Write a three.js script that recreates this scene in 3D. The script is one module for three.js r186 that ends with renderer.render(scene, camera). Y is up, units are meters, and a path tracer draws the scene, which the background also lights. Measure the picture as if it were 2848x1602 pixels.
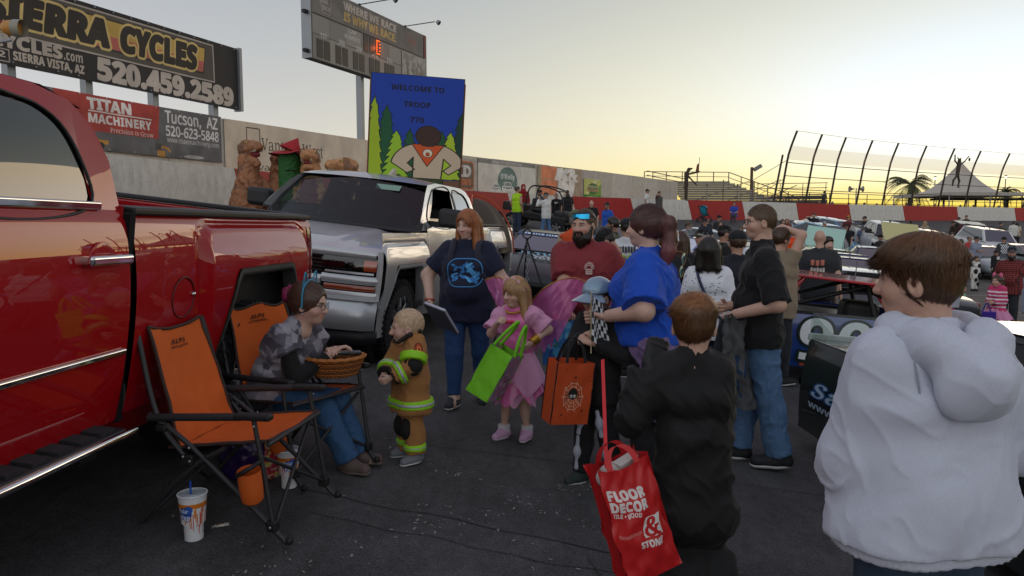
import * as THREE from 'three';
import { mergeGeometries, mergeVertices } from 'three/addons/utils/BufferGeometryUtils.js';
import { RoundedBoxGeometry } from 'three/addons/geometries/RoundedBoxGeometry.js';
import { createNoise2D, createNoise3D } from 'simplex-noise';

// ---------- camera, sky, sun, exposure ----------
const scene = new THREE.Scene();
const camera = new THREE.PerspectiveCamera(43.85, 16 / 9, 0.05, 3000);
camera.position.set(0, 1.55, 0);
camera.rotation.x = -0.0911;
const SUN_AZ = 0.62, SUN_EL = 0.055;
{
  const W = 1024, H = 512, d = new Float32Array(W * H * 4), ex = Math.exp, K = [[0.15, 0.22, 0.295], [0.242, 0.175, 0.119], [0.391, 0.339, 0.246], [0.67, 0.599, 0.253], [-0.099, 0.06, 0.495], [-0.673, -0.935, -1.456], [0.72, 0.68, 0.66]]; // zenith, haze, horizon, glow, core, yellow rim, unseen fill light added opposite the sun
  for (let j = 0; j < H; j++) for (let i = 0; i < W; i++) {
    const el = ((j + 0.5) / H - 0.5) * Math.PI, r = ((i + 0.5) / W - 0.5) * 2 * Math.PI;
    const x = Math.cos(r), z = Math.sin(r);
    let da = Math.atan2(x, -z) - SUN_AZ; da = Math.atan2(Math.sin(da), Math.cos(da));
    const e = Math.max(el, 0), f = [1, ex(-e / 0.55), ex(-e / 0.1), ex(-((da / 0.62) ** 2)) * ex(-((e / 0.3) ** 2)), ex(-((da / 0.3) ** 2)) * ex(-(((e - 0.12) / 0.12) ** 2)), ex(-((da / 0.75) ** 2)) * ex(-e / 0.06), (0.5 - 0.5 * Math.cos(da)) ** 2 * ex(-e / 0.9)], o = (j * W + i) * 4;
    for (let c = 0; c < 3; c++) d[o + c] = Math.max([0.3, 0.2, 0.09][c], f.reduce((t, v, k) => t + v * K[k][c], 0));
    d[o + 3] = 1;
  }
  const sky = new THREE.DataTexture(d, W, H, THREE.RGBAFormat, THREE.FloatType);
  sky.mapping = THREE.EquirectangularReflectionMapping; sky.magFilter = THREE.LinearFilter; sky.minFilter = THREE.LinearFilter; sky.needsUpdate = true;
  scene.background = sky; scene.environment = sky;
}
const sun = new THREE.DirectionalLight(new THREE.Color(1, 0.72, 0.42), 0.18);
sun.position.set(Math.sin(SUN_AZ) * 60, Math.sin(SUN_EL) * 60 + 3, -Math.cos(SUN_AZ) * 60); sun.target.position.set(0, 0, -8);
sun.castShadow = true; sun.shadow.radius = 40; sun.shadow.mapSize.set(2048, 2048);
Object.assign(sun.shadow.camera, { left: -40, right: 40, top: 30, bottom: -30, near: 1, far: 200 });
sun.name = 'sun'; scene.add(sun, sun.target);
const renderer = new THREE.WebGLRenderer({ antialias: true });
renderer.toneMapping = THREE.LinearToneMapping; renderer.toneMappingExposure = 1.3;
renderer.shadowMap.enabled = true;

// ---------- helpers ----------
const PI = Math.PI, V = (x, y, z) => new THREE.Vector3(x, y, z), clamp = (x, a = 0, b = 1) => Math.min(b, Math.max(a, x)), mix = (a, b, t) => a + (b - a) * t;
const sstep = (a, b, x) => { const t = clamp((x - a) / (b - a)); return t * t * (3 - 2 * t); };
function rng(seed) { let s = seed | 0; return () => { s = (s + 0x6d2b79f5) | 0; let t = Math.imul(s ^ (s >>> 15), 1 | s); t = (t + Math.imul(t ^ (t >>> 7), 61 | t)) ^ t; return ((t ^ (t >>> 14)) >>> 0) / 4294967296; }; }
const n2 = createNoise2D(rng(5)), n3 = createNoise3D(rng(9)), R0 = rng(77);
const fbm2 = (x, y, o = 4) => { let s = 0, a = 0.5; for (let i = 0; i < o; i++) { s += a * n2(x, y); x *= 2.03; y *= 2.03; a *= 0.5; } return s; };
const col = (c) => (c instanceof THREE.Color ? c : new THREE.Color(c));
const mcache = new Map();
function M(c, rough = 0.8, o = {}) {
  const key = typeof c === 'string' && !Object.keys(o).length ? c + rough : null;
  if (key && mcache.has(key)) return mcache.get(key);
  const m = new THREE.MeshPhysicalMaterial({ color: col(c), roughness: rough, side: THREE.DoubleSide, ...o });
  if (key) mcache.set(key, m);
  return m;
}
function merge(list) {
  list = list.flat(9).filter(Boolean).map((g) => { const h = g.index ? g.toNonIndexed() : g.clone(); for (const k of Object.keys(h.attributes)) if (!['position', 'normal', 'uv'].includes(k)) h.deleteAttribute(k); if (!h.attributes.normal) h.computeVertexNormals(); if (!h.attributes.uv) h.setAttribute('uv', new THREE.BufferAttribute(new Float32Array(h.attributes.position.count * 2), 2)); return h; });
  return list.length === 1 ? list[0] : mergeGeometries(list);
}
const taken = new Map();
function numbered(name) { const n = taken.get(name) ?? 0; taken.set(name, n + 1); return n ? name + '_' + String(n).padStart(3, '0') : name; }
function mesh(name, geo, mat, parent = null) {
  const m = new THREE.Mesh(Array.isArray(geo) ? merge(geo) : geo, mat); m.castShadow = m.receiveShadow = true;
  m.name = parent ? name : numbered(name); (parent ?? scene).add(m); return m;
}
function tag(o, label, category, group, kind) { if (label) o.userData.label = label; if (category) o.userData.category = category; if (group) o.userData.group = group; if (kind) o.userData.kind = kind; return o; }
function thing(name, label, category, p = [0, 0, 0], ry = 0, group) {
  const g = new THREE.Group(); g.name = numbered(name); g.position.set(...p); g.rotation.y = ry; scene.add(g); return tag(g, label, category, group);
}
function structure(name, geo, mat) { return tag(mesh(name, geo, mat), null, null, null, 'structure'); }
function xf(g, x = 0, y = 0, z = 0, rx = 0, ry = 0, rz = 0) { g.applyMatrix4(new THREE.Matrix4().makeRotationFromEuler(new THREE.Euler(rx, ry, rz, 'YXZ')).setPosition(x, y, z)); return g; }
const box = (w, h, d, x, y, z, rx, ry, rz) => xf(new THREE.BoxGeometry(w, h, d), x, y, z, rx, ry, rz);
const rbox = (w, h, d, r, x, y, z, rx, ry, rz) => xf(new RoundedBoxGeometry(w, h, d, 2, r), x, y, z, rx, ry, rz);
const cyl = (r0, r1, h, x, y, z, rx, ry, rz, seg = 20, open = false) => xf(new THREE.CylinderGeometry(r0, r1, h, seg, 1, open), x, y, z, rx, ry, rz);
const ball = (r, x, y, z, sx = 1, sy = 1, sz = 1, s = 16) => { const g = new THREE.SphereGeometry(r, s, Math.max(6, s * 0.7 | 0)); g.scale(sx, sy, sz); return g.translate(x, y, z); };
const P3 = (p) => (Array.isArray(p) ? V(...p) : p.clone());
function rod(a, b, r, seg = 8, r2 = r) { a = P3(a); b = P3(b); const d = b.clone().sub(a), g = new THREE.CylinderGeometry(r2, r, d.length(), seg); g.applyQuaternion(new THREE.Quaternion().setFromUnitVectors(V(0, 1, 0), d.clone().normalize())); return g.translate((a.x + b.x) / 2, (a.y + b.y) / 2, (a.z + b.z) / 2); }
function tube(pts, r, seg = 24, rs = 8, closed = false) { return new THREE.TubeGeometry(new THREE.CatmullRomCurve3(pts.map(P3), closed, 'centripetal'), seg, r, rs, closed); }
// a sheet of (nu x nv) points from f(u, v) -> [x, y, z]
function sheet(nu, nv, f, uvf) {
  const p = [], uv = [], ix = [];
  for (let j = 0; j <= nv; j++) for (let i = 0; i <= nu; i++) { const u = i / nu, v = j / nv; p.push(...f(u, v)); uv.push(...(uvf ? uvf(u, v) : [u, v])); }
  for (let j = 0; j < nv; j++) for (let i = 0; i < nu; i++) { const a = j * (nu + 1) + i, b = a + 1, c = a + nu + 1, d = c + 1; ix.push(a, b, d, a, d, c); }
  const g = new THREE.BufferGeometry(); g.setAttribute('position', new THREE.Float32BufferAttribute(p, 3)); g.setAttribute('uv', new THREE.Float32BufferAttribute(uv, 2)); g.setIndex(ix); g.computeVertexNormals(); return g;
}
function extrude(pts, depth, bevel = 0, holes = []) {
  const s = new THREE.Shape(pts.map((p) => new THREE.Vector2(p[0], p[1]))); for (const h of holes) s.holes.push(new THREE.Path(h.map((p) => new THREE.Vector2(p[0], p[1]))));
  return new THREE.ExtrudeGeometry(s, { depth, bevelEnabled: bevel > 0, bevelThickness: bevel, bevelSize: bevel, bevelSegments: 2, curveSegments: 8 });
}
function ctex(w, h, draw, o = {}) {
  const c = document.createElement('canvas'); c.width = w; c.height = h; const x = c.getContext('2d'); draw(x, w, h);
  const t = new THREE.CanvasTexture(c); t.colorSpace = o.data ? THREE.NoColorSpace : THREE.SRGBColorSpace; t.magFilter = THREE.LinearFilter; t.wrapS = t.wrapT = o.clampEdges ? THREE.ClampToEdgeWrapping : THREE.RepeatWrapping; t.anisotropy = 8; if (o.rep) t.repeat.set(...o.rep); return t;
}
// text stretched into a box: left x, top y, width w, height h
function txt(c, s, x, y, w, h, fill, o = {}) {
  c.save(); c.font = (o.font ?? 'bold') + ' 100px ' + (o.face ?? 'sans-serif'); const m = c.measureText(s), a = m.actualBoundingBoxAscent, b = m.actualBoundingBoxDescent, tw = m.actualBoundingBoxLeft + m.actualBoundingBoxRight;
  c.translate(x, y); c.scale(w / tw, h / (a + b)); if (o.skew) c.transform(1, 0, -o.skew, 1, o.skew * a, 0);
  c.lineJoin = 'round'; if (o.stroke) { c.strokeStyle = o.stroke; c.lineWidth = o.lw ?? 10; c.strokeText(s, m.actualBoundingBoxLeft, a); }
  c.fillStyle = fill; c.fillText(s, m.actualBoundingBoxLeft, a); if (o.bold) { c.strokeStyle = fill; c.lineWidth = o.bold; c.strokeText(s, m.actualBoundingBoxLeft, a); } c.restore();
}
function poly(c, pts, fill, stroke, lw = 2) { c.beginPath(); pts.forEach((p, i) => (i ? c.lineTo(p[0], p[1]) : c.moveTo(p[0], p[1]))); c.closePath(); if (fill) { c.fillStyle = fill; c.fill(); } if (stroke) { c.strokeStyle = stroke; c.lineWidth = lw; c.lineJoin = 'round'; c.stroke(); } }
function ell(c, x, y, rx, ry, fill, stroke, lw = 2) { c.beginPath(); c.ellipse(x, y, rx, ry, 0, 0, 2 * PI); if (fill) { c.fillStyle = fill; c.fill(); } if (stroke) { c.strokeStyle = stroke; c.lineWidth = lw; c.stroke(); } }
// grime over a canvas: fine grain plus coarse stains
function grime(c, w, h, amt, seed = 1, scale = 6) {
  const im = c.getImageData(0, 0, w, h), d = im.data, r = rng(seed), k = scale / w;
  for (let j = 0; j < h; j++) for (let i = 0; i < w; i++) { const n = 1 + amt * (fbm2(i * k + seed * 7, j * k * 0.7) * 1.1 + (r() - 0.5) * 0.35), o = (j * w + i) * 4; d[o] *= n; d[o + 1] *= n; d[o + 2] *= n; }
  c.putImageData(im, 0, 0);
}
function noiseTex(size, f, srgb = false) {
  const d = new Uint8Array(size * size * 4); for (let j = 0; j < size; j++) for (let i = 0; i < size; i++) { const v = f(i / size, j / size, i, j), o = (j * size + i) * 4; if (v.length) { d[o] = v[0]; d[o + 1] = v[1]; d[o + 2] = v[2]; } else d[o] = d[o + 1] = d[o + 2] = v; d[o + 3] = 255; }
  const t = new THREE.DataTexture(d, size, size); t.wrapS = t.wrapT = THREE.RepeatWrapping; t.magFilter = THREE.LinearFilter; t.minFilter = THREE.LinearMipmapLinearFilter; t.generateMipmaps = true; if (srgb) t.colorSpace = THREE.SRGBColorSpace; t.needsUpdate = true; return t;
}
// tileable noise: a torus in the 3-d noise
const tile = (u, v, f, s = 0) => { const a = u * 2 * PI, b = v * 2 * PI; return 0.5 * (n3(Math.cos(a) * f, Math.sin(a) * f + s, Math.cos(b) * f + s * 3) + n3(Math.sin(b) * f + 9, Math.cos(a) * f + s, Math.sin(a) * f - 4)); };
function rep(t, x, y = x) { const c = t.clone(); c.repeat.set(x, y); c.needsUpdate = true; return c; }
// shared fabric / grain bumps
const rw = rng(3);
const fabricBump = noiseTex(256, (u, v, i, j) => 128 + 45 * Math.sin(i * PI / 2) * Math.sin(j * PI / 2) + 60 * (rw() - 0.5));
const denimTex = noiseTex(256, (u, v, i, j) => { const t = 212 + 22 * tile(u, v, 3) + ((i + j) % 4 < 2 ? 14 : -14) + 40 * (rw() - 0.5); return [t, t, t]; }, true);
const heather = noiseTex(256, () => { const t = 236 + 16 * (rw() - 0.5) * (rw() < 0.3 ? 2 : 1); return [t, t, Math.min(255, t * 1.01)]; }, true);
const fineBump = noiseTex(256, () => 128 + 120 * (rw() - 0.5));
// ---------- the banked track: height of the ground above the camera's patch ----------
const WALL = [[-9.6, 30], [-9.6, 10], [-9.5, 0], [-9.2, -8], [-8.2, -15], [-7.0, -19.3], [-5.0, -24.5], [-2.3, -31], [3.5, -38.8], [15.8, -48], [27.5, -56.5], [51.5, -70], [85, -84]];
const TALL = [[-14.2, -6], [-12.6, -11.5], [-10.4, -17.6], [-8.6, -21.6], [-5.5, -27.2], [-2.4, -32.6], [1.16, -37.6], [4.2, -41.8], [12.5, -54.2]];
function catmull(p) {
  const out = [];
  for (let i = 0; i < p.length - 1; i++) { const q = [p[Math.max(i - 1, 0)], p[i], p[i + 1], p[Math.min(i + 2, p.length - 1)]]; for (let k = 0; k < 8; k++) { const t = k / 8; out.push([0, 1].map((c) => 0.5 * (2 * q[1][c] + (q[2][c] - q[0][c]) * t + (2 * q[0][c] - 5 * q[1][c] + 4 * q[2][c] - q[3][c]) * t * t + (3 * q[1][c] - q[0][c] - 3 * q[2][c] + q[3][c]) * t ** 3))); } }
  out.push(p[p.length - 1]); return out;
}
const WL = catmull(WALL), TL = catmull(TALL);
function wallDist(x, z) {
  let best = 1e9, sg = 1;
  for (let i = 0; i < WL.length - 1; i++) { const [ax, az] = WL[i], dx = WL[i + 1][0] - ax, dz = WL[i + 1][1] - az, t = clamp(((x - ax) * dx + (z - az) * dz) / (dx * dx + dz * dz)), qx = ax + dx * t - x, qz = az + dz * t - z, d = Math.hypot(qx, qz); if (d < best) { best = d; sg = dx * (z - az) - dz * (x - ax) > 0 ? 1 : -1; } }
  return best * sg;
}
const PA = [[0, 1.8], [4, 1.05], [7, 0.5], [10, 0], [13, -0.5], [16, -0.8], [20, -0.9]], PB = [[0, 1.3], [3, 0.8], [6, 0.38], [9.4, 0], [12, -0.24], [15, -0.52], [18, -0.78], [22, -0.9]];
const lin = (P, d) => { if (d <= 0) return P[0][1]; for (let i = 0; i < P.length - 1; i++) if (d <= P[i + 1][0]) return mix(P[i][1], P[i + 1][1], (d - P[i][0]) / (P[i + 1][0] - P[i][0])); return P[P.length - 1][1]; };
const smoothLin = (P, d) => (lin(P, d - 1) + lin(P, d - 0.5) + lin(P, d) + lin(P, d + 0.5) + lin(P, d + 1)) / 5;
function G(x, z) { const d = Math.max(0, wallDist(x, z)), t = sstep(0, 1, (-z - 13) / 11); return smoothLin(PA, d) * t + smoothLin(PB, d) * (1 - t); }
const wallBase = (z) => { const t = sstep(0, 1, (-z - 13) / 11); return mix(1.3, 1.8, t); };
function along(L, s) { for (let i = 0; i < L.length - 1; i++) { const l = Math.hypot(L[i + 1][0] - L[i][0], L[i + 1][1] - L[i][1]); if (s <= l || i === L.length - 2) { const t = s / l, dx = (L[i + 1][0] - L[i][0]) / l, dz = (L[i + 1][1] - L[i][1]) / l; return [L[i][0] + dx * s, L[i][1] + dz * s, dx, dz]; } s -= l; } }

// asphalt: grain, stones, patches, pale scuffs
const asphaltN = 1024;
const asphaltTex = noiseTex(asphaltN, (() => { const r = rng(11); return (u, v) => { let t = 82 + 16 * tile(u, v, 1.2, 2) + 10 * tile(u, v, 5, 7) + 64 * (r() - 0.5); const s = r(); if (s > 0.97) t += 60 * r(); if (tile(u, v, 2.1, 4) > 0.42 && r() > 0.965) t += 70 * r(); return [t, t * 0.985, t * 0.965]; }; })(), true);
const asphaltBump = noiseTex(512, (() => { const r = rng(12); return (u, v) => 120 + 30 * tile(u, v, 6, 3) + 110 * (r() - 0.5); })());
{
  const xs = [], zs = []; for (let x = -14; x <= 14; x += 0.5) xs.push(x); for (let x = 16; x <= 110; x += 2) xs.push(x); for (let z = 30; z > 4; z -= 2) zs.push(z); for (let z = 4; z > -40; z -= 0.5) zs.push(z); for (let z = -40; z >= -90; z -= 1) zs.push(z);
  const p = [], uv = [], ix = [], cc = [];
  for (const z of zs) for (const x of xs) {
    const d = wallDist(x, z); p.push(x, G(x, z), z); uv.push(x / 3.1, z / 3.1);
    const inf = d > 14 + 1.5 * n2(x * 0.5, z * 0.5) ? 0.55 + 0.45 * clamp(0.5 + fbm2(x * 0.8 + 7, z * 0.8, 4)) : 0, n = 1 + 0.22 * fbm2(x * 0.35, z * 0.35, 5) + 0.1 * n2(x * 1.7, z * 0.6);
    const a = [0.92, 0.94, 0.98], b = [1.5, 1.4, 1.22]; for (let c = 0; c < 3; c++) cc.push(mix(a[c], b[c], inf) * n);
  }
  const w = xs.length; for (let j = 0; j < zs.length - 1; j++) for (let i = 0; i < w - 1; i++) { const a = j * w + i; ix.push(a, a + 1, a + w + 1, a, a + w + 1, a + w); }
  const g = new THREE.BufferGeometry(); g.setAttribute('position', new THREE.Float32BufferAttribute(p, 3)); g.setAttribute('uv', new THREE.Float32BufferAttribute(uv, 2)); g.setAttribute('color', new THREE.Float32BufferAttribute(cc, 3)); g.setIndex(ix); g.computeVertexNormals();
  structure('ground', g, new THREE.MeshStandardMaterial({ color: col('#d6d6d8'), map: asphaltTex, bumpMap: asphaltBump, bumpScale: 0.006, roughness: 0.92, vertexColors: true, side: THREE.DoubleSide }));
  structure('infield', xf(new THREE.PlaneGeometry(5000, 5000), 0, -1.3, 0, -PI / 2), M('#4a4438', 1));
}
// flat marks on the asphalt: seams, scuffs of old paint
function groundStrip(x0, z0, x1, z1, w, lift, wob = 0.02, seed = 1) {
  const r = rng(seed), n = 24, ph = r() * 9;
  return sheet(n, 1, (u, v) => { const dx = x1 - x0, dz = z1 - z0, l = Math.hypot(dx, dz), o = (v - 0.5) * w * (0.6 + 0.5 * Math.abs(n2(u * 9 + ph, v))) + wob * n2(u * 5 + ph, 3), x = x0 + dx * u - (dz / l) * o, z = z0 + dz * u + (dx / l) * o; return [x, G(x, z) + lift, z]; });
}
structure('asphalt_seam', [groundStrip(-1.2, -3.75, 2.4, -2.9, 0.008, 0.004, 0.03, 2), groundStrip(-1.0, -3.45, 1.4, -2.9, 0.006, 0.004, 0.03, 3), groundStrip(-3, -4.9, 3.4, -4.3, 0.007, 0.004, 0.03, 8), groundStrip(0.35, -3.25, 0.62, -2.0, 0.006, 0.004, 0.03, 9)], M('#1f1f20', 1));
{
  const r = rng(41), gs = [];
  for (const [x0, z0, x1, z1, n] of [[-0.55, -3.55, 0.15, -3.3, 26], [-0.9, -3.75, -0.2, -3.6, 22], [0.1, -3.15, 0.35, -3.05, 10], [-1.6, -3.2, -0.6, -3.0, 18], [0.2, -4.6, 0.9, -4.4, 14], [-1.6, -5.2, 2.2, -2.2, 260], [1.5, -5.2, -1.5, -2.4, 220]])
    for (let k = 0; k < n; k++) { const t = r(), x = mix(x0, x1, t) + (r() - 0.5) * 0.14, z = mix(z0, z1, t) + (r() - 0.5) * 0.14, s = 0.002 + 0.009 * r() ** 3, a = r() * 6; gs.push(sheet(1, 1, (u, v) => { const px = x + Math.cos(a) * (u - 0.5) * s * 2 + Math.sin(a) * (v - 0.5) * s, pz = z + Math.sin(a) * (u - 0.5) * s * 3 - Math.cos(a) * (v - 0.5) * s; return [px, G(px, pz) + 0.005, pz]; })); }
  tag(mesh('pebble_scatter', gs, M('#8d8a86', 1)), 'pale chips and grit scattered over the dark asphalt', 'grit', null, 'stuff');
}
structure('white_line', [groundStrip(6.5, -13.2, 13, -14.6, 0.07, 0.006, 0.01, 4), groundStrip(7.5, -17.6, 15, -19.4, 0.07, 0.006, 0.01, 5), groundStrip(6.2, -10.6, 12, -11.8, 0.07, 0.006, 0.01, 6), groundStrip(9, -22, 20, -25, 0.07, 0.006, 0.01, 7)], M('#a9a49a', 0.9));

// ---------- walls ----------
const concreteBump = noiseTex(512, (() => { const r = rng(21); return (u, v) => 128 + 50 * tile(u, v, 3, 1) + 50 * (r() - 0.5); })());
const concreteTex = noiseTex(512, (() => { const r = rng(22); return (u, v) => { let t = 228 + 14 * tile(u, v, 1.3, 5) + 8 * tile(u, v, 4.2, 8) + 12 * (r() - 0.5); if (tile(u, v, 3.6, 11) > 0.62) t -= 18; return [t, t * 0.985, t * 0.955]; }; })(), true);
function wallStrip(L, s0, s1, y0, y1, thick, off = 0, slant = 0, step = 0.9) {
  const n = Math.max(1, Math.round((s1 - s0) / step)), prof = [[off, 0], [off, 1], [off - thick, 1], [off - thick, 0]], p = [], uv = [], ix = [], yf = (f, z) => (typeof f === 'function' ? f(z) : f);
  for (let i = 0; i <= n; i++) { for (let k = 0; k < 4; k++) { const s = mix(s0, s1, i / n) + slant * (prof[k][1] - 0.5), [x, z, dx, dz] = along(L, s), nx = -dz, nz = dx; p.push(x + nx * prof[k][0], prof[k][1] ? yf(y1, z) : yf(y0, z), z + nz * prof[k][0]); uv.push(s / 2.5, (prof[k][1] ? yf(y1, z) : yf(y0, z)) / 2.5); } }
  for (let i = 0; i < n; i++) for (let k = 0; k < 4; k++) { const a = i * 4 + k, b = i * 4 + (k + 1) % 4; ix.push(a, a + 4, b, b, a + 4, b + 4); }
  ix.push(0, 1, 2, 0, 2, 3); const e = n * 4; ix.push(e, e + 2, e + 1, e, e + 3, e + 2);
  const g = new THREE.BufferGeometry(); g.setAttribute('position', new THREE.Float32BufferAttribute(p, 3)); g.setAttribute('uv', new THREE.Float32BufferAttribute(uv, 2)); g.setIndex(ix); const q = g.toNonIndexed(); q.computeVertexNormals(); return q;
}
{
  const w = thing('track_wall', 'low concrete race track wall painted in red and white sections', 'wall');
  const red = M('#b82320', 0.55, { map: concreteTex, bumpMap: concreteBump, bumpScale: 0.004 }), white = M('#ecebe6', 0.7, { map: concreteTex, bumpMap: concreteBump, bumpScale: 0.004 });
  const cuts = [0, 12, 24, 36, 49.2, 55.5, 61, 66.45, 71.78, 76.52, 81.47, 86.8, 93.28, 100.23, 107.57, 115.73, 125.05, 134, 143, 152, 162];
  const reds = new Set([49.2, 61, 71.78, 81.47, 93.28, 107.57, 125.05, 143]);
  for (let i = 0; i < cuts.length - 1; i++) mesh('wall_panel', wallStrip(WL, cuts[i] + 0.01, cuts[i + 1] - 0.01, (z) => wallBase(z) - 0.25, 2.95, 0.35, 0, -0.5), reds.has(cuts[i]) ? red : white, w);
  const t = thing('concrete_wall', 'tall plain concrete panel wall rising behind the red and white track wall', 'wall');
  const tones = ['#e4dccf', '#dcd4c8', '#e8e1d6', '#d8d1c6'].map((c) => M(c, 0.9, { map: concreteTex, bumpMap: concreteBump, bumpScale: 0.006 }));
  let s = 0, k = 0; const r = rng(8); while (s < 55) { const l = Math.min(2.45, 55.3 - s); mesh('concrete_panel', wallStrip(TL, s + 0.012, s + l - 0.012, 0.8, 4.65 - 0.03 * r() - (s > 20.2 ? 0.04 : 0), 0.22), tones[(k * 7 + 3 * (k % 3)) % 4], t); s += l; k++; }
}
// cloth banners tied on the tall wall
const ripple = noiseTex(256, (u, v) => 128 + 70 * tile(u, v, 0.9, 2) + 40 * tile(u, v, 2.2, 6));
function banner(name, label, s0, s1, y0, y1, tex, off = 0.05, rip = 0.025, seed = 1) {
  const nu = Math.ceil((s1 - s0) / 0.12), nv = Math.ceil((y1 - y0) / 0.1);
  const one = (o) => sheet(nu, nv, (u, v) => { const [x, z, dx, dz] = along(TL, mix(s0, s1, u)), b = o + rip * (0.5 + 0.5 * fbm2(u * (s1 - s0) * 1.2 + seed, v * 2 - u * 2, 3)) * Math.min(1, 8 * Math.min(u, 1 - u, v + 0.05, 1.05 - v)); return [x - dz * b, mix(y0, y1, v), z + dx * b]; });
  const t = thing(name, label, 'banner'); mesh('cloth', one(off), M('#ffffff', 0.75, { map: tex }), t);
  mesh('backing', one(off - 0.015), M('#8c877e', 0.9), t);
  const gs = []; for (let i = 0; i <= 8; i++) for (const y of [y0 + 0.04, y1 - 0.04]) { const [x, z, dx, dz] = along(TL, mix(s0 + 0.05, s1 - 0.05, i / 8)), b = off + rip + 0.01; gs.push(ball(0.018, x - dz * b, y, z + dx * b, 1, 1, 1, 6)); } const gm = mesh('grommet', gs, M('#c9c6bf', 0.4, { metalness: 0.6 }), t); return t;
}
banner('machinery_banner', 'grey and red farm machinery banner with a phone number on the tall wall', 10.6, 16.5, 3.33, 4.66, ctex(1024, 256, (c, w, h) => {
  c.fillStyle = '#6c6a68'; c.fillRect(0, 0, w, h); poly(c, [[150, 0], [664, 0], [650, 168], [150, 168]], '#b0453b');
  txt(c, 'TITAN', 300, 14, 210, 52, '#e8e0d8', { bold: 6 }); c.fillStyle = '#e8e0d8'; c.fillRect(300, 72, 320, 6); txt(c, 'MACHINERY', 300, 86, 315, 42, '#e8e0d8', { bold: 4 }); txt(c, 'Precision to Grow', 400, 140, 225, 24, '#e0d5cc', { face: 'serif', font: '' });
  txt(c, 'Tucson,  AZ', 692, 14, 310, 72, '#dedad4', { font: '' , bold: 5 }); txt(c, '520-623-5848', 694, 92, 312, 52, '#dedad4', { font: '', bold: 5 }); txt(c, 'www.titanmachinery.com', 696, 150, 312, 36, '#cfcbc5', { font: '' });
  c.strokeStyle = '#b9843f'; c.lineWidth = 12; c.beginPath(); c.arc(680, 240, 34, PI, 1.9 * PI); c.stroke(); c.fillStyle = '#b9843f'; c.fillRect(645, 225, 40, 31); c.fillStyle = '#55524e'; c.fillRect(630, 190, 34, 34); c.fillStyle = '#c58d3f'; c.fillRect(330, 205, 60, 20); ell(c, 350, 234, 20, 18, '#3c3a37'); ell(c, 850, 243, 60, 10, '#bdb8b0');
  grime(c, w, h, 0.16, 3, 9);
}), 0.05, 0.06, 3);
banner('painted_bank_sign', 'tan bank sign sheet behind the dinosaur costumes', 16.62, 23.3, 3.0, 4.63, ctex(1024, 256, (c, w, h) => {
  c.fillStyle = '#d6c6ae'; c.fillRect(0, 0, w, h); c.strokeStyle = '#4a4238'; c.lineWidth = 5; c.strokeRect(128, 26, 78, 84); txt(c, 'Vantage', 214, 66, 250, 80, '#463f37', { face: 'serif', font: '' }); txt(c, 'West', 480, 70, 150, 66, '#463f37', { face: 'serif', font: '' }); txt(c, 'vantagewest.org', 190, 196, 560, 40, '#5a5248', { font: '' }); grime(c, w, h, 0.1, 5, 7);
}), 0.05, 0.015, 4);
banner('rods_banner', 'grey banner with an orange outlined badge beside the troop sign', 27.6, 30.4, 3.0, 4.45, ctex(512, 256, (c, w, h) => {
  c.fillStyle = '#b8afa0'; c.fillRect(0, 0, w, h); c.fillStyle = '#7a6a5a'; c.strokeStyle = '#c9703c'; c.lineWidth = 12; c.beginPath(); c.roundRect(20, 26, 470, 214, 34); c.fill(); c.stroke(); txt(c, 'ID', 270, 56, 180, 86, '#d9d2c6', { bold: 8 }); txt(c, 'HRODS', 230, 164, 220, 46, '#d0763f', { bold: 5 }); grime(c, w, h, 0.12, 6);
}), 0.05, 0.03, 6);
banner('car_dealer_banner', 'cream banner with green arch and white cars on the tall wall', 30.62, 35.4, 3.0, 4.56, ctex(1024, 320, (c, w, h) => {
  c.fillStyle = '#dcd4c4'; c.fillRect(0, 0, w, h); c.fillStyle = '#8f897f'; c.fillRect(0, 0, w, 44); txt(c, 'GIVING YOU MORE SINCE 1924', 230, 10, 520, 26, '#d8d2c8');
  c.fillStyle = '#6f8478'; c.beginPath(); c.moveTo(330, 300); c.lineTo(330, 200); c.ellipse(500, 200, 170, 140, 0, PI, 2 * PI); c.lineTo(670, 300); c.fill(); txt(c, "O'Rielly", 375, 128, 250, 70, '#e6e1d6'); txt(c, 'CHEVROLET', 410, 214, 180, 18, '#d6d1c6', { font: '' });
  for (const [x, y, s] of [[300, 268, 1], [500, 250, 1.25], [680, 272, 0.95]]) { c.save(); c.translate(x, y); c.scale(s, s); c.fillStyle = '#e2ddd3'; c.beginPath(); c.roundRect(-80, 0, 160, 42, 12); c.fill(); poly(c, [[-55, 2], [-36, -30], [36, -30], [58, 2]], '#8d958f', '#e2ddd3', 7); ell(c, -52, 12, 13, 7, '#7d7f78'); ell(c, 52, 12, 13, 7, '#7d7f78'); c.fillStyle = '#75766f'; c.fillRect(-30, 10, 60, 12); c.restore(); } grime(c, w, h, 0.1, 7);
}), 0.05, 0.05, 7);
banner('filter_banner', 'tan and orange banner with big white letters and an ampersand', 35.6, 40.2, 3.0, 4.56, ctex(768, 320, (c, w, h) => {
  c.fillStyle = '#b09c80'; c.fillRect(0, 0, w, h); c.fillStyle = '#e08a60'; c.fillRect(56, 4, 240, 138); c.fillRect(56, 150, 250, 166); c.fillStyle = '#a8987f'; c.fillRect(0, 143, w, 6);
  txt(c, 'K', 290, 20, 200, 118, '#f0eadc', { bold: 14, skew: 0.15 }); txt(c, '&', 500, 14, 170, 136, '#f0eadc', { face: 'serif', bold: 6 }); txt(c, 'N', 330, 160, 230, 156, '#f0eadc', { bold: 16, skew: 0.12 }); grime(c, w, h, 0.14, 8);
}), 0.05, 0.05, 8);
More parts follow.
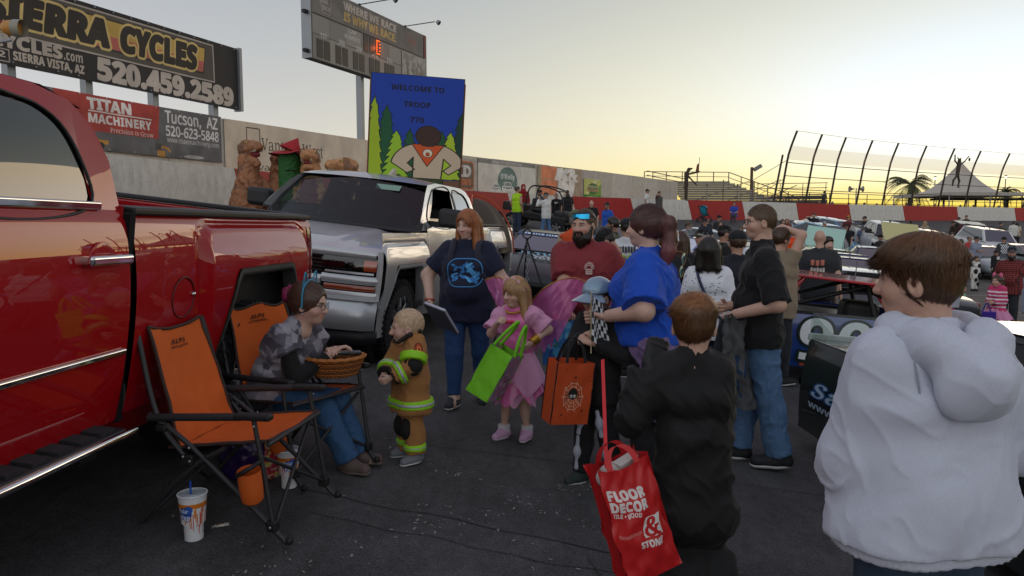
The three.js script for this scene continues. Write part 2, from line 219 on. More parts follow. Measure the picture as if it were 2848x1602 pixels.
banner('battery_banner', 'small green and yellow battery banner hung on the tall wall', 40.4, 42.55, 2.95, 4.1, ctex(256, 256, (c, w, h) => {
  c.fillStyle = '#7fa63c'; c.fillRect(0, 0, w, h); poly(c, [[0, 0], [256, 0], [256, 60], [60, 190], [0, 200]], '#c9cd72'); poly(c, [[150, 0], [220, 0], [60, 200], [20, 200]], '#dfdca0'); ell(c, 128, 124, 76, 68, '#4c7a35', '#3c5a22', 6); txt(c, 'INTERSTATE', 36, 84, 184, 34, '#e3d9b0', { stroke: '#4a3a20', lw: 8 }); txt(c, 'BATTERIES', 48, 130, 164, 34, '#b9452f', { stroke: '#e3d9b0', lw: 8 }); c.fillStyle = '#3f8a3c'; c.fillRect(0, 212, 256, 44); c.fillStyle = '#d9e0c0'; for (let i = 0; i < 9; i++) c.fillRect(44 + i * 19, 226, 13, 16); grime(c, w, h, 0.1, 9);
}), 0.05, 0.02, 9);
// ---------- billboard, scoreboard ----------
function frameOf(x, y, z, dx, dz) { const m = new THREE.Matrix4().makeBasis(V(dx, 0, dz), V(0, 1, 0), V(-dz, 0, dx)); m.setPosition(x, y, z); return m; }
const galv = M('#8e9296', 0.5, { metalness: 0.5 }), darkSteel = M('#2b2a2a', 0.6, { metalness: 0.4 }), steel = M('#6f7073', 0.45, { metalness: 0.7 });
function panelSheet(w, h, tex, rip = 0.03, seed = 1) { return [sheet(Math.ceil(w / 0.15), Math.ceil(h / 0.12), (u, v) => [u * w, v * h, rip * fbm2(u * w * 0.9 + seed, v * h * 0.8, 3) * Math.min(1, 9 * Math.min(u, 1 - u, v, 1 - v))]), M('#ffffff', 0.7, { map: tex })]; }
{
  const Lb = 9.8, hb = 1.97, x0 = -9 - 0.377 * Lb, z0 = -24 + 0.926 * Lb;
  const b = thing('billboard', 'wide black motorcycle shop billboard on steel posts above the tall wall', 'billboard', [x0, 5.24, z0], Math.atan2(0.926, 0.377));
  const tex = ctex(2048, 420, (c, w, h) => {
    const U = (t) => w * (1 - t / Lb); c.fillStyle = '#2f2c2a'; c.fillRect(0, 0, w, h); c.fillStyle = '#5b534a'; c.fillRect(0, h * 0.06, U(1.03), h * 0.57); c.strokeStyle = '#b9aea2'; c.lineWidth = 9; c.strokeRect(-20, h * 0.065, U(1.03) + 20, h * 0.57);
    poly(c, [[0, h * 0.12], [U(1.3), h * 0.13], [U(1.45), h * 0.55], [0, h * 0.55]], '#3a3530');
    poly(c, [[0, h * 0.14], [U(1.36), h * 0.15], [U(1.42), h * 0.36], [0, h * 0.36]], '#c9a552'); poly(c, [[0, h * 0.355], [U(1.42), h * 0.355], [U(1.48), h * 0.52], [0, h * 0.52]], '#c2685c');
    txt(c, 'SIERRA', U(7.85), h * 0.165, U(4.72) - U(7.85), h * 0.34, '#352f28', { bold: 12, skew: 0.12, stroke: '#d9bd77', lw: 26 }); txt(c, 'CYCLES', U(4.35), h * 0.165, U(1.75) - U(4.35), h * 0.34, '#352f28', { bold: 12, skew: 0.12, stroke: '#d9bd77', lw: 26 });
    txt(c, 'SIERRACYCLES', U(9.5), h * 0.65, U(6.05) - U(9.5), h * 0.15, '#b9ad9f', { bold: 8 }); txt(c, '.com', U(6.0), h * 0.70, U(5.5) - U(6.0), h * 0.1, '#b9ad9f'); txt(c, 'SIERRA VISTA, AZ', U(7.26), h * 0.83, U(5.47) - U(7.26), h * 0.12, '#b9ad9f', { bold: 6 });
    c.strokeStyle = '#b9ad9f'; c.lineWidth = 5; c.strokeRect(U(9.4), h * 0.83, U(7.36) - U(9.4), h * 0.14); txt(c, 'Highway 92', U(9.3), h * 0.85, U(7.45) - U(9.3), h * 0.1, '#c9c0b4'); txt(c, '520.459.2589', U(5.07), h * 0.675, U(0.24) - U(5.07), h * 0.28, '#c4b8ab', { bold: 9 }); grime(c, w, h, 0.1, 12, 9);
  });
  const [g, m] = panelSheet(Lb, hb, tex, 0.03, 4); mesh('vinyl_face', g, m, b); mesh('back_frame', [box(Lb, hb - 0.04, 0.12, Lb / 2, hb / 2, -0.1)], galv, b);
  mesh('edge_post', box(0.12, hb + 0.06, 0.3, Lb + 0.07, hb / 2, -0.06), galv, b); for (const x of [0.6, 2.6, 4.6, 6.7, 9.0]) mesh('post', box(0.2, 5.6, 0.22, x, -2.4, -0.3), galv, b);
  const gm = []; for (let k = 0; k < 18; k++) gm.push(ball(0.025, 0.3 + k * 0.55, hb - 0.06, 0.03, 1, 1, 1, 6), ball(0.025, 0.3 + k * 0.55, 0.06, 0.03, 1, 1, 1, 6)); mesh('grommet', gm, galv, b);
}
{
  const l = thing('floodlight', 'red arm with a yellowed floodlight hanging before the motorcycle billboard', 'lamp', [-9.7, 5.26, -14]);
  mesh('arm', [rod([-2.4, -0.42, -1.2], [0, 0.06, 0], 0.06, 10)], M('#7d2430', 0.5), l); mesh('bracket', [box(0.26, 0.1, 0.16, -0.1, -0.22, 0), rod([-0.12, 0, 0], [-0.1, -0.22, 0], 0.04), rod([-0.02, -0.3, 0.06], [0.22, -0.26, 0.06], 0.03)], galv, l);
  const h = mesh('lamp_head', [xf(new THREE.LatheGeometry([[0, 0], [0.1, 0.01], [0.14, 0.1], [0.15, 0.26], [0.14, 0.27], [0.0, 0.25]].map((p) => new THREE.Vector2(...p)), 20), 0.02, -0.02, 0, 0, 0, -1.6)], M('#b07a2c', 0.5), l); mesh('visor', [cyl(0.16, 0.16, 0.16, 0.32, -0.03, 0, 0, 0, PI / 2 - 0.03, 20, true)], M('#8c8a7c', 0.5), h);
  l.userData.label = 'red arm with a yellowed floodlight hanging before the motorcycle billboard';
}
{
  const dx = 4.8 / 12.18, dz = -11.2 / 12.18, L = 12.2, h = 3.9;
  const s = thing('scoreboard', 'grey race lap scoreboard with light arms high behind the troop sign', 'scoreboard', [-10.6, 10.25, -38.8], Math.atan2(11.2, 4.8));
  mesh('cabinet', box(L, h, 0.5, L / 2, h / 2, -0.29), M('#8d8b86', 0.6, { metalness: 0.2 }), s); mesh('end_plate', box(0.05, h, 0.62, -0.03, h / 2, -0.27), galv, s);
  const plates = [M('#8b8781', 0.6), M('#827e78', 0.6), M('#938e86', 0.6)];
  for (let k = 0; k < 6; k++) mesh('panel', box(1.45, 1.0, 0.03, 0.85 + k * 1.47, 1.83, -0.015), plates[k % 3], s);
  for (let k = 0; k < 6; k++) mesh('panel', box(1.45, 1.28, 0.03, 0.85 + k * 1.47, 0.66, -0.015), plates[(k + 1) % 3], s);
  const label = (str, x, y, w, hh, c = '#c9c5bd') => mesh('lettering', sheet(1, 1, (u, v) => [x + u * w, y + v * hh, 0.008]), M('#ffffff', 0.8, { map: ctex(256, 96, (q) => { q.clearRect(0, 0, 256, 96); txt(q, str, 4, 6, 248, 84, c, { bold: 3 }); }, { clampEdges: true }), transparent: true, alphaTest: 0.4 }), s);
  const dark = M('#1d1412', 0.5);
  ['1ST', '2ND', '3RD', '4TH', '5TH'].forEach((t, k) => { const x = 0.45 + k * 1.62; label(t, x + 0.28, 1.2, 0.62, 0.3); for (const q of [0, 0.62]) mesh('digit_window', [box(0.5, 0.98, 0.04, x + q + 0.25, 0.62, 0)], dark, s); });
  label('LAP', 3.35, 2.03, 0.7, 0.26); label('NUMBER', 2.9, 1.68, 1.5, 0.28); for (const q of [0, 0.62, 1.24]) mesh('digit_window', box(0.5, 0.92, 0.04, 5.0 + q, 1.86, 0.01), dark, s);
  const bulbs = []; for (let k = 0; k < 8; k++) bulbs.push(ball(0.035, 6.06, 1.48 + k * 0.11, 0.05, 1, 1, 1, 8)); for (let k = 1; k < 4; k++) bulbs.push(ball(0.035, 6.06 + k * 0.1, 1.48, 0.05, 1, 1, 1, 8), ball(0.035, 6.06 + k * 0.1, 2.25, 0.05, 1, 1, 1, 8), ball(0.035, 6.38, 1.48 + k * 0.2, 0.05, 1, 1, 1, 8));
  mesh('digit_bulbs', bulbs, M('#ff7a2a', 0.5, { emissive: col('#ff5a14'), emissiveIntensity: 1.6 }), s); const pl = new THREE.PointLight(col('#ff6a22'), 0.6); pl.position.set(6.2, 1.85, 0.25); pl.castShadow = true; pl.name = 'digit_glow'; s.add(pl);
  const [g1, m1] = panelSheet(11.6, 1.5, ctex(1024, 160, (c, w, hh) => { c.fillStyle = '#77726b'; c.fillRect(0, 0, w, hh); c.strokeStyle = '#b5aca2'; c.lineWidth = 3; c.beginPath(); c.moveTo(62, 16); c.lineTo(130, 16); c.lineTo(150, 46); c.lineTo(140, 140); c.lineTo(84, 140); c.lineTo(56, 60); c.closePath(); c.stroke(); txt(c, 'NASCAR', 72, 28, 66, 28, '#b9b1a6', { skew: 0.15 }); txt(c, 'HOME', 66, 62, 56, 26, '#b9b1a6', { skew: 0.15 }); txt(c, 'TRACKS', 78, 98, 62, 26, '#b9b1a6', { skew: 0.15 }); txt(c, 'WHERE WE RACE', 246, 24, 480, 46, '#bdb3a6', { bold: 6 }); txt(c, 'IS WHY WE RACE.', 250, 84, 480, 50, '#c5a866', { bold: 6 }); ell(c, 890, 80, 52, 56, '#7b7069', '#85746c', 5); c.fillStyle = '#8a6a63'; c.fillRect(842, 66, 96, 32); grime(c, w, hh, 0.12, 14, 7); }), 0.05, 9); g1.translate(0.05, h - 1.52, 0.03); mesh('slogan_banner', g1, m1, s);
  const [g2, m2] = panelSheet(3.0, 2.3, ctex(384, 288, (c, w, hh) => { c.fillStyle = '#a8a298'; c.fillRect(0, 0, w, hh); txt(c, 'MILLER', 20, 16, 150, 44, '#857f77', { skew: 0.2 }); txt(c, 'Lite', 60, 70, 280, 180, '#857f77', { face: 'serif', bold: 8 }); poly(c, [[230, 40], [384, 110], [384, 150], [240, 90]], '#948d84'); grime(c, w, hh, 0.16, 15, 6); }), 0.05, 12); g2.translate(8.95, 0.02, 0.03); mesh('beer_banner', g2, m2, s);
  mesh('red_edge', box(0.24, 1.5, 0.04, 11.85, h - 0.76, 0.02), M('#7d3f3a', 0.7), s);
  for (const x of [4.4, 9.4]) { const a = mesh('light_arm', [rod([x, h, 0], [x, h + 0.05, 2.2], 0.03), box(0.12, 0.1, 0.1, x, h, 0.02)], darkSteel, s); mesh('lamp_head', [xf(new THREE.LatheGeometry([[0.03, 0], [0.12, 0.02], [0.16, 0.2], [0.13, 0.22]].map((p) => new THREE.Vector2(...p)), 12), x, h + 0.05, 2.35, 2.2)], galv, a); }
  for (const y of [0.35, 2.35]) mesh('bracket', box(0.3, 0.16, 0.2, -0.2, y, -0.2), darkSteel, s);
  for (const x of [5.4, 8.6, 11.2]) mesh('support_post', box(0.32, 11.4, 0.36, x, -4.4, -0.75), galv, s);
}
// ---------- grandstands, catch fence, tent, palms beyond the wall ----------
{
  const b = thing('grandstand', 'grey aluminium bleachers with pipe railings beyond the track wall', 'grandstand'); const al = M('#a39c90', 0.6, { metalness: 0.1 }), rail = M('#6d6154', 0.6);
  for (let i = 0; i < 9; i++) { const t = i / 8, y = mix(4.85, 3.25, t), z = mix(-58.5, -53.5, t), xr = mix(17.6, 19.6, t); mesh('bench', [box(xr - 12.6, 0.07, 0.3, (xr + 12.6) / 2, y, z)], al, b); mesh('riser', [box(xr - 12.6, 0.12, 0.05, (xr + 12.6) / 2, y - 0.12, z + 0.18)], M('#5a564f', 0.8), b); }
  const rr = (pts, r = 0.035) => pts.slice(1).map((p, i) => rod(pts[i], p, r, 6));
  mesh('railing', [rr([[10.8, 5.7, -59], [17.6, 5.62, -58.7], [22.5, 3.3, -55.5]]), rr([[10.8, 5.35, -59], [17.6, 5.25, -58.7]], 0.025), rr([[11, 5.4, -58.9], [13.5, 4.7, -57]]), rr([[11, 5.75, -58.9], [13.8, 4.95, -57]]), rr([[17.6, 5.2, -58.7], [22.3, 2.95, -55.5]], 0.025)], rail, b);
  for (const [x, y0, y1, z] of [[10.8, 3, 5.7, -59], [11.5, 4.9, 5.7, -59], [12.6, 4.8, 5.7, -59], [13.9, 4.8, 5.68, -59], [15.1, 4.8, 5.66, -58.9], [16.4, 4.8, 5.64, -58.8], [17.6, 4.6, 5.62, -58.7], [18.4, 3, 5.2, -58], [19.3, 3, 4.8, -57.5], [20.2, 2.8, 4.4, -57], [21, 2.8, 3.9, -56.5], [15.6, 2.9, 4.7, -53.3], [17.8, 2.9, 4.6, -53.3]]) mesh('rail_post', rod([x, y0, z], [x, y1, z], 0.04, 6), rail, b);
  for (const [x0, y0, x1, y1] of [[13, 3, 17.5, 4.6], [15.5, 3, 19.8, 4.7], [18, 3, 21, 4.3]]) mesh('brace', rod([x0, y0, -53.2], [x1, y1, -53.2], 0.03, 6), rail, b);
  for (const x of [13, 15.4, 17.8]) mesh('stand_post', rod([x, 1.5, -57], [x, 4.6, -57], 0.06, 6), rail, b);
}
{
  const p = thing('light_pole', 'short wooden pole with one tilted lamp beside the grandstand', 'lamp pole', [18.9, 1.5, -57]); mesh('pole', rod([0, 0, 0], [0, 4.4, 0], 0.11, 10), M('#5a4a38', 0.9), p); mesh('lamp', box(0.65, 0.28, 0.3, 0.42, 4.35, 0.1, 0, 0, 0.55), M('#7d7d7a', 0.5), p);
}
{
  const S = [91.2, 94.5, 97.7, 101.2, 104.7, 108.7, 112.9, 117, 121.7, 126.5, 131.5], prof = [[-0.25, 2.4], [0.4, 6.35], [0.5, 6.65], [0.95, 7.8]];
  const f = thing('catch_fence', 'leaning catch fence of bent steel posts and cables above the wall', 'fence'); const st = M('#3a332c', 0.6, { metalness: 0.3 });
  const pt = (s, o, y) => { const [x, z, dx, dz] = along(WL, s); return V(x - dz * o, y, z + dx * o); };
  for (const s of S) mesh('fence_post', tube(prof.map(([o, y]) => pt(s, o, y)), 0.075, 10, 7), st, f);
  for (const t of [0.02, 0.3, 0.56, 0.82]) { const o = mix(-0.25, 0.4, t), y = mix(2.9, 6.35, t); mesh('cable', tube(S.map((s) => pt(s, o + 0.05, y - 0.03)), 0.028, 40, 5), st, f); }
  mesh('cable', tube(S.map((s) => pt(s, 0.95, 7.8)), 0.012, 40, 5), st, f); mesh('mesh_band', sheet(60, 4, (u, v) => { const s = mix(91.2, 126, u); const q = mix(0, 1, v); return pt(s, mix(0.36, 0.56, q) + 0.02, mix(5.9, 6.85, q)).toArray(); }), M('#d8b49a', 0.9, { transparent: true, opacity: 0.28 }), f);
  mesh('stay_cable', [rod(pt(91.2, 0.35, 5.9), [17.5, 4.4, -54], 0.02, 5), rod(pt(91.2, 0.1, 4.6), [18.5, 3.6, -54], 0.02, 5)], st, f);
  for (const s of [90.6]) mesh('fence_post', rod(pt(s, -0.4, 2.4), pt(s, 0.3, 6.2), 0.07, 7), st, f);
  const fr = thing('pipe_railing', 'thin pipe railing running along behind the catch fence', 'railing'); const q = [];
  for (const y of [3.15, 3.55, 3.95]) mesh('rail', tube([96, 104, 112, 120, 128, 136].map((s) => pt(s, -3.2, y)), 0.03, 30, 5), st, fr); for (let s = 97; s < 136; s += 2.6) mesh('rail_post', rod(pt(s, -3.2, 1.4), pt(s, -3.2, 3.95), 0.035, 5), st, fr);
}
{
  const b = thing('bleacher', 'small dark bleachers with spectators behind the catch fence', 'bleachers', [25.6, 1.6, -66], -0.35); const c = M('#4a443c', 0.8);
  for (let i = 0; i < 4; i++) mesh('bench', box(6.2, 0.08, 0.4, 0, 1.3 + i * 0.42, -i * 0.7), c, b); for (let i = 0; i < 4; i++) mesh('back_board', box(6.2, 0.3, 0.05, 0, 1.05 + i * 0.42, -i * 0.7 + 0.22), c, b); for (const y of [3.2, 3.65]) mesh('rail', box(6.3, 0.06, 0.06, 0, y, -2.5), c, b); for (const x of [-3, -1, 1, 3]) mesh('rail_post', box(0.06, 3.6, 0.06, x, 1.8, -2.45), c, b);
}
{
  const t = thing('pole_tent', 'white peaked pole tent behind the catch fence', 'tent', [49.6, 1.6, -80], 0.1); const cloth = M('#b4ada0', 0.8, { transmission: 0.12 });
  const n = 24; mesh('canopy', sheet(n, n, (u, v) => { const x = u * 2 - 1, z = v * 2 - 1, r = Math.max(Math.abs(x), Math.abs(z)), q = Math.min(1, Math.hypot(x, z)), h = 3.1 + 3.6 * Math.pow(1 - q, 1.75) + 0.12 * Math.sin(q * 9) * 0.2; return [x * 4.6, h, z * 4.6]; }), cloth, t);
  mesh('valance', [-1, 1].flatMap((s) => [box(9.2, 0.35, 0.03, 0, 2.95, s * 4.6), box(0.03, 0.35, 9.2, s * 4.6, 2.95, 0)]), cloth, t); for (const [x, z] of [[-4.6, 4.6], [4.6, 4.6], [-4.6, -4.6], [4.6, -4.6], [0, 4.6]]) mesh('tent_pole', rod([x, 0, z], [x, 3, z], 0.06, 6), galv, t);
  const a = thing('flat_awning', 'low flat white awning beside the pole tent', 'awning', [57.8, 1.6, -79]); mesh('awning_roof', box(6.5, 0.2, 4, 0, 3.1, 0, 0, 0.1, 0.02), cloth, a); for (const x of [-3, 0, 3]) mesh('awning_post', rod([x, 0, 1.6], [x, 3.1, 1.6], 0.06, 6), darkSteel, a);
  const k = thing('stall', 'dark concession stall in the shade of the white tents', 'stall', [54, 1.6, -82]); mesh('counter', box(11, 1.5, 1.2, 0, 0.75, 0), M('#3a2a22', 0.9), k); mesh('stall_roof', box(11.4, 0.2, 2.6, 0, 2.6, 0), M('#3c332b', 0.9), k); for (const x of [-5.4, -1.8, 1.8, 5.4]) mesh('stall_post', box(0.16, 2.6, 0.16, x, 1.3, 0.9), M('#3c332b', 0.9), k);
}
function palm(x, y, z, h, R, n, seed, label) {
  const t = thing('palm_tree', label, 'palm tree', [x, y, z]), r = rng(seed); const tr = []; for (let i = 0; i < 14; i++) { const a = i / 14; tr.push(cyl(0.24 + 0.03 * (i % 2), 0.30 - 0.02 * (i % 2), h / 14 + 0.02, 0.15 * Math.sin(a * 2), h * (a + 0.035), 0, 0, 0, 0, 10)); } mesh('trunk', tr, M('#4a3826', 1), t);
  const leaf = [M('#35401f', 0.8, { transmission: 0.15 }), M('#46501f', 0.8, { transmission: 0.15 }), M('#3a3c22', 0.8)];
  for (let k = 0; k < n; k++) {
    const az = r() * 2 * PI, up = mix(-0.35, 1.25, r()), L = R * (0.8 + 0.35 * r()), gs = [], dir = V(Math.cos(az), 0, Math.sin(az)), pts = [];
    for (let i = 0; i <= 10; i++) { const a = i / 10; pts.push(V(dir.x * L * a * Math.cos(up * 0.6), h + L * (Math.sin(up) * a - (0.55 + 0.3 * Math.cos(up)) * a * a), dir.z * L * a * Math.cos(up * 0.6))); }
    gs.push(tube(pts, 0.03, 8, 4)); const side = V(-dir.z, 0, dir.x);
    for (let i = 1; i <= 22; i++) { const a = i / 22, f = a * 10, i0 = Math.min(9, f | 0), p = pts[i0].clone().lerp(pts[i0 + 1], f - i0), tan = pts[i0 + 1].clone().sub(pts[i0]).normalize(), len = L * 0.26 * Math.sin(PI * (0.12 + 0.86 * a)); for (const s of [-1, 1]) { const e = p.clone().addScaledVector(side, s * len * 0.75).addScaledVector(tan, len * 0.6).add(V(0, -len * (0.25 + 0.3 * r()), 0)), w = tan.clone().multiplyScalar(0.05), g = new THREE.BufferGeometry(); g.setAttribute('position', new THREE.Float32BufferAttribute([...p.clone().sub(w).toArray(), ...p.clone().add(w).toArray(), ...e.toArray()], 3)); gs.push(g); } }
    mesh('frond', gs, leaf[k % 3], t);
  }
  return t;
}
palm(47.4, 1.6, -86, 4.5, 3.3, 34, 3, 'bushy date palm standing left of the white peaked tent');
palm(63, 1.2, -92, 4.3, 2.0, 22, 5, 'small distant palm rising behind the flat awning');
{
  const s = thing('speaker_pole', 'pole with two horn loudspeakers behind the catch fence', 'loudspeaker pole', [33.4, 1.6, -70]); mesh('pole', rod([0, 0, 0], [0, 3.3, 0], 0.05, 8), galv, s); for (const d of [-1, 1]) mesh('horn', xf(new THREE.LatheGeometry([[0.04, 0], [0.08, 0.2], [0.2, 0.42], [0.3, 0.5]].map((p) => new THREE.Vector2(...p)), 14), d * 0.15, 3.2, 0, 0, 0, -d * PI / 2), M('#8c867a', 0.6), s);
  for (const [x, z, h, lb] of [[49.2, -84, 5.1, 'lamp pole with a lit bulb in front of the date palm'], [61.5, -90, 5.6, 'lamp pole with a lit bulb near the small palm']]) { const p = thing('lamp_pole', lb, 'lamp pole', [x, 1.5, z]); mesh('pole', rod([0, 0, 0], [0, h, 0], 0.05, 8), darkSteel, p); mesh('lamp_hood', cyl(0.1, 0.22, 0.14, 0, h + 0.25, 0), darkSteel, p); mesh('bulb', ball(0.13, 0, h + 0.08, 0), M('#ffffff', 0.5, { emissive: col('#fff3d0'), emissiveIntensity: 3 }), p); const q = new THREE.PointLight(col('#fff0cc'), 3); q.position.set(0, h + 0.08, 0); q.castShadow = true; q.name = 'bulb_light'; p.add(q); }
}
// far desert hills low on the horizon
structure('hills', sheet(120, 1, (u, v) => { const a = mix(-1.6, 2.4, u); const h = v ? 8 + 5 * fbm2(u * 9, 1, 4) : -2; return [Math.sin(a) * 900, h, -Math.cos(a) * 900]; }), M('#5a5348', 1));
// ---------- pickups: local x forward from the tail, y up, left side at -z ----------
const rubber = M('#15151a', 0.85), chrome = M('#d9dce0', 0.07, { metalness: 1 }), blackPlastic = M('#17181a', 0.55), blackGloss = M('#08090a', 0.12), alloy = M('#a9adb2', 0.22, { metalness: 1 });
const clearGlass = (c) => M(c, 0.03, { transmission: 1, thickness: 0, ior: 1.5 });
function wheel(parent, x, y, z, R, W, side, rimMat, spokes = 6, knobs = true) {
  const w = new THREE.Group(); w.name = 'wheel'; w.position.set(x, y, z); w.rotation.y = side < 0 ? 0 : PI; parent.add(w); // outer face looks to -z
  const r = R * 0.62, pr = [[r, W / 2], [R * 0.86, W / 2], [R * 0.97, W * 0.42], [R, W * 0.3], [R, -W * 0.3], [R * 0.97, -W * 0.42], [R * 0.86, -W / 2], [r, -W / 2]].map((p) => new THREE.Vector2(...p));
  const g = [xf(new THREE.LatheGeometry(pr, 40), 0, 0, 0, PI / 2)];
  if (knobs) for (let i = 0; i < 44; i++) { const a = i / 44 * 2 * PI; for (const s of [-1, 0, 1]) g.push(xf(new THREE.BoxGeometry(R * 0.085, 0.03, W * 0.26), 0, R, s * W * 0.3 + 0).applyMatrix4(new THREE.Matrix4().makeRotationZ(a + s * 0.06))); for (const s of [-1, 1]) g.push(xf(new THREE.BoxGeometry(R * 0.06, R * 0.1, 0.02), 0, R * 0.93, s * W * 0.49).applyMatrix4(new THREE.Matrix4().makeRotationZ(a + 0.07))); }
  mesh('tyre', g, rubber, w);
  const rim = [xf(new THREE.LatheGeometry([[r * 0.9, -W * 0.2], [r * 0.98, -W * 0.5], [r * 1.03, -W * 0.5], [r * 1.02, W * 0.3], [r * 0.9, W * 0.3]].map((p) => new THREE.Vector2(...p)), 36), 0, 0, 0, PI / 2), xf(new THREE.CylinderGeometry(r * 0.2, r * 0.26, W * 0.32, 16), 0, 0, -W * 0.32, PI / 2)];
  for (let i = 0; i < spokes; i++) { const q = extrude([[-r * 0.13, r * 0.14], [r * 0.13, r * 0.14], [r * 0.22, r * 0.96], [r * 0.06, r * 0.97], [0, r * 0.5], [-r * 0.06, r * 0.97], [-r * 0.22, r * 0.96]], W * 0.14, 0.008); q.translate(0, 0, -W * 0.4); q.rotateZ(i / spokes * 2 * PI); rim.push(q); }
  mesh('rim', rim, rimMat, w); mesh('brake_disc', cyl(r * 0.7, r * 0.7, 0.03, 0, 0, W * 0.05, PI / 2), M('#26262a', 0.5, { metalness: 0.6 }), w); return w;
}
const TR = { hw: 1.015, rail: 1.38 };
const sideInset = (y) => (y > 0.95 ? 0.3 * (y - 0.95) ** 2 : 0.16 * (0.95 - y) ** 2) + 0.5 * Math.max(0, y - 1.345) ** 1.2;
function flare(x, y, cx, hwid, top) { // squared wheel flare pressed out of the side
  const ax = Math.abs(x - cx), dx = Math.max(0, ax - hwid + 0.1), dy = Math.max(0, y - top + 0.12), d = Math.hypot(dx / 0.1, dy / 0.12), s = sstep(top, top - 0.2, y), lip = sstep(1.0, 0.72, d);
  return (0.018 + 0.03 * s) * lip - 0.014 * Math.exp(-(((d - 1.06) / 0.1) ** 2)) * sstep(top - 0.5, top - 0.2, y);
}
function archY(x, cx, bw, tw, top, base) { const a = Math.abs(x - cx); if (a >= bw) return base; if (a <= tw * 0.8) return top; const t = (a - tw * 0.8) / (bw - tw * 0.8); return mix(top, base, t < 0.25 ? 0.35 * (t / 0.25) ** 2 * 0.5 : mix(0.0875 * 2, 1, (t - 0.25) / 0.75)); }
function sidePanel(s, x0, x1, yb, yt, arch, top) { // s = -1 left, 1 right
  const xs = []; for (let i = 0; i <= 70; i++) xs.push(mix(x0, x1, i / 70));
  return sheet(70, 56, (u, v) => { const x = mix(x0, x1, u), b = arch ? archY(x, arch[0], arch[1], arch[2], arch[3], yb) : yb, y = mix(b, yt, v), z = TR.hw - sideInset(y) + (arch ? flare(x, y, arch[0], arch[1] + 0.06, top) : 0); return [x, y, s * z]; });
}
function archTrim(s, arch, yb, top) { // dark flare lip round the wheel opening
  const n = 60, w = 0.055; return sheet(n, 3, (u, v) => { const x = mix(arch[0] - arch[1] - 0.0, arch[0] + arch[1] + 0.0, u), y0 = archY(x, arch[0], arch[1], arch[2], arch[3], yb), k = v < 0.1 ? 0 : v; const y1 = archY(mix(x, arch[0], 0.07), arch[0], arch[1], arch[2], arch[3] - 0.045, yb), x1 = mix(x, arch[0], 0.09); const q = clamp(v * 1.5), dep = v > 0.67 ? 0.09 : 0; const X = mix(x, x1, q), Y = mix(y0, y1, q), z = TR.hw - sideInset(y0) + flare(x, y0, arch[0], arch[1] + 0.06, top) + 0.012 - dep; return [X, Y, s * z]; });
}
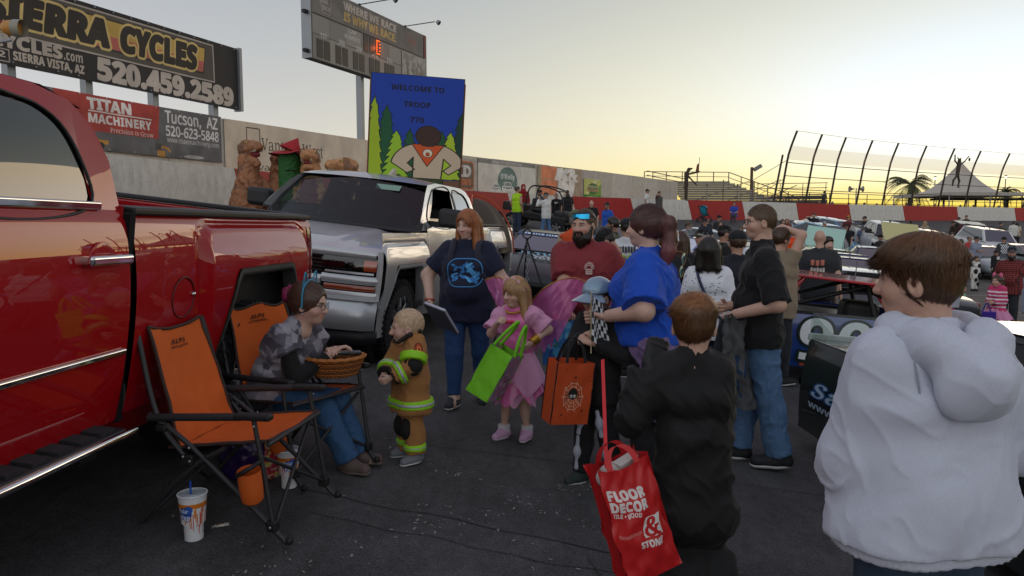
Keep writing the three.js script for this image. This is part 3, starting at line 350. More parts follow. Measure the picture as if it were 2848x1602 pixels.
function pickup(name, label, paint, o) {
  const t = thing(name, label, 'pickup truck'); const cabX = o.cab ?? 2.2, hw = TR.hw;
  const RA = [0.9, 0.66, 0.46, 1.11], FA = [4.84, 0.56, 0.40, 1.0], R = o.R ?? 0.42;
  const rocker = 0.5, bed = new THREE.Group(); bed.name = 'bed'; t.add(bed);
  for (const s of [-1, 1]) { const side = mesh('bed_side', sidePanel(s, 0.02, cabX - 0.025, rocker, TR.rail, RA, 1.34), paint, bed); mesh('inner_wall', sheet(2, 2, (u, v) => [mix(0.05, cabX - 0.06, u), mix(0.78, TR.rail + 0.01, v), s * (hw - 0.1)]), blackPlastic, bed); mesh('rail_cap', rbox(cabX - 0.06, 0.035, 0.13, 0.012, cabX / 2 - 0.0, TR.rail + 0.02, s * (hw - 0.105)), blackPlastic, bed); mesh('arch_trim', archTrim(s, RA, rocker, 1.34), o.trim, t); mesh('wheel_well', xf(new THREE.CylinderGeometry(0.58, 0.58, 0.34, 24, 1, false, 0, PI), RA[0], 0.5, s * 0.72, PI / 2, 0, 0), M('#0a0a0a', 1), t); }
  mesh('bed_floor', box(cabX - 0.06, 0.05, 1.8, cabX / 2, 0.8, 0), blackPlastic, bed); const tg = mesh('tailgate', rbox(0.09, 0.58, 1.56, 0.02, 0.03, 1.09, 0), paint, t); mesh('tailgate_cap', rbox(0.11, 0.035, 1.6, 0.012, 0.03, 1.4, 0), blackPlastic, t);
  mesh('front_bed_wall', box(0.04, 0.55, 1.84, cabX - 0.05, 1.1, 0), blackPlastic, bed);
  for (const s of [-1, 1]) { const l = mesh('tail_lamp', sheet(6, 16, (u, v) => { const y = mix(0.86, 1.33, v), a = u * 1.5; return [-0.012 + 0.13 * u * (1 - 0.3 * Math.abs(v - 0.5)), y, s * (hw - sideInset(y) + 0.004 - 0.1 * Math.max(0, 1 - u * 4) )]; }), M('#6d0d10', 0.12, { clearcoat: 1 }), t); }
  mesh('rear_bumper', rbox(0.2, 0.2, 1.9, 0.04, -0.08, 0.6, 0), chrome, t);
  mesh('underbody', [box(5.1, 0.3, 1.3, 2.75, 0.62, 0), box(0.12, 0.12, 1.5, RA[0], 0.42, 0), box(0.12, 0.12, 1.5, FA[0], 0.42, 0)], M('#0d0d0e', 0.9), t);
  // cab sides
  for (const s of [-1, 1]) {
    const seam = o.seam ?? 3.22; mesh('door', sidePanel(s, cabX + 0.02, seam - 0.008, 0.48, 1.4), paint, t); mesh('door', sidePanel(s, seam + 0.004, 4.2, 0.48, 1.4), paint, t); mesh('fender', sidePanel(s, 4.208, 5.44, 0.5, 1.30, FA, 1.2), paint, t); mesh('arch_trim', archTrim(s, FA, 0.5, 1.2), o.trim, t);
    mesh('wheel_well', xf(new THREE.CylinderGeometry(0.56, 0.56, 0.34, 24, 1, false, 0, PI), FA[0], 0.45, s * 0.72, PI / 2, 0, 0), M('#0a0a0a', 1), t);
    mesh('sill', sheet(4, 2, (u, v) => [mix(1.6, 4.2, u), mix(0.36, 0.5, v), s * (hw - 0.1 + 0.04 * v)]), paint, t);
    const zf = (y) => s * (hw - (y < 1.4 ? sideInset(y) : sideInset(1.4) + 0.2 * (y - 1.4) + 0.4 * (y - 1.4) ** 2));
    const outline = [[cabX + 0.02, 1.4], [cabX + 0.03, 1.6], [cabX + 0.07, 1.74], [cabX + 0.16, 1.825], [cabX + 0.34, 1.858], [3.5, 1.862], [3.82, 1.82], [4.0, 1.72], [4.28, 1.48], [4.36, 1.4]];
    const w1 = [[cabX + 0.2, 1.425], [cabX + 0.215, 1.6], [cabX + 0.27, 1.72], [cabX + 0.36, 1.775], [cabX + 0.46, 1.79], [seam - 0.05, 1.795], [seam - 0.05, 1.425]], w2 = [[seam + 0.06, 1.425], [seam + 0.06, 1.795], [3.62, 1.795], [3.8, 1.74], [4.12, 1.425]];
    const warp = (g, off = 0) => { const p = g.attributes.position; for (let i = 0; i < p.count; i++) p.setZ(i, zf(p.getY(i)) + s * off); g.computeVertexNormals(); return g; };
    const sh = (pts, holes = []) => { const q = new THREE.Shape(pts.map((p) => new THREE.Vector2(...p))); for (const h of holes) q.holes.push(new THREE.Path(h.map((p) => new THREE.Vector2(...p)))); return new THREE.ShapeGeometry(q); };
    mesh('window_frame', warp(sh(outline, [w1, w2])), paint, t);
    for (const [w, i] of [[w1, 0], [w2, 1]]) { const span = (y) => { const xs = []; w.forEach((p, k) => { const q = w[(k + 1) % w.length]; if ((p[1] - y) * (q[1] - y) <= 0 && p[1] !== q[1]) xs.push(p[0] + (q[0] - p[0]) * (y - p[1]) / (q[1] - p[1])); }); return [Math.min(...xs), Math.max(...xs)]; }; const wm = mesh('side_window', sheet(10, 16, (u, v) => { const y = mix(1.426, o.openFront && i ? 1.455 : 1.7945, v), [a, b2] = span(y); return [mix(a, b2, u), y, zf(y) - s * 0.006]; }), o.sideGlass[i], t); const c = w.map((p) => V(p[0], p[1], zf(p[1]) + s * 0.002)); mesh('window_seal', tube(c, 0.007, 60, 6, true), blackPlastic, wm); }
    if (o.chromeBelt) mesh('belt_trim', rbox(seam - cabX - 0.16, 0.035, 0.02, 0.008, (seam + cabX + 0.2) / 2 - 0.02, 1.415, zf(1.41) + s * 0.008), chrome, t);
    for (const x of [cabX + 0.2, seam + 0.22]) { const zz = hw - sideInset(1.2); const hg = mesh('door_handle', [rbox(0.27, 0.042, 0.03, 0.014, x, 1.205, s * (zz + 0.04)), box(0.03, 0.03, 0.05, x - 0.11, 1.205, s * (zz + 0.02)), box(0.03, 0.03, 0.05, x + 0.11, 1.205, s * (zz + 0.02))], o.handle, t); mesh('handle_cup', ball(0.075, x, 1.2, s * (zz - 0.005), 1.1, 1, 0.12, 16), paint, hg); }
    if (o.sideTrim) mesh('side_trim', rbox(1.96, 0.026, 0.02, 0.008, 3.22, 0.80, s * (hw - sideInset(0.8) + 0.008)), chrome, t);
    if (o.board) { const b = mesh('running_board', [rbox(2.1, 0.05, 0.2, 0.015, 3.35, 0.46, s * (hw - 0.02))], M('#3a3b3e', 0.45, { metalness: 0.5 }), t); for (let k = 0; k < 16; k++) mesh('tread_strip', box(0.085, 0.012, 0.16, 2.4 + k * 0.125, 0.491, s * (hw - 0.025)), M('#26272a', 0.8), b); mesh('board_edge', [rod([2.26, 0.465, s * (hw + 0.085)], [4.4, 0.465, s * (hw + 0.085)], 0.018, 8)], chrome, b); for (const x of [2.5, 3.3, 4.1]) mesh('bracket', box(0.1, 0.04, 0.4, x, 0.42, s * 0.86), blackPlastic, b); }
    wheel(t, RA[0], R, s * (hw - 0.15), R, 0.29, s, o.rim, o.spokes ?? 6); wheel(t, FA[0], R, s * (hw - 0.15), R, 0.29, s, o.rim, o.spokes ?? 6);
    const my = 1.48, mz = s * (hw + 0.17); const mir = mesh('mirror', [rbox(0.16, 0.21, 0.3, 0.05, 4.02, my, mz), box(0.08, 0.06, 0.2, 4.04, my - 0.08, s * (hw + 0.0))], blackPlastic, t); mesh('mirror_glass', box(0.01, 0.16, 0.24, 3.935, my, mz), chrome, mir);
  }
  // roof, glass, hood
  const zr = (y) => hw - sideInset(1.4) - 0.2 * (y - 1.4) - 0.4 * (y - 1.4) ** 2;
  mesh('roof', sheet(16, 24, (u, v) => { const x = mix(cabX + 0.1, 3.84, u), z = mix(-1, 1, v), e = Math.pow(Math.abs(z), 2.4), edge = sstep(0, 0.14, Math.min(u, 1 - u) * 1.2); const yl = u < 0.12 ? mix(1.80, 1.86, u / 0.12) : u > 0.85 ? mix(1.86, 1.815, (u - 0.85) / 0.15) : 1.86; return [x, yl + 0.045 * (1 - e) * (0.4 + 0.6 * edge), z * zr(yl)]; }), paint, t);
  mesh('rear_window', sheet(6, 4, (u, v) => { const y = mix(1.42, 1.81, v); return [cabX + 0.03 + 0.09 * v * v, y, mix(-1, 1, u) * (zr(y) - 0.03)]; }), o.rearGlass, t); mesh('cab_back', sheet(4, 2, (u, v) => { const y = mix(0.8, 1.42, v); return [cabX + 0.02, y, mix(-1, 1, u) * (hw - 0.06)]; }), paint, t);
  const wsx = (u, y) => { const k = (y - 1.3) / 0.52; return mix(4.42, 3.84, k) - 0.13 * (mix(-1, 1, u)) ** 2 * (1 - 0.35 * k); };
  mesh('windshield', sheet(16, 8, (u, v) => { const y = mix(1.3, 1.82, v); return [wsx(u, y), y, mix(-1, 1, u) * (zr(y) - 0.04 + 0.02)]; }), o.windshield, t);
  mesh('windshield_trim', [tube([0, 0.12, 0.3, 0.5, 0.7, 0.88, 1].map((u) => V(wsx(u, 1.295) + 0.01, 1.3, mix(-1, 1, u) * (zr(1.3) - 0.02))), 0.022, 30, 6)], blackPlastic, t);
  for (const s of [-1, 1]) mesh('pillar', sheet(2, 10, (u, v) => { const y = mix(1.32, 1.84, v), e = s < 0 ? 0 : 1; return [mix(wsx(e, y) + 0.012, wsx(e, y) - 0.10, u), y, s * (zr(y) - 0.016 + 0.014 * u)]; }), paint, t);
  const hoodY = (x, z) => { const k = (x - 4.3) / 1.2; return 1.285 - 0.07 * k - 0.10 * k * k - 0.05 * Math.abs(z) ** 3 + 0.02 * sstep(0.62, 0.5, Math.abs(z) + 0.12 * k); };
  const plan = (z) => 5.62 - 0.2 * Math.abs(z) ** 2.6;
  mesh('hood', sheet(40, 24, (u, v) => { const z = mix(-0.95, 0.95, u), x = mix(wsx((z + 0.95) / 1.9, 1.29) + 0.03, plan(z) - 0.1, v), drop = 0.03 * Math.pow(v, 14); return [x, hoodY(x, z) - drop, z]; }), paint, t);
  mesh('hood_shut', sheet(20, 2, (u, v) => { const z = mix(-0.96, 0.96, u); return [plan(z) - 0.1 - 0.02 * v, mix(hoodY(plan(z), z) - 0.03, 0.9, v), z]; }), M('#0b0b0c', 0.9), t);
  const band = (z0, z1, y0, y1, off, bul = 0, ny = 4) => sheet(24, ny, (u, v) => { const z = mix(z0, z1, u), y = mix(y0, y1, v); return [plan(z) + off + bul * Math.sin(PI * v) - 0.06 * Math.max(0, (y - 0.8)), y, z]; });
  mesh('grille_bar', band(-0.93, 0.93, 1.045, 1.12, -0.045, 0.02), paint, t); mesh('grille', [band(-0.46, 0.46, 0.86, 1.045, -0.09)], blackPlastic, t); const slats = []; for (let k = 0; k < 5; k++) slats.push(band(-0.45, 0.45, 0.875 + k * 0.034, 0.89 + k * 0.034, -0.075, 0.008, 1)); mesh('grille_slats', slats, blackGloss, t);
  mesh('grille_bar', band(-0.47, 0.47, 0.78, 0.86, -0.03, 0.025), paint, t); mesh('lower_grille', band(-0.5, 0.5, 0.63, 0.78, -0.07), blackPlastic, t);
  for (const s of [-1, 1]) {
    const z0 = s * 0.47, z1 = s * 0.955; const hl = mesh('headlight', band(z0, z1, 0.885, 1.045, -0.035, 0.012), blackGloss, t);
    mesh('amber_lens', band(s * 0.84, s * 0.95, 0.93, 1.03, -0.02, 0.012), M('#a8431a', 0.15, { clearcoat: 1 }), hl); mesh('projector', [ball(0.045, plan(0.6) - 0.06, 0.975, s * 0.6, 0.5, 1, 1), ball(0.035, plan(0.76) - 0.07, 0.985, s * 0.76, 0.5, 1, 1)], chrome, hl); mesh('light_bar', band(s * 0.5, s * 0.93, 0.895, 0.915, -0.018, 0.004, 1), M('#c4c8cc', 0.2, { metalness: 0.4 }), hl);
    mesh('headlight_lens', band(z0, z1, 0.885, 1.045, -0.01, 0.014), clearGlass('#ffffff'), hl);
    mesh('lamp_surround', band(s * 0.47, s * 0.97, 0.80, 0.88, -0.03, 0.02), paint, t); mesh('turn_lamp', band(s * 0.5, s * 0.95, 0.735, 0.79, -0.03, 0.012), M('#8a3512', 0.15, { clearcoat: 1 }), t); mesh('fascia', band(s * 0.48, s * 0.97, 0.66, 0.73, -0.02, 0.01), paint, t);
    mesh('front_corner', sheet(3, 12, (u, v) => { const y = mix(0.66, 1.12, v); return [mix(plan(0.95) - 0.03, 5.43, u), y, s * mix(0.95, hw - sideInset(y), u)]; }), paint, t);
    mesh('hood_side', sheet(20, 3, (u, v) => { const x = mix(4.3, plan(0.95) - 0.1, u), y0 = 1.295 - 0.04 * u, ys = mix(hoodY(x, 0.95), Math.min(1.3, hoodY(x, 0.95) + 0.015), v); return [x, ys - 0.004 + 0.0 * y0, s * mix(0.93, hw - sideInset(1.28), v)]; }), paint, t);
  }
  const bump = (y0, y1, off, bul, m, nm) => mesh(nm, sheet(40, 8, (u, v) => { const a = mix(-1, 1, u), z = a * 0.985, y = mix(y0, y1, v); return [plan(Math.abs(a) * 0.98) + off + bul * Math.sin(PI * (0.15 + 0.8 * v)) - 0.1 * Math.max(0, Math.abs(a) - 0.9) * 6, y, z * (1 + 0.02 * Math.sin(PI * v))]; }), m, t);
  bump(0.38, 0.66, 0.02, 0.09, o.bumper, 'front_bumper'); bump(0.24, 0.38, 0.0, 0.03, blackPlastic, 'valance'); mesh('bumper_top', sheet(30, 2, (u, v) => { const a = mix(-1, 1, u); return [plan(Math.abs(a) * 0.98) + mix(0.06, -0.1, v), 0.66, a * 0.985]; }), o.bumper, t);
  for (const s of [-1, 1]) mesh('bumper_end', sheet(6, 6, (u, v) => { const y = mix(0.3, 0.66, v); return [mix(5.4, 5.18, u) , y, s * (0.985 + 0.005 * u)]; }), o.bumper, t);
  mesh('antenna_fin', extrude([[0, 0], [0.2, 0], [0.06, 0.09], [0.02, 0.1]], 0.03, 0.006).translate(2.9, 1.905, -0.015), o.fin, t);
  // inside
  const dk = M('#1a1a1b', 0.85); for (const s of [-1, 1]) { mesh('seat', [rbox(0.5, 0.16, 0.52, 0.05, 3.2, 0.95, s * 0.42), rbox(0.16, 0.62, 0.52, 0.06, 2.92, 1.25, s * 0.42, 0, 0, -0.15), rbox(0.1, 0.2, 0.26, 0.05, 2.84, 1.66, s * 0.42)], dk, t); }
  mesh('dashboard', [rbox(0.5, 0.2, 1.7, 0.06, 4.1, 1.2, 0)], dk, t); mesh('cab_floor', box(2.2, 0.05, 1.8, 3.3, 0.7, 0), dk, t); mesh('rear_seat', [rbox(0.5, 0.2, 1.6, 0.06, 2.55, 0.95, 0), rbox(0.14, 0.6, 1.6, 0.06, 2.32, 1.25, 0)], dk, t); mesh('steering_wheel', xf(new THREE.TorusGeometry(0.18, 0.016, 8, 28), 3.75, 1.3, -0.42, 0, PI / 2, 0), blackPlastic, t);
  mesh('rear_view_mirror', rbox(0.03, 0.07, 0.24, 0.015, 3.86, 1.7, 0), blackPlastic, t);
  return t;
}
function pose(t, x, z, ry, roll = null) { // stand a vehicle on the banked ground
  const c = Math.cos(ry), s = Math.sin(ry), W = (lx, lz) => [x + lx * c + lz * s, z - lx * s + lz * c]; const h = (lx, lz) => { const p = W(lx, lz); return G(p[0], p[1]); };
  const L = t.userData.len ?? [0.9, 4.84, 0.87], yr = (h(L[0], -L[2]) + h(L[0], L[2])) / 2, yf = (h(L[1], -L[2]) + h(L[1], L[2])) / 2, lf = (h(L[0], -L[2]) + h(L[1], -L[2])) / 2, rt = (h(L[0], L[2]) + h(L[1], L[2])) / 2;
  const pitch = Math.atan2(yf - yr, L[1] - L[0]), rl = roll ?? Math.atan2(lf - rt, 2 * L[2]); delete t.userData.len;
  t.rotation.set(rl, ry, pitch, 'YZX'); t.position.set(x, (yr + yf) / 2 - Math.sin(pitch) * (L[0] + L[1]) / 2, z);
}
const redPaint = M(new THREE.Color(0.34, 0.002, 0.006), 0.5, { clearcoat: 1, clearcoatRoughness: 0.0, metalness: 0, specularIntensity: 0.15 }), silverPaint = M(new THREE.Color(0.50, 0.51, 0.52), 0.34, { metalness: 0.4, clearcoat: 1, clearcoatRoughness: 0.03 });
const privacy = M('#06080a', 0.02, { clearcoat: 1, specularIntensity: 1 });
const redTruck = pickup('red_pickup_truck', 'glossy red crew cab pickup with chrome wheels behind the orange camp chairs', redPaint, { cab: 2.2, rim: chrome, trim: M('#3c3f3c', 0.7), sideGlass: [privacy, privacy], rearGlass: privacy, windshield: privacy, chromeBelt: true, handle: chrome, sideTrim: true, board: true, bumper: chrome, fin: redPaint, R: 0.43, spokes: 8 });
mesh('fuel_door', [xf(new THREE.TorusGeometry(0.1, 0.004, 6, 40), 1.79, 0.99, -(TR.hw - sideInset(0.99) + 0.001), 0, 0, 0)], M('#4a0508', 0.5), redTruck).scale.set(1, 1, 1); mesh('fuel_door_pull', ball(0.016, 1.70, 1.0, -(TR.hw + 0.004), 1, 0.7, 0.6), chrome, redTruck);
mesh('cab_gap', box(0.04, 0.92, 0.06, 2.197, 0.93, -(TR.hw - 0.06)), M('#050404', 1), redTruck);
redTruck.userData.len = [0.9, 4.84, 0.87]; pose(redTruck, -2.6, -5.37, -(PI / 2 + 0.078)); redTruck.position.y += 0.01;
const silverTruck = pickup('silver_pickup_truck', 'silver pickup facing the orange chairs with the painted troop sign in its bed', silverPaint, { cab: 2.15, seam: 3.0, rim: alloy, trim: silverPaint, sideGlass: [M('#12161a', 0.03, { clearcoat: 1 }), clearGlass('#20262a')], rearGlass: M('#12161a', 0.03), windshield: clearGlass('#8fa3a3'), handle: silverPaint, openFront: true, bumper: silverPaint, fin: M('#b9b2a0', 0.4), R: 0.41, spokes: 6 });
mesh('badge', sheet(1, 1, (u, v) => [mix(4.16, 3.7, u), mix(0.98, 1.02, v), -(TR.hw + 0.004)]), M('#ffffff', 0.5, { map: ctex(256, 32, (c) => { c.clearRect(0, 0, 256, 32); txt(c, 'SILVERADO', 2, 3, 252, 26, '#111111'); }, { clampEdges: true }), transparent: true, alphaTest: 0.4 }), silverTruck);
mesh('visor_sticker', sheet(2, 2, (u, v) => [mix(3.93, 3.87, v) + 0.01, mix(1.72, 1.78, v), mix(-0.2, -0.5, u)]), M('#7c9a8a', 0.5), silverTruck);
silverTruck.userData.len = [0.9, 4.84, 0.87]; pose(silverTruck, -1.076, -12.15, -(PI / 2 + 0.225));
{ // a small black crate in the red truck's bed
  const k = thing('bed_crate', 'small black plastic crate riding in the red truck bed', 'crate', [-2.3, 1.33, -3.6], 0.1); mesh('crate_body', [rbox(0.4, 0.2, 0.3, 0.02, 0, 0.02, 0), ...[-1, 0, 1].map((i) => box(0.02, 0.18, 0.31, i * 0.13, 0.02, 0))], blackPlastic, k); mesh('crate_lid', rbox(0.43, 0.03, 0.33, 0.01, 0, 0.135, 0), M('#2d2f33', 0.5), k);
}
// ---------- soft bodies: smooth distance fields meshed with surface nets ----------
const cap = (a, b, ra, rb = ra, o = {}) => { // tapered capsule, o.flat cuts the far end, o.flat0 the near end
  const [ax, ay, az] = a, bx = b[0] - ax, by = b[1] - ay, bz = b[2] - az, L2 = bx * bx + by * by + bz * bz + 1e-9, L = Math.sqrt(L2), R = Math.max(ra, rb);
  return { k: o.k, op: o.op, bb: [Math.min(ax, b[0]) - R, Math.min(ay, b[1]) - R, Math.min(az, b[2]) - R, Math.max(ax, b[0]) + R, Math.max(ay, b[1]) + R, Math.max(az, b[2]) + R], f(x, y, z) { const px = x - ax, py = y - ay, pz = z - az, q = (px * bx + py * by + pz * bz) / L2, t = q < 0 ? 0 : q > 1 ? 1 : q, dx = px - bx * t, dy = py - by * t, dz = pz - bz * t; let d = Math.sqrt(dx * dx + dy * dy + dz * dz) - (ra + (rb - ra) * t); if (o.flat) d = Math.max(d, (q - 1) * L); if (o.flat0) d = Math.max(d, -q * L); return d; } };
};
const elp = (c, r, o = {}) => { const [rx, ry, rz] = r, m = Math.min(rx, ry, rz), R = Math.max(rx, ry, rz), cs = Math.cos(o.rx ?? 0), sn = Math.sin(o.rx ?? 0); return { k: o.k, op: o.op, bb: [c[0] - R, c[1] - R, c[2] - R, c[0] + R, c[1] + R, c[2] + R], f(x, y, z) { let px = x - c[0], py = y - c[1], pz = z - c[2]; if (o.rx) { const t = py * cs + pz * sn; pz = pz * cs - py * sn; py = t; } const k0 = Math.hypot(px / rx, py / ry, pz / rz), k1 = Math.hypot(px / (rx * rx), py / (ry * ry), pz / (rz * rz)); return k1 < 1e-6 ? -m : k0 * (k0 - 1) / k1; } }; };
const cut = (n, d) => ({ op: 'cut', f: (x, y, z) => n[0] * x + n[1] * y + n[2] * z - d }); // keeps n.p < d
const smin = (a, b, k) => { const h = Math.max(k - Math.abs(a - b), 0) / k; return Math.min(a, b) - h * h * k * 0.25; };
function field(prims, k, x, y, z) { let v = 0.5; for (const p of prims) { const d = p.f(x, y, z), kk = p.k ?? k; if (p.op === 'sub') v = -smin(-v, d, kk); else if (p.op === 'cut') v = Math.max(v, d); else v = smin(v, d, kk); } return v; }
function sdf(prims, cell, o = {}) {
  const k = o.k ?? 0.03, u = prims.filter((p) => !p.op), lo = [0, 1, 2].map((i) => Math.min(...u.map((p) => p.bb[i])) - 2.5 * cell - k * 0.3), hi = [0, 1, 2].map((i) => Math.max(...u.map((p) => p.bb[i + 3])) + 2.5 * cell + k * 0.3), n = [0, 1, 2].map((i) => Math.ceil((hi[i] - lo[i]) / cell) + 1), [nx, ny, nz] = n, F = new Float32Array(nx * ny * nz).fill(0.5);
  for (const p of prims) {
    const m = (p.k ?? k) + 2.5 * cell, b = p.op === 'cut' ? [0, 0, 0, nx - 1, ny - 1, nz - 1] : [0, 1, 2].map((i) => Math.max(0, Math.floor((p.bb[i] - m - lo[i]) / cell))).concat([0, 1, 2].map((i) => Math.min(n[i] - 1, Math.ceil((p.bb[i + 3] + m - lo[i]) / cell)))), kk = p.k ?? k;
    for (let c = b[2]; c <= b[5]; c++) for (let j = b[1]; j <= b[4]; j++) { let ix = (c * ny + j) * nx + b[0]; const y = lo[1] + j * cell, z = lo[2] + c * cell; for (let i = b[0]; i <= b[3]; i++, ix++) { const d = p.f(lo[0] + i * cell, y, z), v = F[ix]; F[ix] = p.op === 'sub' ? -smin(-v, d, kk) : p.op === 'cut' ? Math.max(v, d) : smin(v, d, kk); } }
  }
  const id = new Int32Array(nx * ny * nz).fill(-1), P = [], I = [], sx = 1, sy = nx, sz = nx * ny, off = [0, sx, sy, sx + sy, sz, sz + sx, sz + sy, sz + sx + sy], E = [[0, 1], [2, 3], [4, 5], [6, 7], [0, 2], [1, 3], [4, 6], [5, 7], [0, 4], [1, 5], [2, 6], [3, 7]];
  for (let c = 0; c < nz - 1; c++) for (let j = 0; j < ny - 1; j++) for (let i = 0; i < nx - 1; i++) {
    const q = c * sz + j * sy + i; let mask = 0; for (let e = 0; e < 8; e++) if (F[q + off[e]] < 0) mask |= 1 << e; if (mask === 0 || mask === 255) continue;
    let x = 0, y = 0, z = 0, m = 0; for (const [a, b] of E) { const fa = F[q + off[a]], fb = F[q + off[b]]; if ((fa < 0) === (fb < 0)) continue; const t = fa / (fa - fb), A = [a & 1, (a >> 1) & 1, a >> 2], B = [b & 1, (b >> 1) & 1, b >> 2]; x += A[0] + (B[0] - A[0]) * t; y += A[1] + (B[1] - A[1]) * t; z += A[2] + (B[2] - A[2]) * t; m++; }
    id[q] = P.length / 3; P.push(lo[0] + (i + x / m) * cell, lo[1] + (j + y / m) * cell, lo[2] + (c + z / m) * cell);
  }
  const quad = (a, b, c, d, flip) => { if (a < 0 || b < 0 || c < 0 || d < 0) return; if (flip) I.push(a, c, b, a, d, c); else I.push(a, b, c, a, c, d); };
  for (let c = 1; c < nz - 1; c++) for (let j = 1; j < ny - 1; j++) for (let i = 1; i < nx - 1; i++) { const q = c * sz + j * sy + i, s = F[q] < 0; if (s !== F[q + sx] < 0) quad(id[q - sy - sz], id[q - sz], id[q], id[q - sy], !s); if (s !== F[q + sy] < 0) quad(id[q - sx - sz], id[q - sx], id[q], id[q - sz], !s); if (s !== F[q + sz] < 0) quad(id[q - sx - sy], id[q - sy], id[q], id[q - sx], !s); }
  const g = new THREE.BufferGeometry(); g.setAttribute('position', new THREE.Float32BufferAttribute(P, 3)); g.setIndex(I); g.computeVertexNormals();
  if (o.disp) { const p = g.attributes.position, nn = g.attributes.normal; for (let i = 0; i < p.count; i++) { const x = p.getX(i), y = p.getY(i), z = p.getZ(i), d = o.disp(x, y, z); p.setXYZ(i, x + nn.getX(i) * d, y + nn.getY(i) * d, z + nn.getZ(i) * d); } g.computeVertexNormals(); }
  const pp = g.attributes.position, uv = new Float32Array(pp.count * 2); for (let i = 0; i < pp.count; i++) { uv[i * 2] = (pp.getX(i) * 0.8 + pp.getZ(i) * 0.7) * 4; uv[i * 2 + 1] = pp.getY(i) * 4; } g.setAttribute('uv', new THREE.BufferAttribute(uv, 2));
  if (o.color) { const cc = new Float32Array(pp.count * 3); for (let i = 0; i < pp.count; i++) { const q = o.color(pp.getX(i), pp.getY(i), pp.getZ(i)); cc[i * 3] = q[0]; cc[i * 3 + 1] = q[1]; cc[i * 3 + 2] = q[2]; } g.setAttribute('color', new THREE.BufferAttribute(cc, 3)); }
  return g;
}
const mergeC = (l) => mergeGeometries(l.filter(Boolean).map((g) => (g.index ? g.toNonIndexed() : g)));
const add = (a, b, s = 1) => [a[0] + b[0] * s, a[1] + b[1] * s, a[2] + b[2] * s], sub3 = (a, b) => [a[0] - b[0], a[1] - b[1], a[2] - b[2]], len3 = (a) => Math.hypot(...a), nrm = (a) => { const l = len3(a) || 1; return a.map((x) => x / l); }, lerp3 = (a, b, t) => a.map((x, i) => x + (b[i] - x) * t), cross = (a, b) => [a[1] * b[2] - a[2] * b[1], a[2] * b[0] - a[0] * b[2], a[0] * b[1] - a[1] * b[0]];
function ik(A, T, l1, l2, pole) { // middle joint and reachable end
  let d = sub3(T, A), L = len3(d); const mx = (l1 + l2) * 0.999; if (L > mx) { T = add(A, d, mx / L); d = sub3(T, A); L = mx; } const u = nrm(d), a = (L * L + l1 * l1 - l2 * l2) / (2 * L), h = Math.sqrt(Math.max(0, l1 * l1 - a * a)); let p = pole; const dt = p[0] * u[0] + p[1] * u[1] + p[2] * u[2]; p = nrm(add(p, u, -dt)); return [add(add(A, u, a), p, h), T];
}
const SK = { fair: [0.50, 0.30, 0.22], tan: [0.40, 0.22, 0.15], light: [0.55, 0.35, 0.27], brown: [0.25, 0.13, 0.085] };
const skinMat = new THREE.MeshPhysicalMaterial({ color: 0xffffff, vertexColors: true, roughness: 0.52, side: THREE.DoubleSide, bumpMap: fineBump, bumpScale: 0.0006, sheen: 0.2, sheenColor: col('#ffb090'), sheenRoughness: 0.5 });
const hairMat = new THREE.MeshPhysicalMaterial({ color: 0xffffff, vertexColors: true, roughness: 0.42, side: THREE.DoubleSide, anisotropy: 0.4 });
const clothCache = new Map();
function cloth(c, kind = 'cotton') { const key = c + kind; if (!clothCache.has(key)) { const o = { cotton: { bumpMap: rep(fabricBump, 4), bumpScale: 0.0012, sheen: 0.25, sheenColor: col('#ffffff'), sheenRoughness: 0.7 }, denim: { map: denimTex, bumpMap: rep(fabricBump, 3), bumpScale: 0.0012 }, heather: { map: heather, bumpMap: rep(fabricBump, 3), bumpScale: 0.0014, sheen: 0.3, sheenColor: col('#ffffff'), sheenRoughness: 0.6 }, satin: { roughness: 0.3, sheen: 0.5, sheenColor: col('#ffffff') }, nylon: { roughness: 0.45 } }[kind]; clothCache.set(key, M(c, o.roughness ?? 0.88, { name: 'cloth', ...o })); } return clothCache.get(key); }
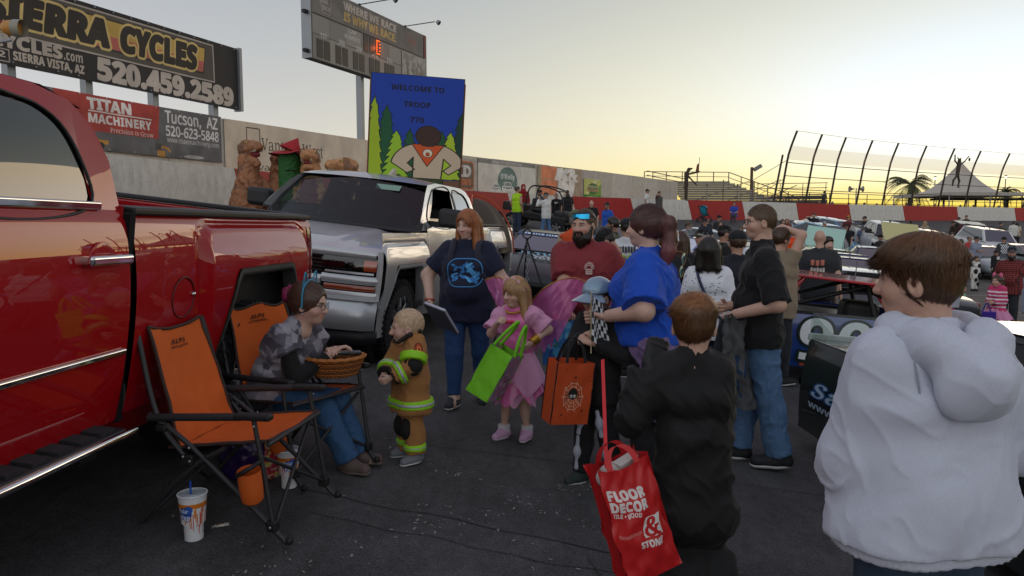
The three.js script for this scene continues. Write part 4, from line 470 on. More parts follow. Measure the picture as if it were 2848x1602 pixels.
function headGeo(S, cell, o = {}) { // head frame: eyes at y = 0, face to +z
  const P = [elp([0, 0.022, -0.012], [0.076, 0.094, 0.096]), elp([0, -0.04, 0.026], [0.056, 0.078, 0.063], { k: 0.05 }), elp([0, -0.092, 0.056], [0.024, 0.02, 0.024], { k: 0.035 }), elp([0, 0.012, 0.068], [0.05, 0.012, 0.018], { k: 0.02 }), ...[-1, 1].flatMap((s) => [elp([s * 0.038, -0.036, 0.058], [0.024, 0.02, 0.022], { k: 0.03 }), elp([s * 0.03, -0.006, 0.092], [0.019, 0.013, 0.013], { op: 'sub', k: 0.014 }), elp([s * 0.03, -0.006, 0.073], [0.0135, 0.0125, 0.0135], { k: 0.003 }), elp([s * 0.077, -0.018, -0.006], [0.011, 0.031, 0.019], { k: 0.008, rx: 0.25 }), elp([s * 0.085, -0.016, -0.002], [0.006, 0.018, 0.009], { op: 'sub', k: 0.005 })]), cap([0, 0.004, 0.084], [0, -0.034, 0.106], 0.008, 0.0125, { k: 0.014 }), ...[-1, 1].map((s) => elp([s * 0.011, -0.037, 0.097], [0.009, 0.008, 0.01], { k: 0.008 })), cap([-0.018, -0.062, 0.084], [0.018, -0.062, 0.084], 0.0065, 0.0065, { k: 0.008 }), cap([-0.014, -0.072, 0.083], [0.014, -0.072, 0.083], 0.007, 0.007, { k: 0.008 }), cap([-0.02, -0.067, 0.093], [0.02, -0.067, 0.093], 0.0025, 0.0025, { op: 'sub', k: 0.004 })];
  if (o.neck !== false) P.push(cap([0, -0.06, -0.025], [0, -0.17, -0.03], 0.05, 0.054, { k: 0.03 }));
  const brow = o.brow ?? [0.12, 0.07, 0.04], stub = o.stubble;
  return sdf(P, cell, { k: 0.03, color(x, y, z) {
    const ax = Math.abs(x), n = 1 + 0.05 * n3(x * 40, y * 40, z * 40); let c = S.map((v) => v * n);
    if (z > 0.06 && ax < 0.026 && y < -0.056 && y > -0.08) { const t = 0.55 * sstep(0.026, 0.018, ax); c = [mix(c[0], S[0] * 0.85, t), mix(c[1], S[1] * 0.48, t), mix(c[2], S[2] * 0.5, t)]; }
    const ch = Math.exp(-(((ax - 0.04) / 0.02) ** 2 + ((y + 0.035) / 0.02) ** 2)) * 0.16 * (z > 0.03 ? 1 : 0); c = [c[0] * (1 + 0.3 * ch), c[1] * (1 - ch), c[2] * (1 - ch)];
    const ex = ax - 0.03, ey = y + 0.006, er = Math.hypot(ex / 1.35, ey); if (z > 0.068 && er < 0.0095) { c = er < 0.0052 && Math.hypot(ex, ey) < 0.0062 ? [0.03, 0.03, 0.03] : [0.55, 0.52, 0.5]; if (ey > 0.004) c = S.map((v) => v * 0.5); } else if (z > 0.06 && er < 0.0125 && ey > 0.001) c = S.map((v) => v * 0.55);
    const by = 0.017 - 0.12 * Math.max(0, ax - 0.034); if (z > 0.045 && ax > 0.012 && ax < 0.05 && Math.abs(y - by) < 0.0042) c = brow;
    if (stub && y < -0.03 && z > -0.02 && !(ax < 0.024 && y > -0.078 && y < -0.056)) { const t = stub[3] * sstep(-0.03, -0.06, y); c = c.map((v, i) => mix(v, stub[i], t)); }
    return c; } });
}
// flat hair ribbons over a hair volume
function strands(prims, k, base, n, seed, o) {
  const r = rng(seed), pos = base.attributes.position, nor = base.attributes.normal, P = [], N = [], C = [], ix = base.index, tri = ix.count / 3, W = o.w ?? 0.0022, steps = o.steps ?? 5, st = (o.len ?? 0.05) / steps;
  for (let q = 0; q < n; q++) {
    const t = Math.floor(r() * tri) * 3, a = ix.getX(t), b = ix.getX(t + 1), c = ix.getX(t + 2), u = r(), v = r() * (1 - u), w = 1 - u - v; let p = [0, 1, 2].map((i) => pos.array[a * 3 + i] * u + pos.array[b * 3 + i] * v + pos.array[c * 3 + i] * w), nn = nrm([0, 1, 2].map((i) => nor.array[a * 3 + i]));
    if (o.skip && o.skip(p)) continue; const tone = o.tone(p, r), lift = (o.lift ?? 0.003) * r(), pts = [], ns = []; const jit = [r() - 0.5, r() - 0.5, r() - 0.5].map((x) => x * (o.jit ?? 0.5));
    for (let s = 0; s <= steps; s++) { pts.push(p.slice()); ns.push(nn); let d = o.dir(p, nn); d = nrm(add(d, jit)); const dn = d[0] * nn[0] + d[1] * nn[1] + d[2] * nn[2]; d = nrm(add(d, nn, -dn * (o.hug ?? 0.9))); p = add(p, d, st); const e = 0.003, f0 = field(prims, k, ...p), gr = nrm([field(prims, k, p[0] + e, p[1], p[2]) - f0, field(prims, k, p[0], p[1] + e, p[2]) - f0, field(prims, k, p[0], p[1], p[2] + e) - f0]); if (f0 < lift || o.stick) p = add(p, gr, (lift - f0) * 0.9); nn = gr; }
    for (let s = 0; s < steps; s++) { const tan = nrm(sub3(pts[s + 1], pts[s])), sd0 = nrm(cross(tan, ns[s])), wa = W * (1 - 0.8 * s / steps), wb = W * (1 - 0.8 * (s + 1) / steps), A = add(pts[s], sd0, wa), B = add(pts[s], sd0, -wa), Cc = add(pts[s + 1], sd0, wb), D = add(pts[s + 1], sd0, -wb); const cr = cross(sub3(B, A), sub3(D, A)), fw = cr[0] * ns[s][0] + cr[1] * ns[s][1] + cr[2] * ns[s][2] > 0; for (const [q0, m] of fw ? [[A, s], [B, s], [D, s + 1], [A, s], [D, s + 1], [Cc, s + 1]] : [[A, s], [D, s + 1], [B, s], [A, s], [Cc, s + 1], [D, s + 1]]) { P.push(...q0); N.push(...ns[m]); C.push(...tone); } }
  }
  const g = new THREE.BufferGeometry(); g.setAttribute('position', new THREE.Float32BufferAttribute(P, 3)); g.setAttribute('normal', new THREE.Float32BufferAttribute(N, 3)); g.setAttribute('uv', new THREE.Float32BufferAttribute(new Float32Array(P.length / 3 * 2), 2)); g.setAttribute('color', new THREE.Float32BufferAttribute(C, 3)); return g;
}
function hairGeo(type, c, q, seed = 1, o = {}) { // c: linear rgb
  const P = []; let flow, len = 0.04, cell = [0.005, 0.008, 0.014][q], n = [2600, 700, 0][q], jit = 0.5, W = [0.0016, 0.0026, 0][q], c2 = o.c2;
  const shell = (t, front = 0.02) => { P.push(elp([0, 0.02, -0.013], [0.078 + t, 0.096 + t, 0.098 + t])); };
  const face = (hx, y0, depth = 0.062) => P.push(elp([0, y0 - 0.1, 0.1], [hx, 0.1, depth], { op: 'sub', k: 0.012 }));
  if (type === 'buzz') { shell(0.003); face(0.072, 0.052); P.push(cut([0, -1, 0.75], 0.03)); len = 0.008; jit = 0.9; flow = (p) => [p[0] * 3, -0.6, p[2] * 3 - 0.3]; }
  else if (type === 'short') { shell(0.008); P.push(elp([0, 0.07, 0.02], [0.07, 0.054, 0.085], { k: 0.03 })); face(0.07, 0.05); P.push(cut([0, -1, 0.72], 0.042)); len = 0.03; flow = (p) => [p[0] * 6, -0.5, (p[2] + 0.03) * 8]; }
  else if (type === 'crop') { // fuller top, shaved sides
    shell(0.004); P.push(elp([0, 0.06, -0.012], [0.083, 0.066, 0.1], { k: 0.02 })); P.push(elp([0, 0.068, 0.03], [0.062, 0.04, 0.06], { k: 0.03 })); face(0.068, 0.045, 0.05); P.push(cut([0, -1, 0.72], 0.044)); len = 0.045; jit = 0.35; flow = (p) => (p[1] > 0.03 ? [p[0] * 5 + 0.25, -0.15, 0.2 + p[2] * 5] : [0.1, -1, -0.2]); }
  else { shell(0.012); face(0.062, type === 'bangs' ? 0.028 : 0.062, 0.07); flow = (p) => [p[0] * 2.5 * (p[1] > 0 ? 1 : 0), -1, (p[2] - 0.02) * 3 * (p[1] > 0 ? 1 : 0)]; len = 0.09; jit = 0.18; const L = o.L ?? 0.3;
    if (type === 'long' || type === 'bangs') { for (const s of [-1, 1]) P.push(cap([s * 0.07, 0.02, -0.01], [s * (0.1 + (o.spread ?? 0)), -L, o.fz ?? 0.05], 0.032, 0.03, { k: 0.03 }), cap([s * 0.05, 0, -0.06], [s * 0.075, -L * 0.95, -0.07], 0.045, 0.035, { k: 0.03 })); P.push(cap([0, 0, -0.07], [0, -L * 0.95, -0.075], 0.05, 0.035, { k: 0.04 })); }
    if (type === 'pony') { P.push(cut([0, -1, 0.55], 0.052)); const t = o.tail ?? [[0, 0.045, -0.115], [0, 0.01, -0.15], [0.01, -0.12, -0.15], [0.01, -0.27, -0.11]]; for (let i = 0; i < t.length - 1; i++) P.push(cap(t[i], t[i + 1], [0.022, 0.036, 0.036][i], [0.036, 0.036, 0.012][i], { k: 0.03 })); flow = (p) => (p[2] > -0.1 ? [-p[0] * 3, 0.2, -1] : [0, -1, 0.1]); }
    if (type === 'bun') { P.push(cut([0, -1, 0.55], 0.05)); P.push(elp([0, 0.03, -0.125], [0.042, 0.042, 0.04], { k: 0.02 })); flow = (p) => (p[2] > -0.1 ? [-p[0] * 3, 0.1, -1] : [p[1] - 0.03, -p[0], 0.2]); } }
  const k = 0.02, tone0 = (p, r) => { const f = 0.55 + 1.0 * r() * r() + 0.25 * r(); let b = c; if (c2) { const t = clamp(o.mixAt ? o.mixAt(p) : 0); b = c.map((v, i) => mix(v, c2[i], t)); } return b.map((v) => v * f); };
  const g = sdf(P, cell, { k, color: (x, y, z) => { let b = c; if (c2) { const t = clamp(o.mixAt ? o.mixAt([x, y, z]) : 0); b = c.map((v, i) => mix(v, c2[i], t)); } const m = 0.8 + 0.3 * n3(x * 90, y * 18, z * 90); return b.map((v) => v * m); }, disp: (x, y, z) => 0.0025 * n3(x * 70, y * 14, z * 70) });
  if (!n) return g; const rib = strands(P, k, g, o.n ?? n, seed, { dir: flow, tone: tone0, len: o.len ?? len, jit: o.jit ?? jit, w: o.w ?? W, lift: 0.004, hug: 0.85, skip: o.skip, steps: 5 }); return mergeC([g, rib]);
}
function handPrims(W, d, n, side, curl, sc, th = 0.5) { // wrist, forearm direction, palm normal, +1 left / -1 right
  d = nrm(d); const s = cross(d, n).map((x) => x * side), P = [cap(add(W, d, -0.01), add(W, d, 0.02 * sc), 0.024 * sc, 0.026 * sc)], at = (f, l, h) => add(add(add(W, d, f * sc), s, l * sc), n, h * sc);
  for (const [l, ln] of [[-0.03, 0.062], [-0.01, 0.072], [0.011, 0.068], [0.03, 0.052]]) { P.push(cap(at(0.02, l * 0.7, 0), at(0.085, l, 0), 0.014 * sc, 0.011 * sc, { k: 0.012 })); let p = at(0.085, l, 0), a = 0; const ph = [0.45, 0.32, 0.25].map((x) => x * ln * 1.15 * sc); for (let i = 0; i < 3; i++) { a += curl * [0.9, 1.2, 0.9][i]; const dir = add(d.map((x) => x * Math.cos(a)), n, Math.sin(a)), e = add(p, dir, ph[i]); P.push(cap(p, e, (0.0098 - i * 0.0008) * sc, (0.0092 - i * 0.0008) * sc, { k: 0.004 })); p = e; } }
  let p = at(0.025, -0.026, 0.006), dir = nrm(add(add(d.map((x) => x * 0.75), s, -0.75), n, th)); let e = add(p, dir, 0.04 * sc); P.push(cap(p, e, 0.014 * sc, 0.011 * sc, { k: 0.01 })); dir = nrm(add(add(d.map((x) => x * 1.0), s, -0.15), n, th * 1.2)); P.push(cap(e, add(e, dir, 0.036 * sc), 0.0105 * sc, 0.009 * sc, { k: 0.004 })); return P;
}
const folds = (amp, seed = 1, v = 1) => (x, y, z) => { // long soft creases with sharp crests
  const wx = 0.5 * n3(x * 3 + seed, y * 3, z * 3), wy = 0.5 * n3(x * 3, y * 3 + seed, z * 3 + 5), r1 = 1 - Math.abs(n3(x * 4.2 * v + wx + seed, y * 3.4 + wy + x * 2, z * 4.2 * v)), r2 = 1 - Math.abs(n3(x * 9 * v + wx * 2, y * 6 - x * 5 + seed, z * 9 * v + wy)); return amp * (1.1 * r1 ** 3 + 0.5 * r2 ** 4 - 0.45 + 0.5 * n3(x * 2.5 + seed, y * 2.5, z * 2.5)); };
/* build a person. Local frame: faces +z, +x is the person's left, feet on y = 0.
   b: H height, leg, sh, g girth, hs head scale, lm limb girth, belly, bust; p: pose with hand and foot targets */
function person(o) {
  const b = { H: 1.72, leg: 0.515, sh: 0.17, hip: 0.085, g: 1, hs: 1, lm: 1, belly: 0, bust: 0, ...o.b }, p = o.p ?? {}, q = o.q ?? 0, H = b.H, S = SK[o.skin ?? 'fair'] ?? o.skin, s = H / 1.72;
  const grp = o.group_, t = thing(o.name ?? 'person', o.label, o.category ?? 'person', o.at, o.face ?? 0, grp);
  const hipY = p.hipY ?? b.leg * H, P0 = p.P ?? [p.hipX ?? 0, hipY, p.hipZ ?? 0], U = nrm([Math.sin(p.side ?? 0), Math.cos(p.lean ?? 0), Math.sin(p.lean ?? 0)]), tw = p.twist ?? 0, X = [Math.cos(tw), Math.sin(p.tilt ?? 0) * 0.5, -Math.sin(tw)], Fz = nrm(cross(X, U)), tl = (0.815 - b.leg) * H, Sc = add(P0, U, tl);
  const shl = add(add(Sc, X, b.sh * s), U, -0.018 * H), shr = add(add(Sc, X, -b.sh * s), U, -0.018 * H), hl = add(P0, [b.hip * s, 0, 0]), hr = add(P0, [-b.hip * s, 0, 0]);
  const ua = 0.172 * H, fa = 0.15 * H, th = (b.leg - 0.04) * H * 0.51, sh = (b.leg - 0.04) * H * 0.49;
  const LH = p.LH ?? [(b.sh + 0.06) * s, hipY - 0.02 * H, 0.04], RH = p.RH ?? [-(b.sh + 0.06) * s, hipY - 0.02 * H, 0.04], LF = p.LF ?? [0.1 * s, 0.04 * H, 0], RF = p.RF ?? [-0.1 * s, 0.04 * H, 0];
  const [el, wl] = ik(shl, LH, ua, fa, p.LE ?? [0.5, -0.6, -0.7]), [er, wr] = ik(shr, RH, ua, fa, p.RE ?? [-0.5, -0.6, -0.7]), [kl, al] = ik(hl, LF, th, sh, p.LK ?? [0.1, 0, 1]), [kr, ar] = ik(hr, RF, th, sh, p.RK ?? [-0.1, 0, 1]);
  const headC = add(add(Sc, U, 0.185 * H - 0.115 * b.hs), p.headOff ?? [0, 0, 0.02]), hm = new THREE.Matrix4().compose(V(...headC), new THREE.Quaternion().setFromEuler(new THREE.Euler(p.hp ?? 0, p.hy ?? 0, p.hr ?? 0, 'YXZ')), V(b.hs, b.hs, b.hs));
  const cellB = [0.012, 0.016, 0.026][q], cellC = o.cell ?? [0.0105, 0.014, 0.024][q], cellH = [0.004, 0.007, 0.016][q], g = b.g * s, lm = b.lm * s;
  const torso = (d) => [cap(hl, hr, 0.095 * g + d, 0.095 * g + d), cap(add(lerp3(P0, Sc, 0.38), X, 0.055 * g), add(lerp3(P0, Sc, 0.38), X, -0.055 * g), 0.096 * g + d, 0.096 * g + d), cap(add(lerp3(P0, Sc, 0.72), X, 0.075 * g), add(lerp3(P0, Sc, 0.72), X, -0.075 * g), 0.104 * g + d, 0.104 * g + d), cap(add(Sc, U, 0.03 * H), add(shl, X, -0.03 * s), 0.04 * s + d * 0.5, 0.046 * s + d * 0.8), cap(add(Sc, U, 0.03 * H), add(shr, X, 0.03 * s), 0.04 * s + d * 0.5, 0.046 * s + d * 0.8), ...(b.belly ? [elp(add(lerp3(P0, Sc, 0.33), Fz, 0.07 * g), [0.12 * g * (0.8 + b.belly), 0.15 * s, 0.08 * g + b.belly * 0.1 + d])] : []), ...(b.bust ? [-1, 1].map((e) => elp(add(add(lerp3(P0, Sc, 0.68), X, e * 0.07 * g), Fz, 0.085 * g), [0.06 * s * b.bust + d, 0.06 * s * b.bust + d, 0.06 * s * b.bust + d], { k: 0.05 })) : []), ...(b.butt ? [-1, 1].map((e) => elp(add(add(P0, [e * 0.06 * g, 0, 0]), Fz, -0.06 * g), [0.085 * g + d, 0.1 * g, 0.07 * g + d])) : [])];
  const arm = (A, E, Wr, d, t0 = 0, t1 = 2, oo = {}) => { const out = [], m = (t) => (t <= 1 ? lerp3(A, E, t) : lerp3(E, Wr, t - 1)), r = (t) => (t <= 1 ? mix(0.052, 0.041, t) : mix(0.041, 0.028, t - 1)) * lm + d; if (t1 <= 1) out.push(cap(m(t0), m(t1), r(t0), r(t1) + (oo.flare ?? 0), { flat: oo.flat })); else { out.push(cap(m(t0), E, r(t0), r(1))); out.push(cap(E, m(t1), r(1), r(t1) + (oo.flare ?? 0), { flat: oo.flat })); } return out; };
  const leg = (A, K, An, d, t1 = 2, oo = {}) => { const m = (t) => (t <= 1 ? lerp3(A, K, t) : lerp3(K, An, t - 1)), out = [cap(A, t1 < 1 ? m(t1) : K, 0.082 * lm + d, mix(0.082, 0.056, Math.min(1, t1)) * lm + d + (t1 < 1 ? oo.flare ?? 0 : 0), { flat: t1 < 1 && oo.flat })]; if (t1 > 1) { out.push(cap(K, m(t1), 0.056 * lm + d, mix(0.056, 0.036, t1 - 1) * lm + d + (oo.flare ?? 0), { flat: oo.flat })); const cf = add(lerp3(K, An, 0.28), [0, 0, -0.018 * lm]); if (t1 > 1.3) out.push(elp(cf, [0.05 * lm + d, 0.1 * lm, 0.052 * lm + d])); } return out; };
  const J = { P0, Sc, U, X, Fz, shl, shr, hl, hr, el, er, wl, wr, kl, kr, al, ar, headC, hm, s, H, torso, arm, leg, g, lm, cellC, q, t };
  // skin: body, head and hands in one mesh
  const skinC = (x, y, z) => { const m = 1 + 0.05 * n3(x * 20, y * 20, z * 20); return S.map((v) => v * m); };
  const bodyP = [...torso(-0.012), cap(add(Sc, U, -0.02), lerp3(Sc, headC, 0.8), 0.056 * s, 0.05 * s * b.hs), ...arm(shl, el, wl, 0), ...arm(shr, er, wr, 0), ...leg(hl, kl, al, -0.004), ...leg(hr, kr, ar, -0.004), cap(al, add(al, [0, -0.02 * H, 0.09 * s]), 0.034 * lm, 0.028 * lm), cap(ar, add(ar, [0, -0.02 * H, 0.09 * s]), 0.034 * lm, 0.028 * lm)];
  const parts = [sdf(bodyP, cellB, { k: 0.035, color: skinC })]; const hg = headGeo(S, cellH, o.headO); hg.applyMatrix4(hm); parts.push(hg);
  const fl = nrm(sub3(wl, el)), fr = nrm(sub3(wr, er)), pn = (d, want) => nrm(add(want, d, -(d[0] * want[0] + d[1] * want[1] + d[2] * want[2]))); const hsz = (o.handS ?? 0.98) * (0.4 + 0.6 * s);
  if (q < 2) { for (const [W, d, nw, sd, cu] of [[wl, p.LD ?? fl, p.LN ?? [-1, 0, 0.2], 1, p.LC ?? 0.35], [wr, p.RD ?? fr, p.RN ?? [1, 0, 0.2], -1, p.RC ?? 0.35]]) parts.push(sdf(handPrims(W, d, pn(nrm(d), nw), sd, cu, hsz), q ? 0.006 : 0.0042, { k: 0.01, color: skinC })); } else for (const [W, d] of [[wl, fl], [wr, fr]]) parts.push(sdf([cap(W, add(W, d, 0.08 * s), 0.032 * s, 0.03 * s), cap(add(W, d, 0.08 * s), add(W, d, 0.15 * s), 0.026 * s, 0.018 * s)], 0.018, { k: 0.02, color: skinC }));
  const body = mesh('body', mergeC(parts), skinMat, t); J.body = body;
  // clothes
  if (o.top) { const T = o.top, d = T.d ?? 0.012, slt = T.sleeve ?? 0.62, hem = T.hem ?? hipY - 0.06 * H, sl = slt > 0 ? [...arm(shl, el, wl, T.sd ?? 0.012, 0, slt, { flat: true, flare: T.flare ?? 0.004 }), ...arm(shr, er, wr, T.sd ?? 0.012, 0, slt, { flat: true, flare: T.flare ?? 0.004 })] : []; const dr = T.drape ?? 0.1, w2 = lerp3(P0, Sc, 0.2), w4 = lerp3(P0, Sc, 0.42), pr = [...torso(d), cap(add(w2, X, 0.07 * g), add(w2, X, -0.07 * g), dr * g + d, dr * g + d), cap(add(w4, X, 0.068 * g), add(w4, X, -0.068 * g), (dr - 0.002) * g + d, (dr - 0.002) * g + d), cap(hl, hr, 0.1 * g + d, 0.1 * g + d), cap(add(hl, [0, -0.07 * H, 0]), add(hr, [0, -0.07 * H, 0]), 0.098 * g + d, 0.098 * g + d), ...sl, ...(T.extra ? T.extra(J) : []), cap(add(Sc, U, -0.01 * H), add(Sc, U, 0.012 * H), 0.072 * s, 0.07 * s), cap(add(add(Sc, U, 0.056 * H), Fz, 0.01 + (T.neck ?? 0)), add(add(Sc, U, 0.2), Fz, 0.02), 0.058 * s + (T.neck ?? 0), 0.07 * s, { op: 'sub', k: 0.012 }), cut([0, -1, 0], -hem)]; J.topP = pr; J.topM = mesh(T.name ?? 'shirt', sdf(pr, cellC, { k: T.k ?? 0.04, disp: q < 2 ? folds(T.fold ?? 0.005, T.seed ?? 1, T.fv ?? 1) : null }), T.m ?? cloth(T.c, T.kind), t); }
  if (o.bottom) { const B = o.bottom, d = B.d ?? 0.012, t1 = B.t1 ?? 1.93, pr = [cap(hl, hr, 0.094 * g + d * 0.5, 0.094 * g + d * 0.5), cap(add(hl, [-0.02 * g, 0.06 * H, 0]), add(hr, [0.02 * g, 0.06 * H, 0]), 0.08 * g + d * 0.3, 0.08 * g + d * 0.3), ...(b.butt ? torso(d * 0.5).slice(-2) : []), ...leg(hl, kl, al, d, t1, { flat: true, flare: B.flare ?? 0.006 }), ...leg(hr, kr, ar, d, t1, { flat: true, flare: B.flare ?? 0.006 }), ...(B.extra ? B.extra(J) : []), cut([0, 1, 0], B.top ?? hipY + 0.05 * H)]; J.botP = pr; J.botM = mesh(B.name ?? 'trousers', sdf(pr, cellC, { k: 0.03, disp: q < 2 ? folds(B.fold ?? 0.004, 7) : null }), B.m ?? cloth(B.c, B.kind ?? 'cotton'), t); }
  if (o.shoes !== null) { const c = o.shoes ?? '#1a1a1c'; [[al, p.lfy ?? 0.15, p.lfp ?? 0], [ar, p.rfy ?? -0.15, p.rfp ?? 0]].forEach(([A, fy, fp]) => { const dz = [Math.sin(fy) * Math.cos(fp), -Math.sin(fp), Math.cos(fy) * Math.cos(fp)], sz = (o.shoeS ?? 1) * s, g0 = A[1] - 0.04 * H, hb = [A[0] - dz[0] * 0.035 * sz, g0 + 0.04 * sz, A[2] - dz[2] * 0.035 * sz], toe = add(add(hb, dz, 0.17 * sz), [0, -0.004, 0]), pr = [cap(hb, add(hb, dz, 0.06 * sz), 0.04 * sz, 0.042 * sz), cap(add(hb, dz, 0.06 * sz), toe, 0.044 * sz, 0.038 * sz, { k: 0.05 }), cap(hb, add(A, [0, 0.03 * sz, 0]), 0.04 * sz, 0.04 * sz), ...(fp ? [] : [cut([0, -1, 0], -(g0 + 0.012 * sz))])]; const sm = mesh('shoe', sdf(pr, [0.006, 0.009, 0.018][q], { k: 0.03 }), typeof c === 'string' ? M(c, 0.7) : c, t); if (q < 2 && !fp) mesh('sole', sdf([cap(hb, add(hb, dz, 0.06 * sz), 0.046 * sz, 0.044 * sz), cap(add(hb, dz, 0.06 * sz), toe, 0.05 * sz, 0.043 * sz, { k: 0.05 }), cut([0, -1, 0], -g0), cut([0, 1, 0], g0 + 0.022 * sz)], 0.007, { k: 0.03 }), M(o.sole ?? '#c9c9c4', 0.8), sm); }); }
  if (o.hair) { const h = hairGeo(o.hair.type, o.hair.c, q, o.hair.seed ?? 3, o.hair); h.applyMatrix4(hm); J.hairM = mesh('hair', h, hairMat, t); }
  if (o.beard) { const bp = o.beard.P ?? [elp([0, -0.095, 0.04], [0.06, 0.06, 0.055]), elp([0, -0.13, 0.05], [0.045, 0.06, 0.04]), ...[-1, 1].map((e) => cap([e * 0.07, -0.02, 0.01], [e * 0.05, -0.1, 0.04], 0.014, 0.03)), cap([-0.03, -0.052, 0.088], [0.03, -0.052, 0.088], 0.008, 0.008), elp([0, -0.066, 0.1], [0.02, 0.011, 0.03], { op: 'sub', k: 0.008 })]; let h = sdf(bp, [0.005, 0.008, 0.014][q], { k: 0.02, color: (x, y, z) => o.beard.c.map((v) => v * (0.8 + 0.3 * n3(x * 80, y * 30, z * 80))), disp: (x, y, z) => 0.003 * n3(x * 70, y * 25, z * 70) }); if (q < 2) h = mergeC([h, strands(bp, 0.02, h, q ? 400 : 1200, 9, { dir: () => [0, -1, 0.25], tone: (pp, r) => o.beard.c.map((v) => v * (0.5 + r())), len: 0.03, w: 0.0016, jit: 0.7, hug: 0.5, steps: 3 })]); h.applyMatrix4(hm); mesh('beard', h, hairMat, t); }
  if (o.hat) { // baseball cap in the head frame
    const D = o.hat, dome = sdf([elp([0, 0.035, -0.012], [0.093, 0.098, 0.113]), cut([0, -1, 0], -0.036), elp([0, 0.03, -0.012], [0.087, 0.091, 0.107], { op: 'sub', k: 0.002 })], [0.005, 0.007, 0.014][q], { k: 0.01 }); const sgn = D.back ? -1 : 1, br = []; const brim = sheet(14, 6, (u, v) => { const a = mix(-1.15, 1.15, u), r = mix(0.1, D.brim ?? 0.178, v * Math.cos(a * 0.62) ** 0.8); return [Math.sin(a) * r * 0.86, 0.046 - 0.022 * Math.abs(Math.sin(a)) - 0.03 * v * (D.drop ?? 0.6), sgn * (Math.cos(a) * r - 0.005)]; }); const under = brim.clone().translate(0, -0.004, 0); const gg = [dome, brim, under]; if (D.full) { const rim = sheet(30, 4, (u, v) => { const a = u * 2 * PI, r = mix(0.09, D.full, v); return [Math.sin(a) * r * 0.92, 0.05 + 0.012 * v, Math.cos(a) * r - 0.01]; }); gg.push(rim); } const hm_ = mesh('hat', gg, D.m ?? cloth(D.c ?? '#17181b'), t); hm_.geometry.applyMatrix4(hm); J.hatM = hm_; }
  if (o.after) o.after(J, t); return t;
}
// a print laid on a garment: marches from outside on to the cloth
function decal(J, prims, k, origin, dir, up, w, h, tex, parent, name = 'print', lift = 0.004) {
  dir = nrm(dir); const right = nrm(cross(up, dir.map((x) => -x))), n = 18; const g = sheet(n, n, (u, v) => { let p = add(add(origin, right, (u - 0.5) * w), up, (v - 0.5) * h); for (let i = 0; i < 40; i++) { const d = field(prims, k, ...p); if (d < 0.0015) break; p = add(p, dir, d * 0.8); } return add(p, dir, -lift); });
  return mesh(name, g, M('#ffffff', 0.85, { map: tex, transparent: true, alphaTest: 0.35 }), parent);
}
// ---------- cars ----------
function loft(secs, n = 28, close = true) { // superellipse rings along x
  const rows = secs.length, p = [], ix = [], uv = [];
  secs.forEach(([x, w, y0, y1, e = 3.2], r) => { for (let k = 0; k <= n; k++) { const a = k / n * 2 * PI, c = Math.cos(a), s = Math.sin(a), f = (v) => Math.sign(v) * Math.pow(Math.abs(v), 2 / e); p.push(x, (y0 + y1) / 2 + (y1 - y0) / 2 * f(s), w * f(c)); uv.push(x, a); } });
  for (let r = 0; r < rows - 1; r++) for (let k = 0; k < n; k++) { const a = r * (n + 1) + k; ix.push(a, a + 1, a + n + 2, a, a + n + 2, a + n + 1); }
  if (close) for (const r of [0, rows - 1]) { const c = p.length / 3; const [x, , y0, y1] = secs[r]; p.push(x, (y0 + y1) / 2, 0); uv.push(0, 0); for (let k = 0; k < n; k++) ix.push(c, r * (n + 1) + k, r * (n + 1) + k + 1); }
  const g = new THREE.BufferGeometry(); g.setAttribute('position', new THREE.Float32BufferAttribute(p, 3)); g.setAttribute('uv', new THREE.Float32BufferAttribute(uv, 2)); g.setIndex(ix); g.computeVertexNormals(); return g;
}
const quadG = (a, b, c, d) => sheet(4, 4, (u, v) => lerp3(lerp3(a, b, u), lerp3(d, c, u), v));
const carGlass = M('#141a22', 0.06, { clearcoat: 1 });
const paintM = (c) => M(c, 0.4, { clearcoat: 1, clearcoatRoughness: 0.04 });
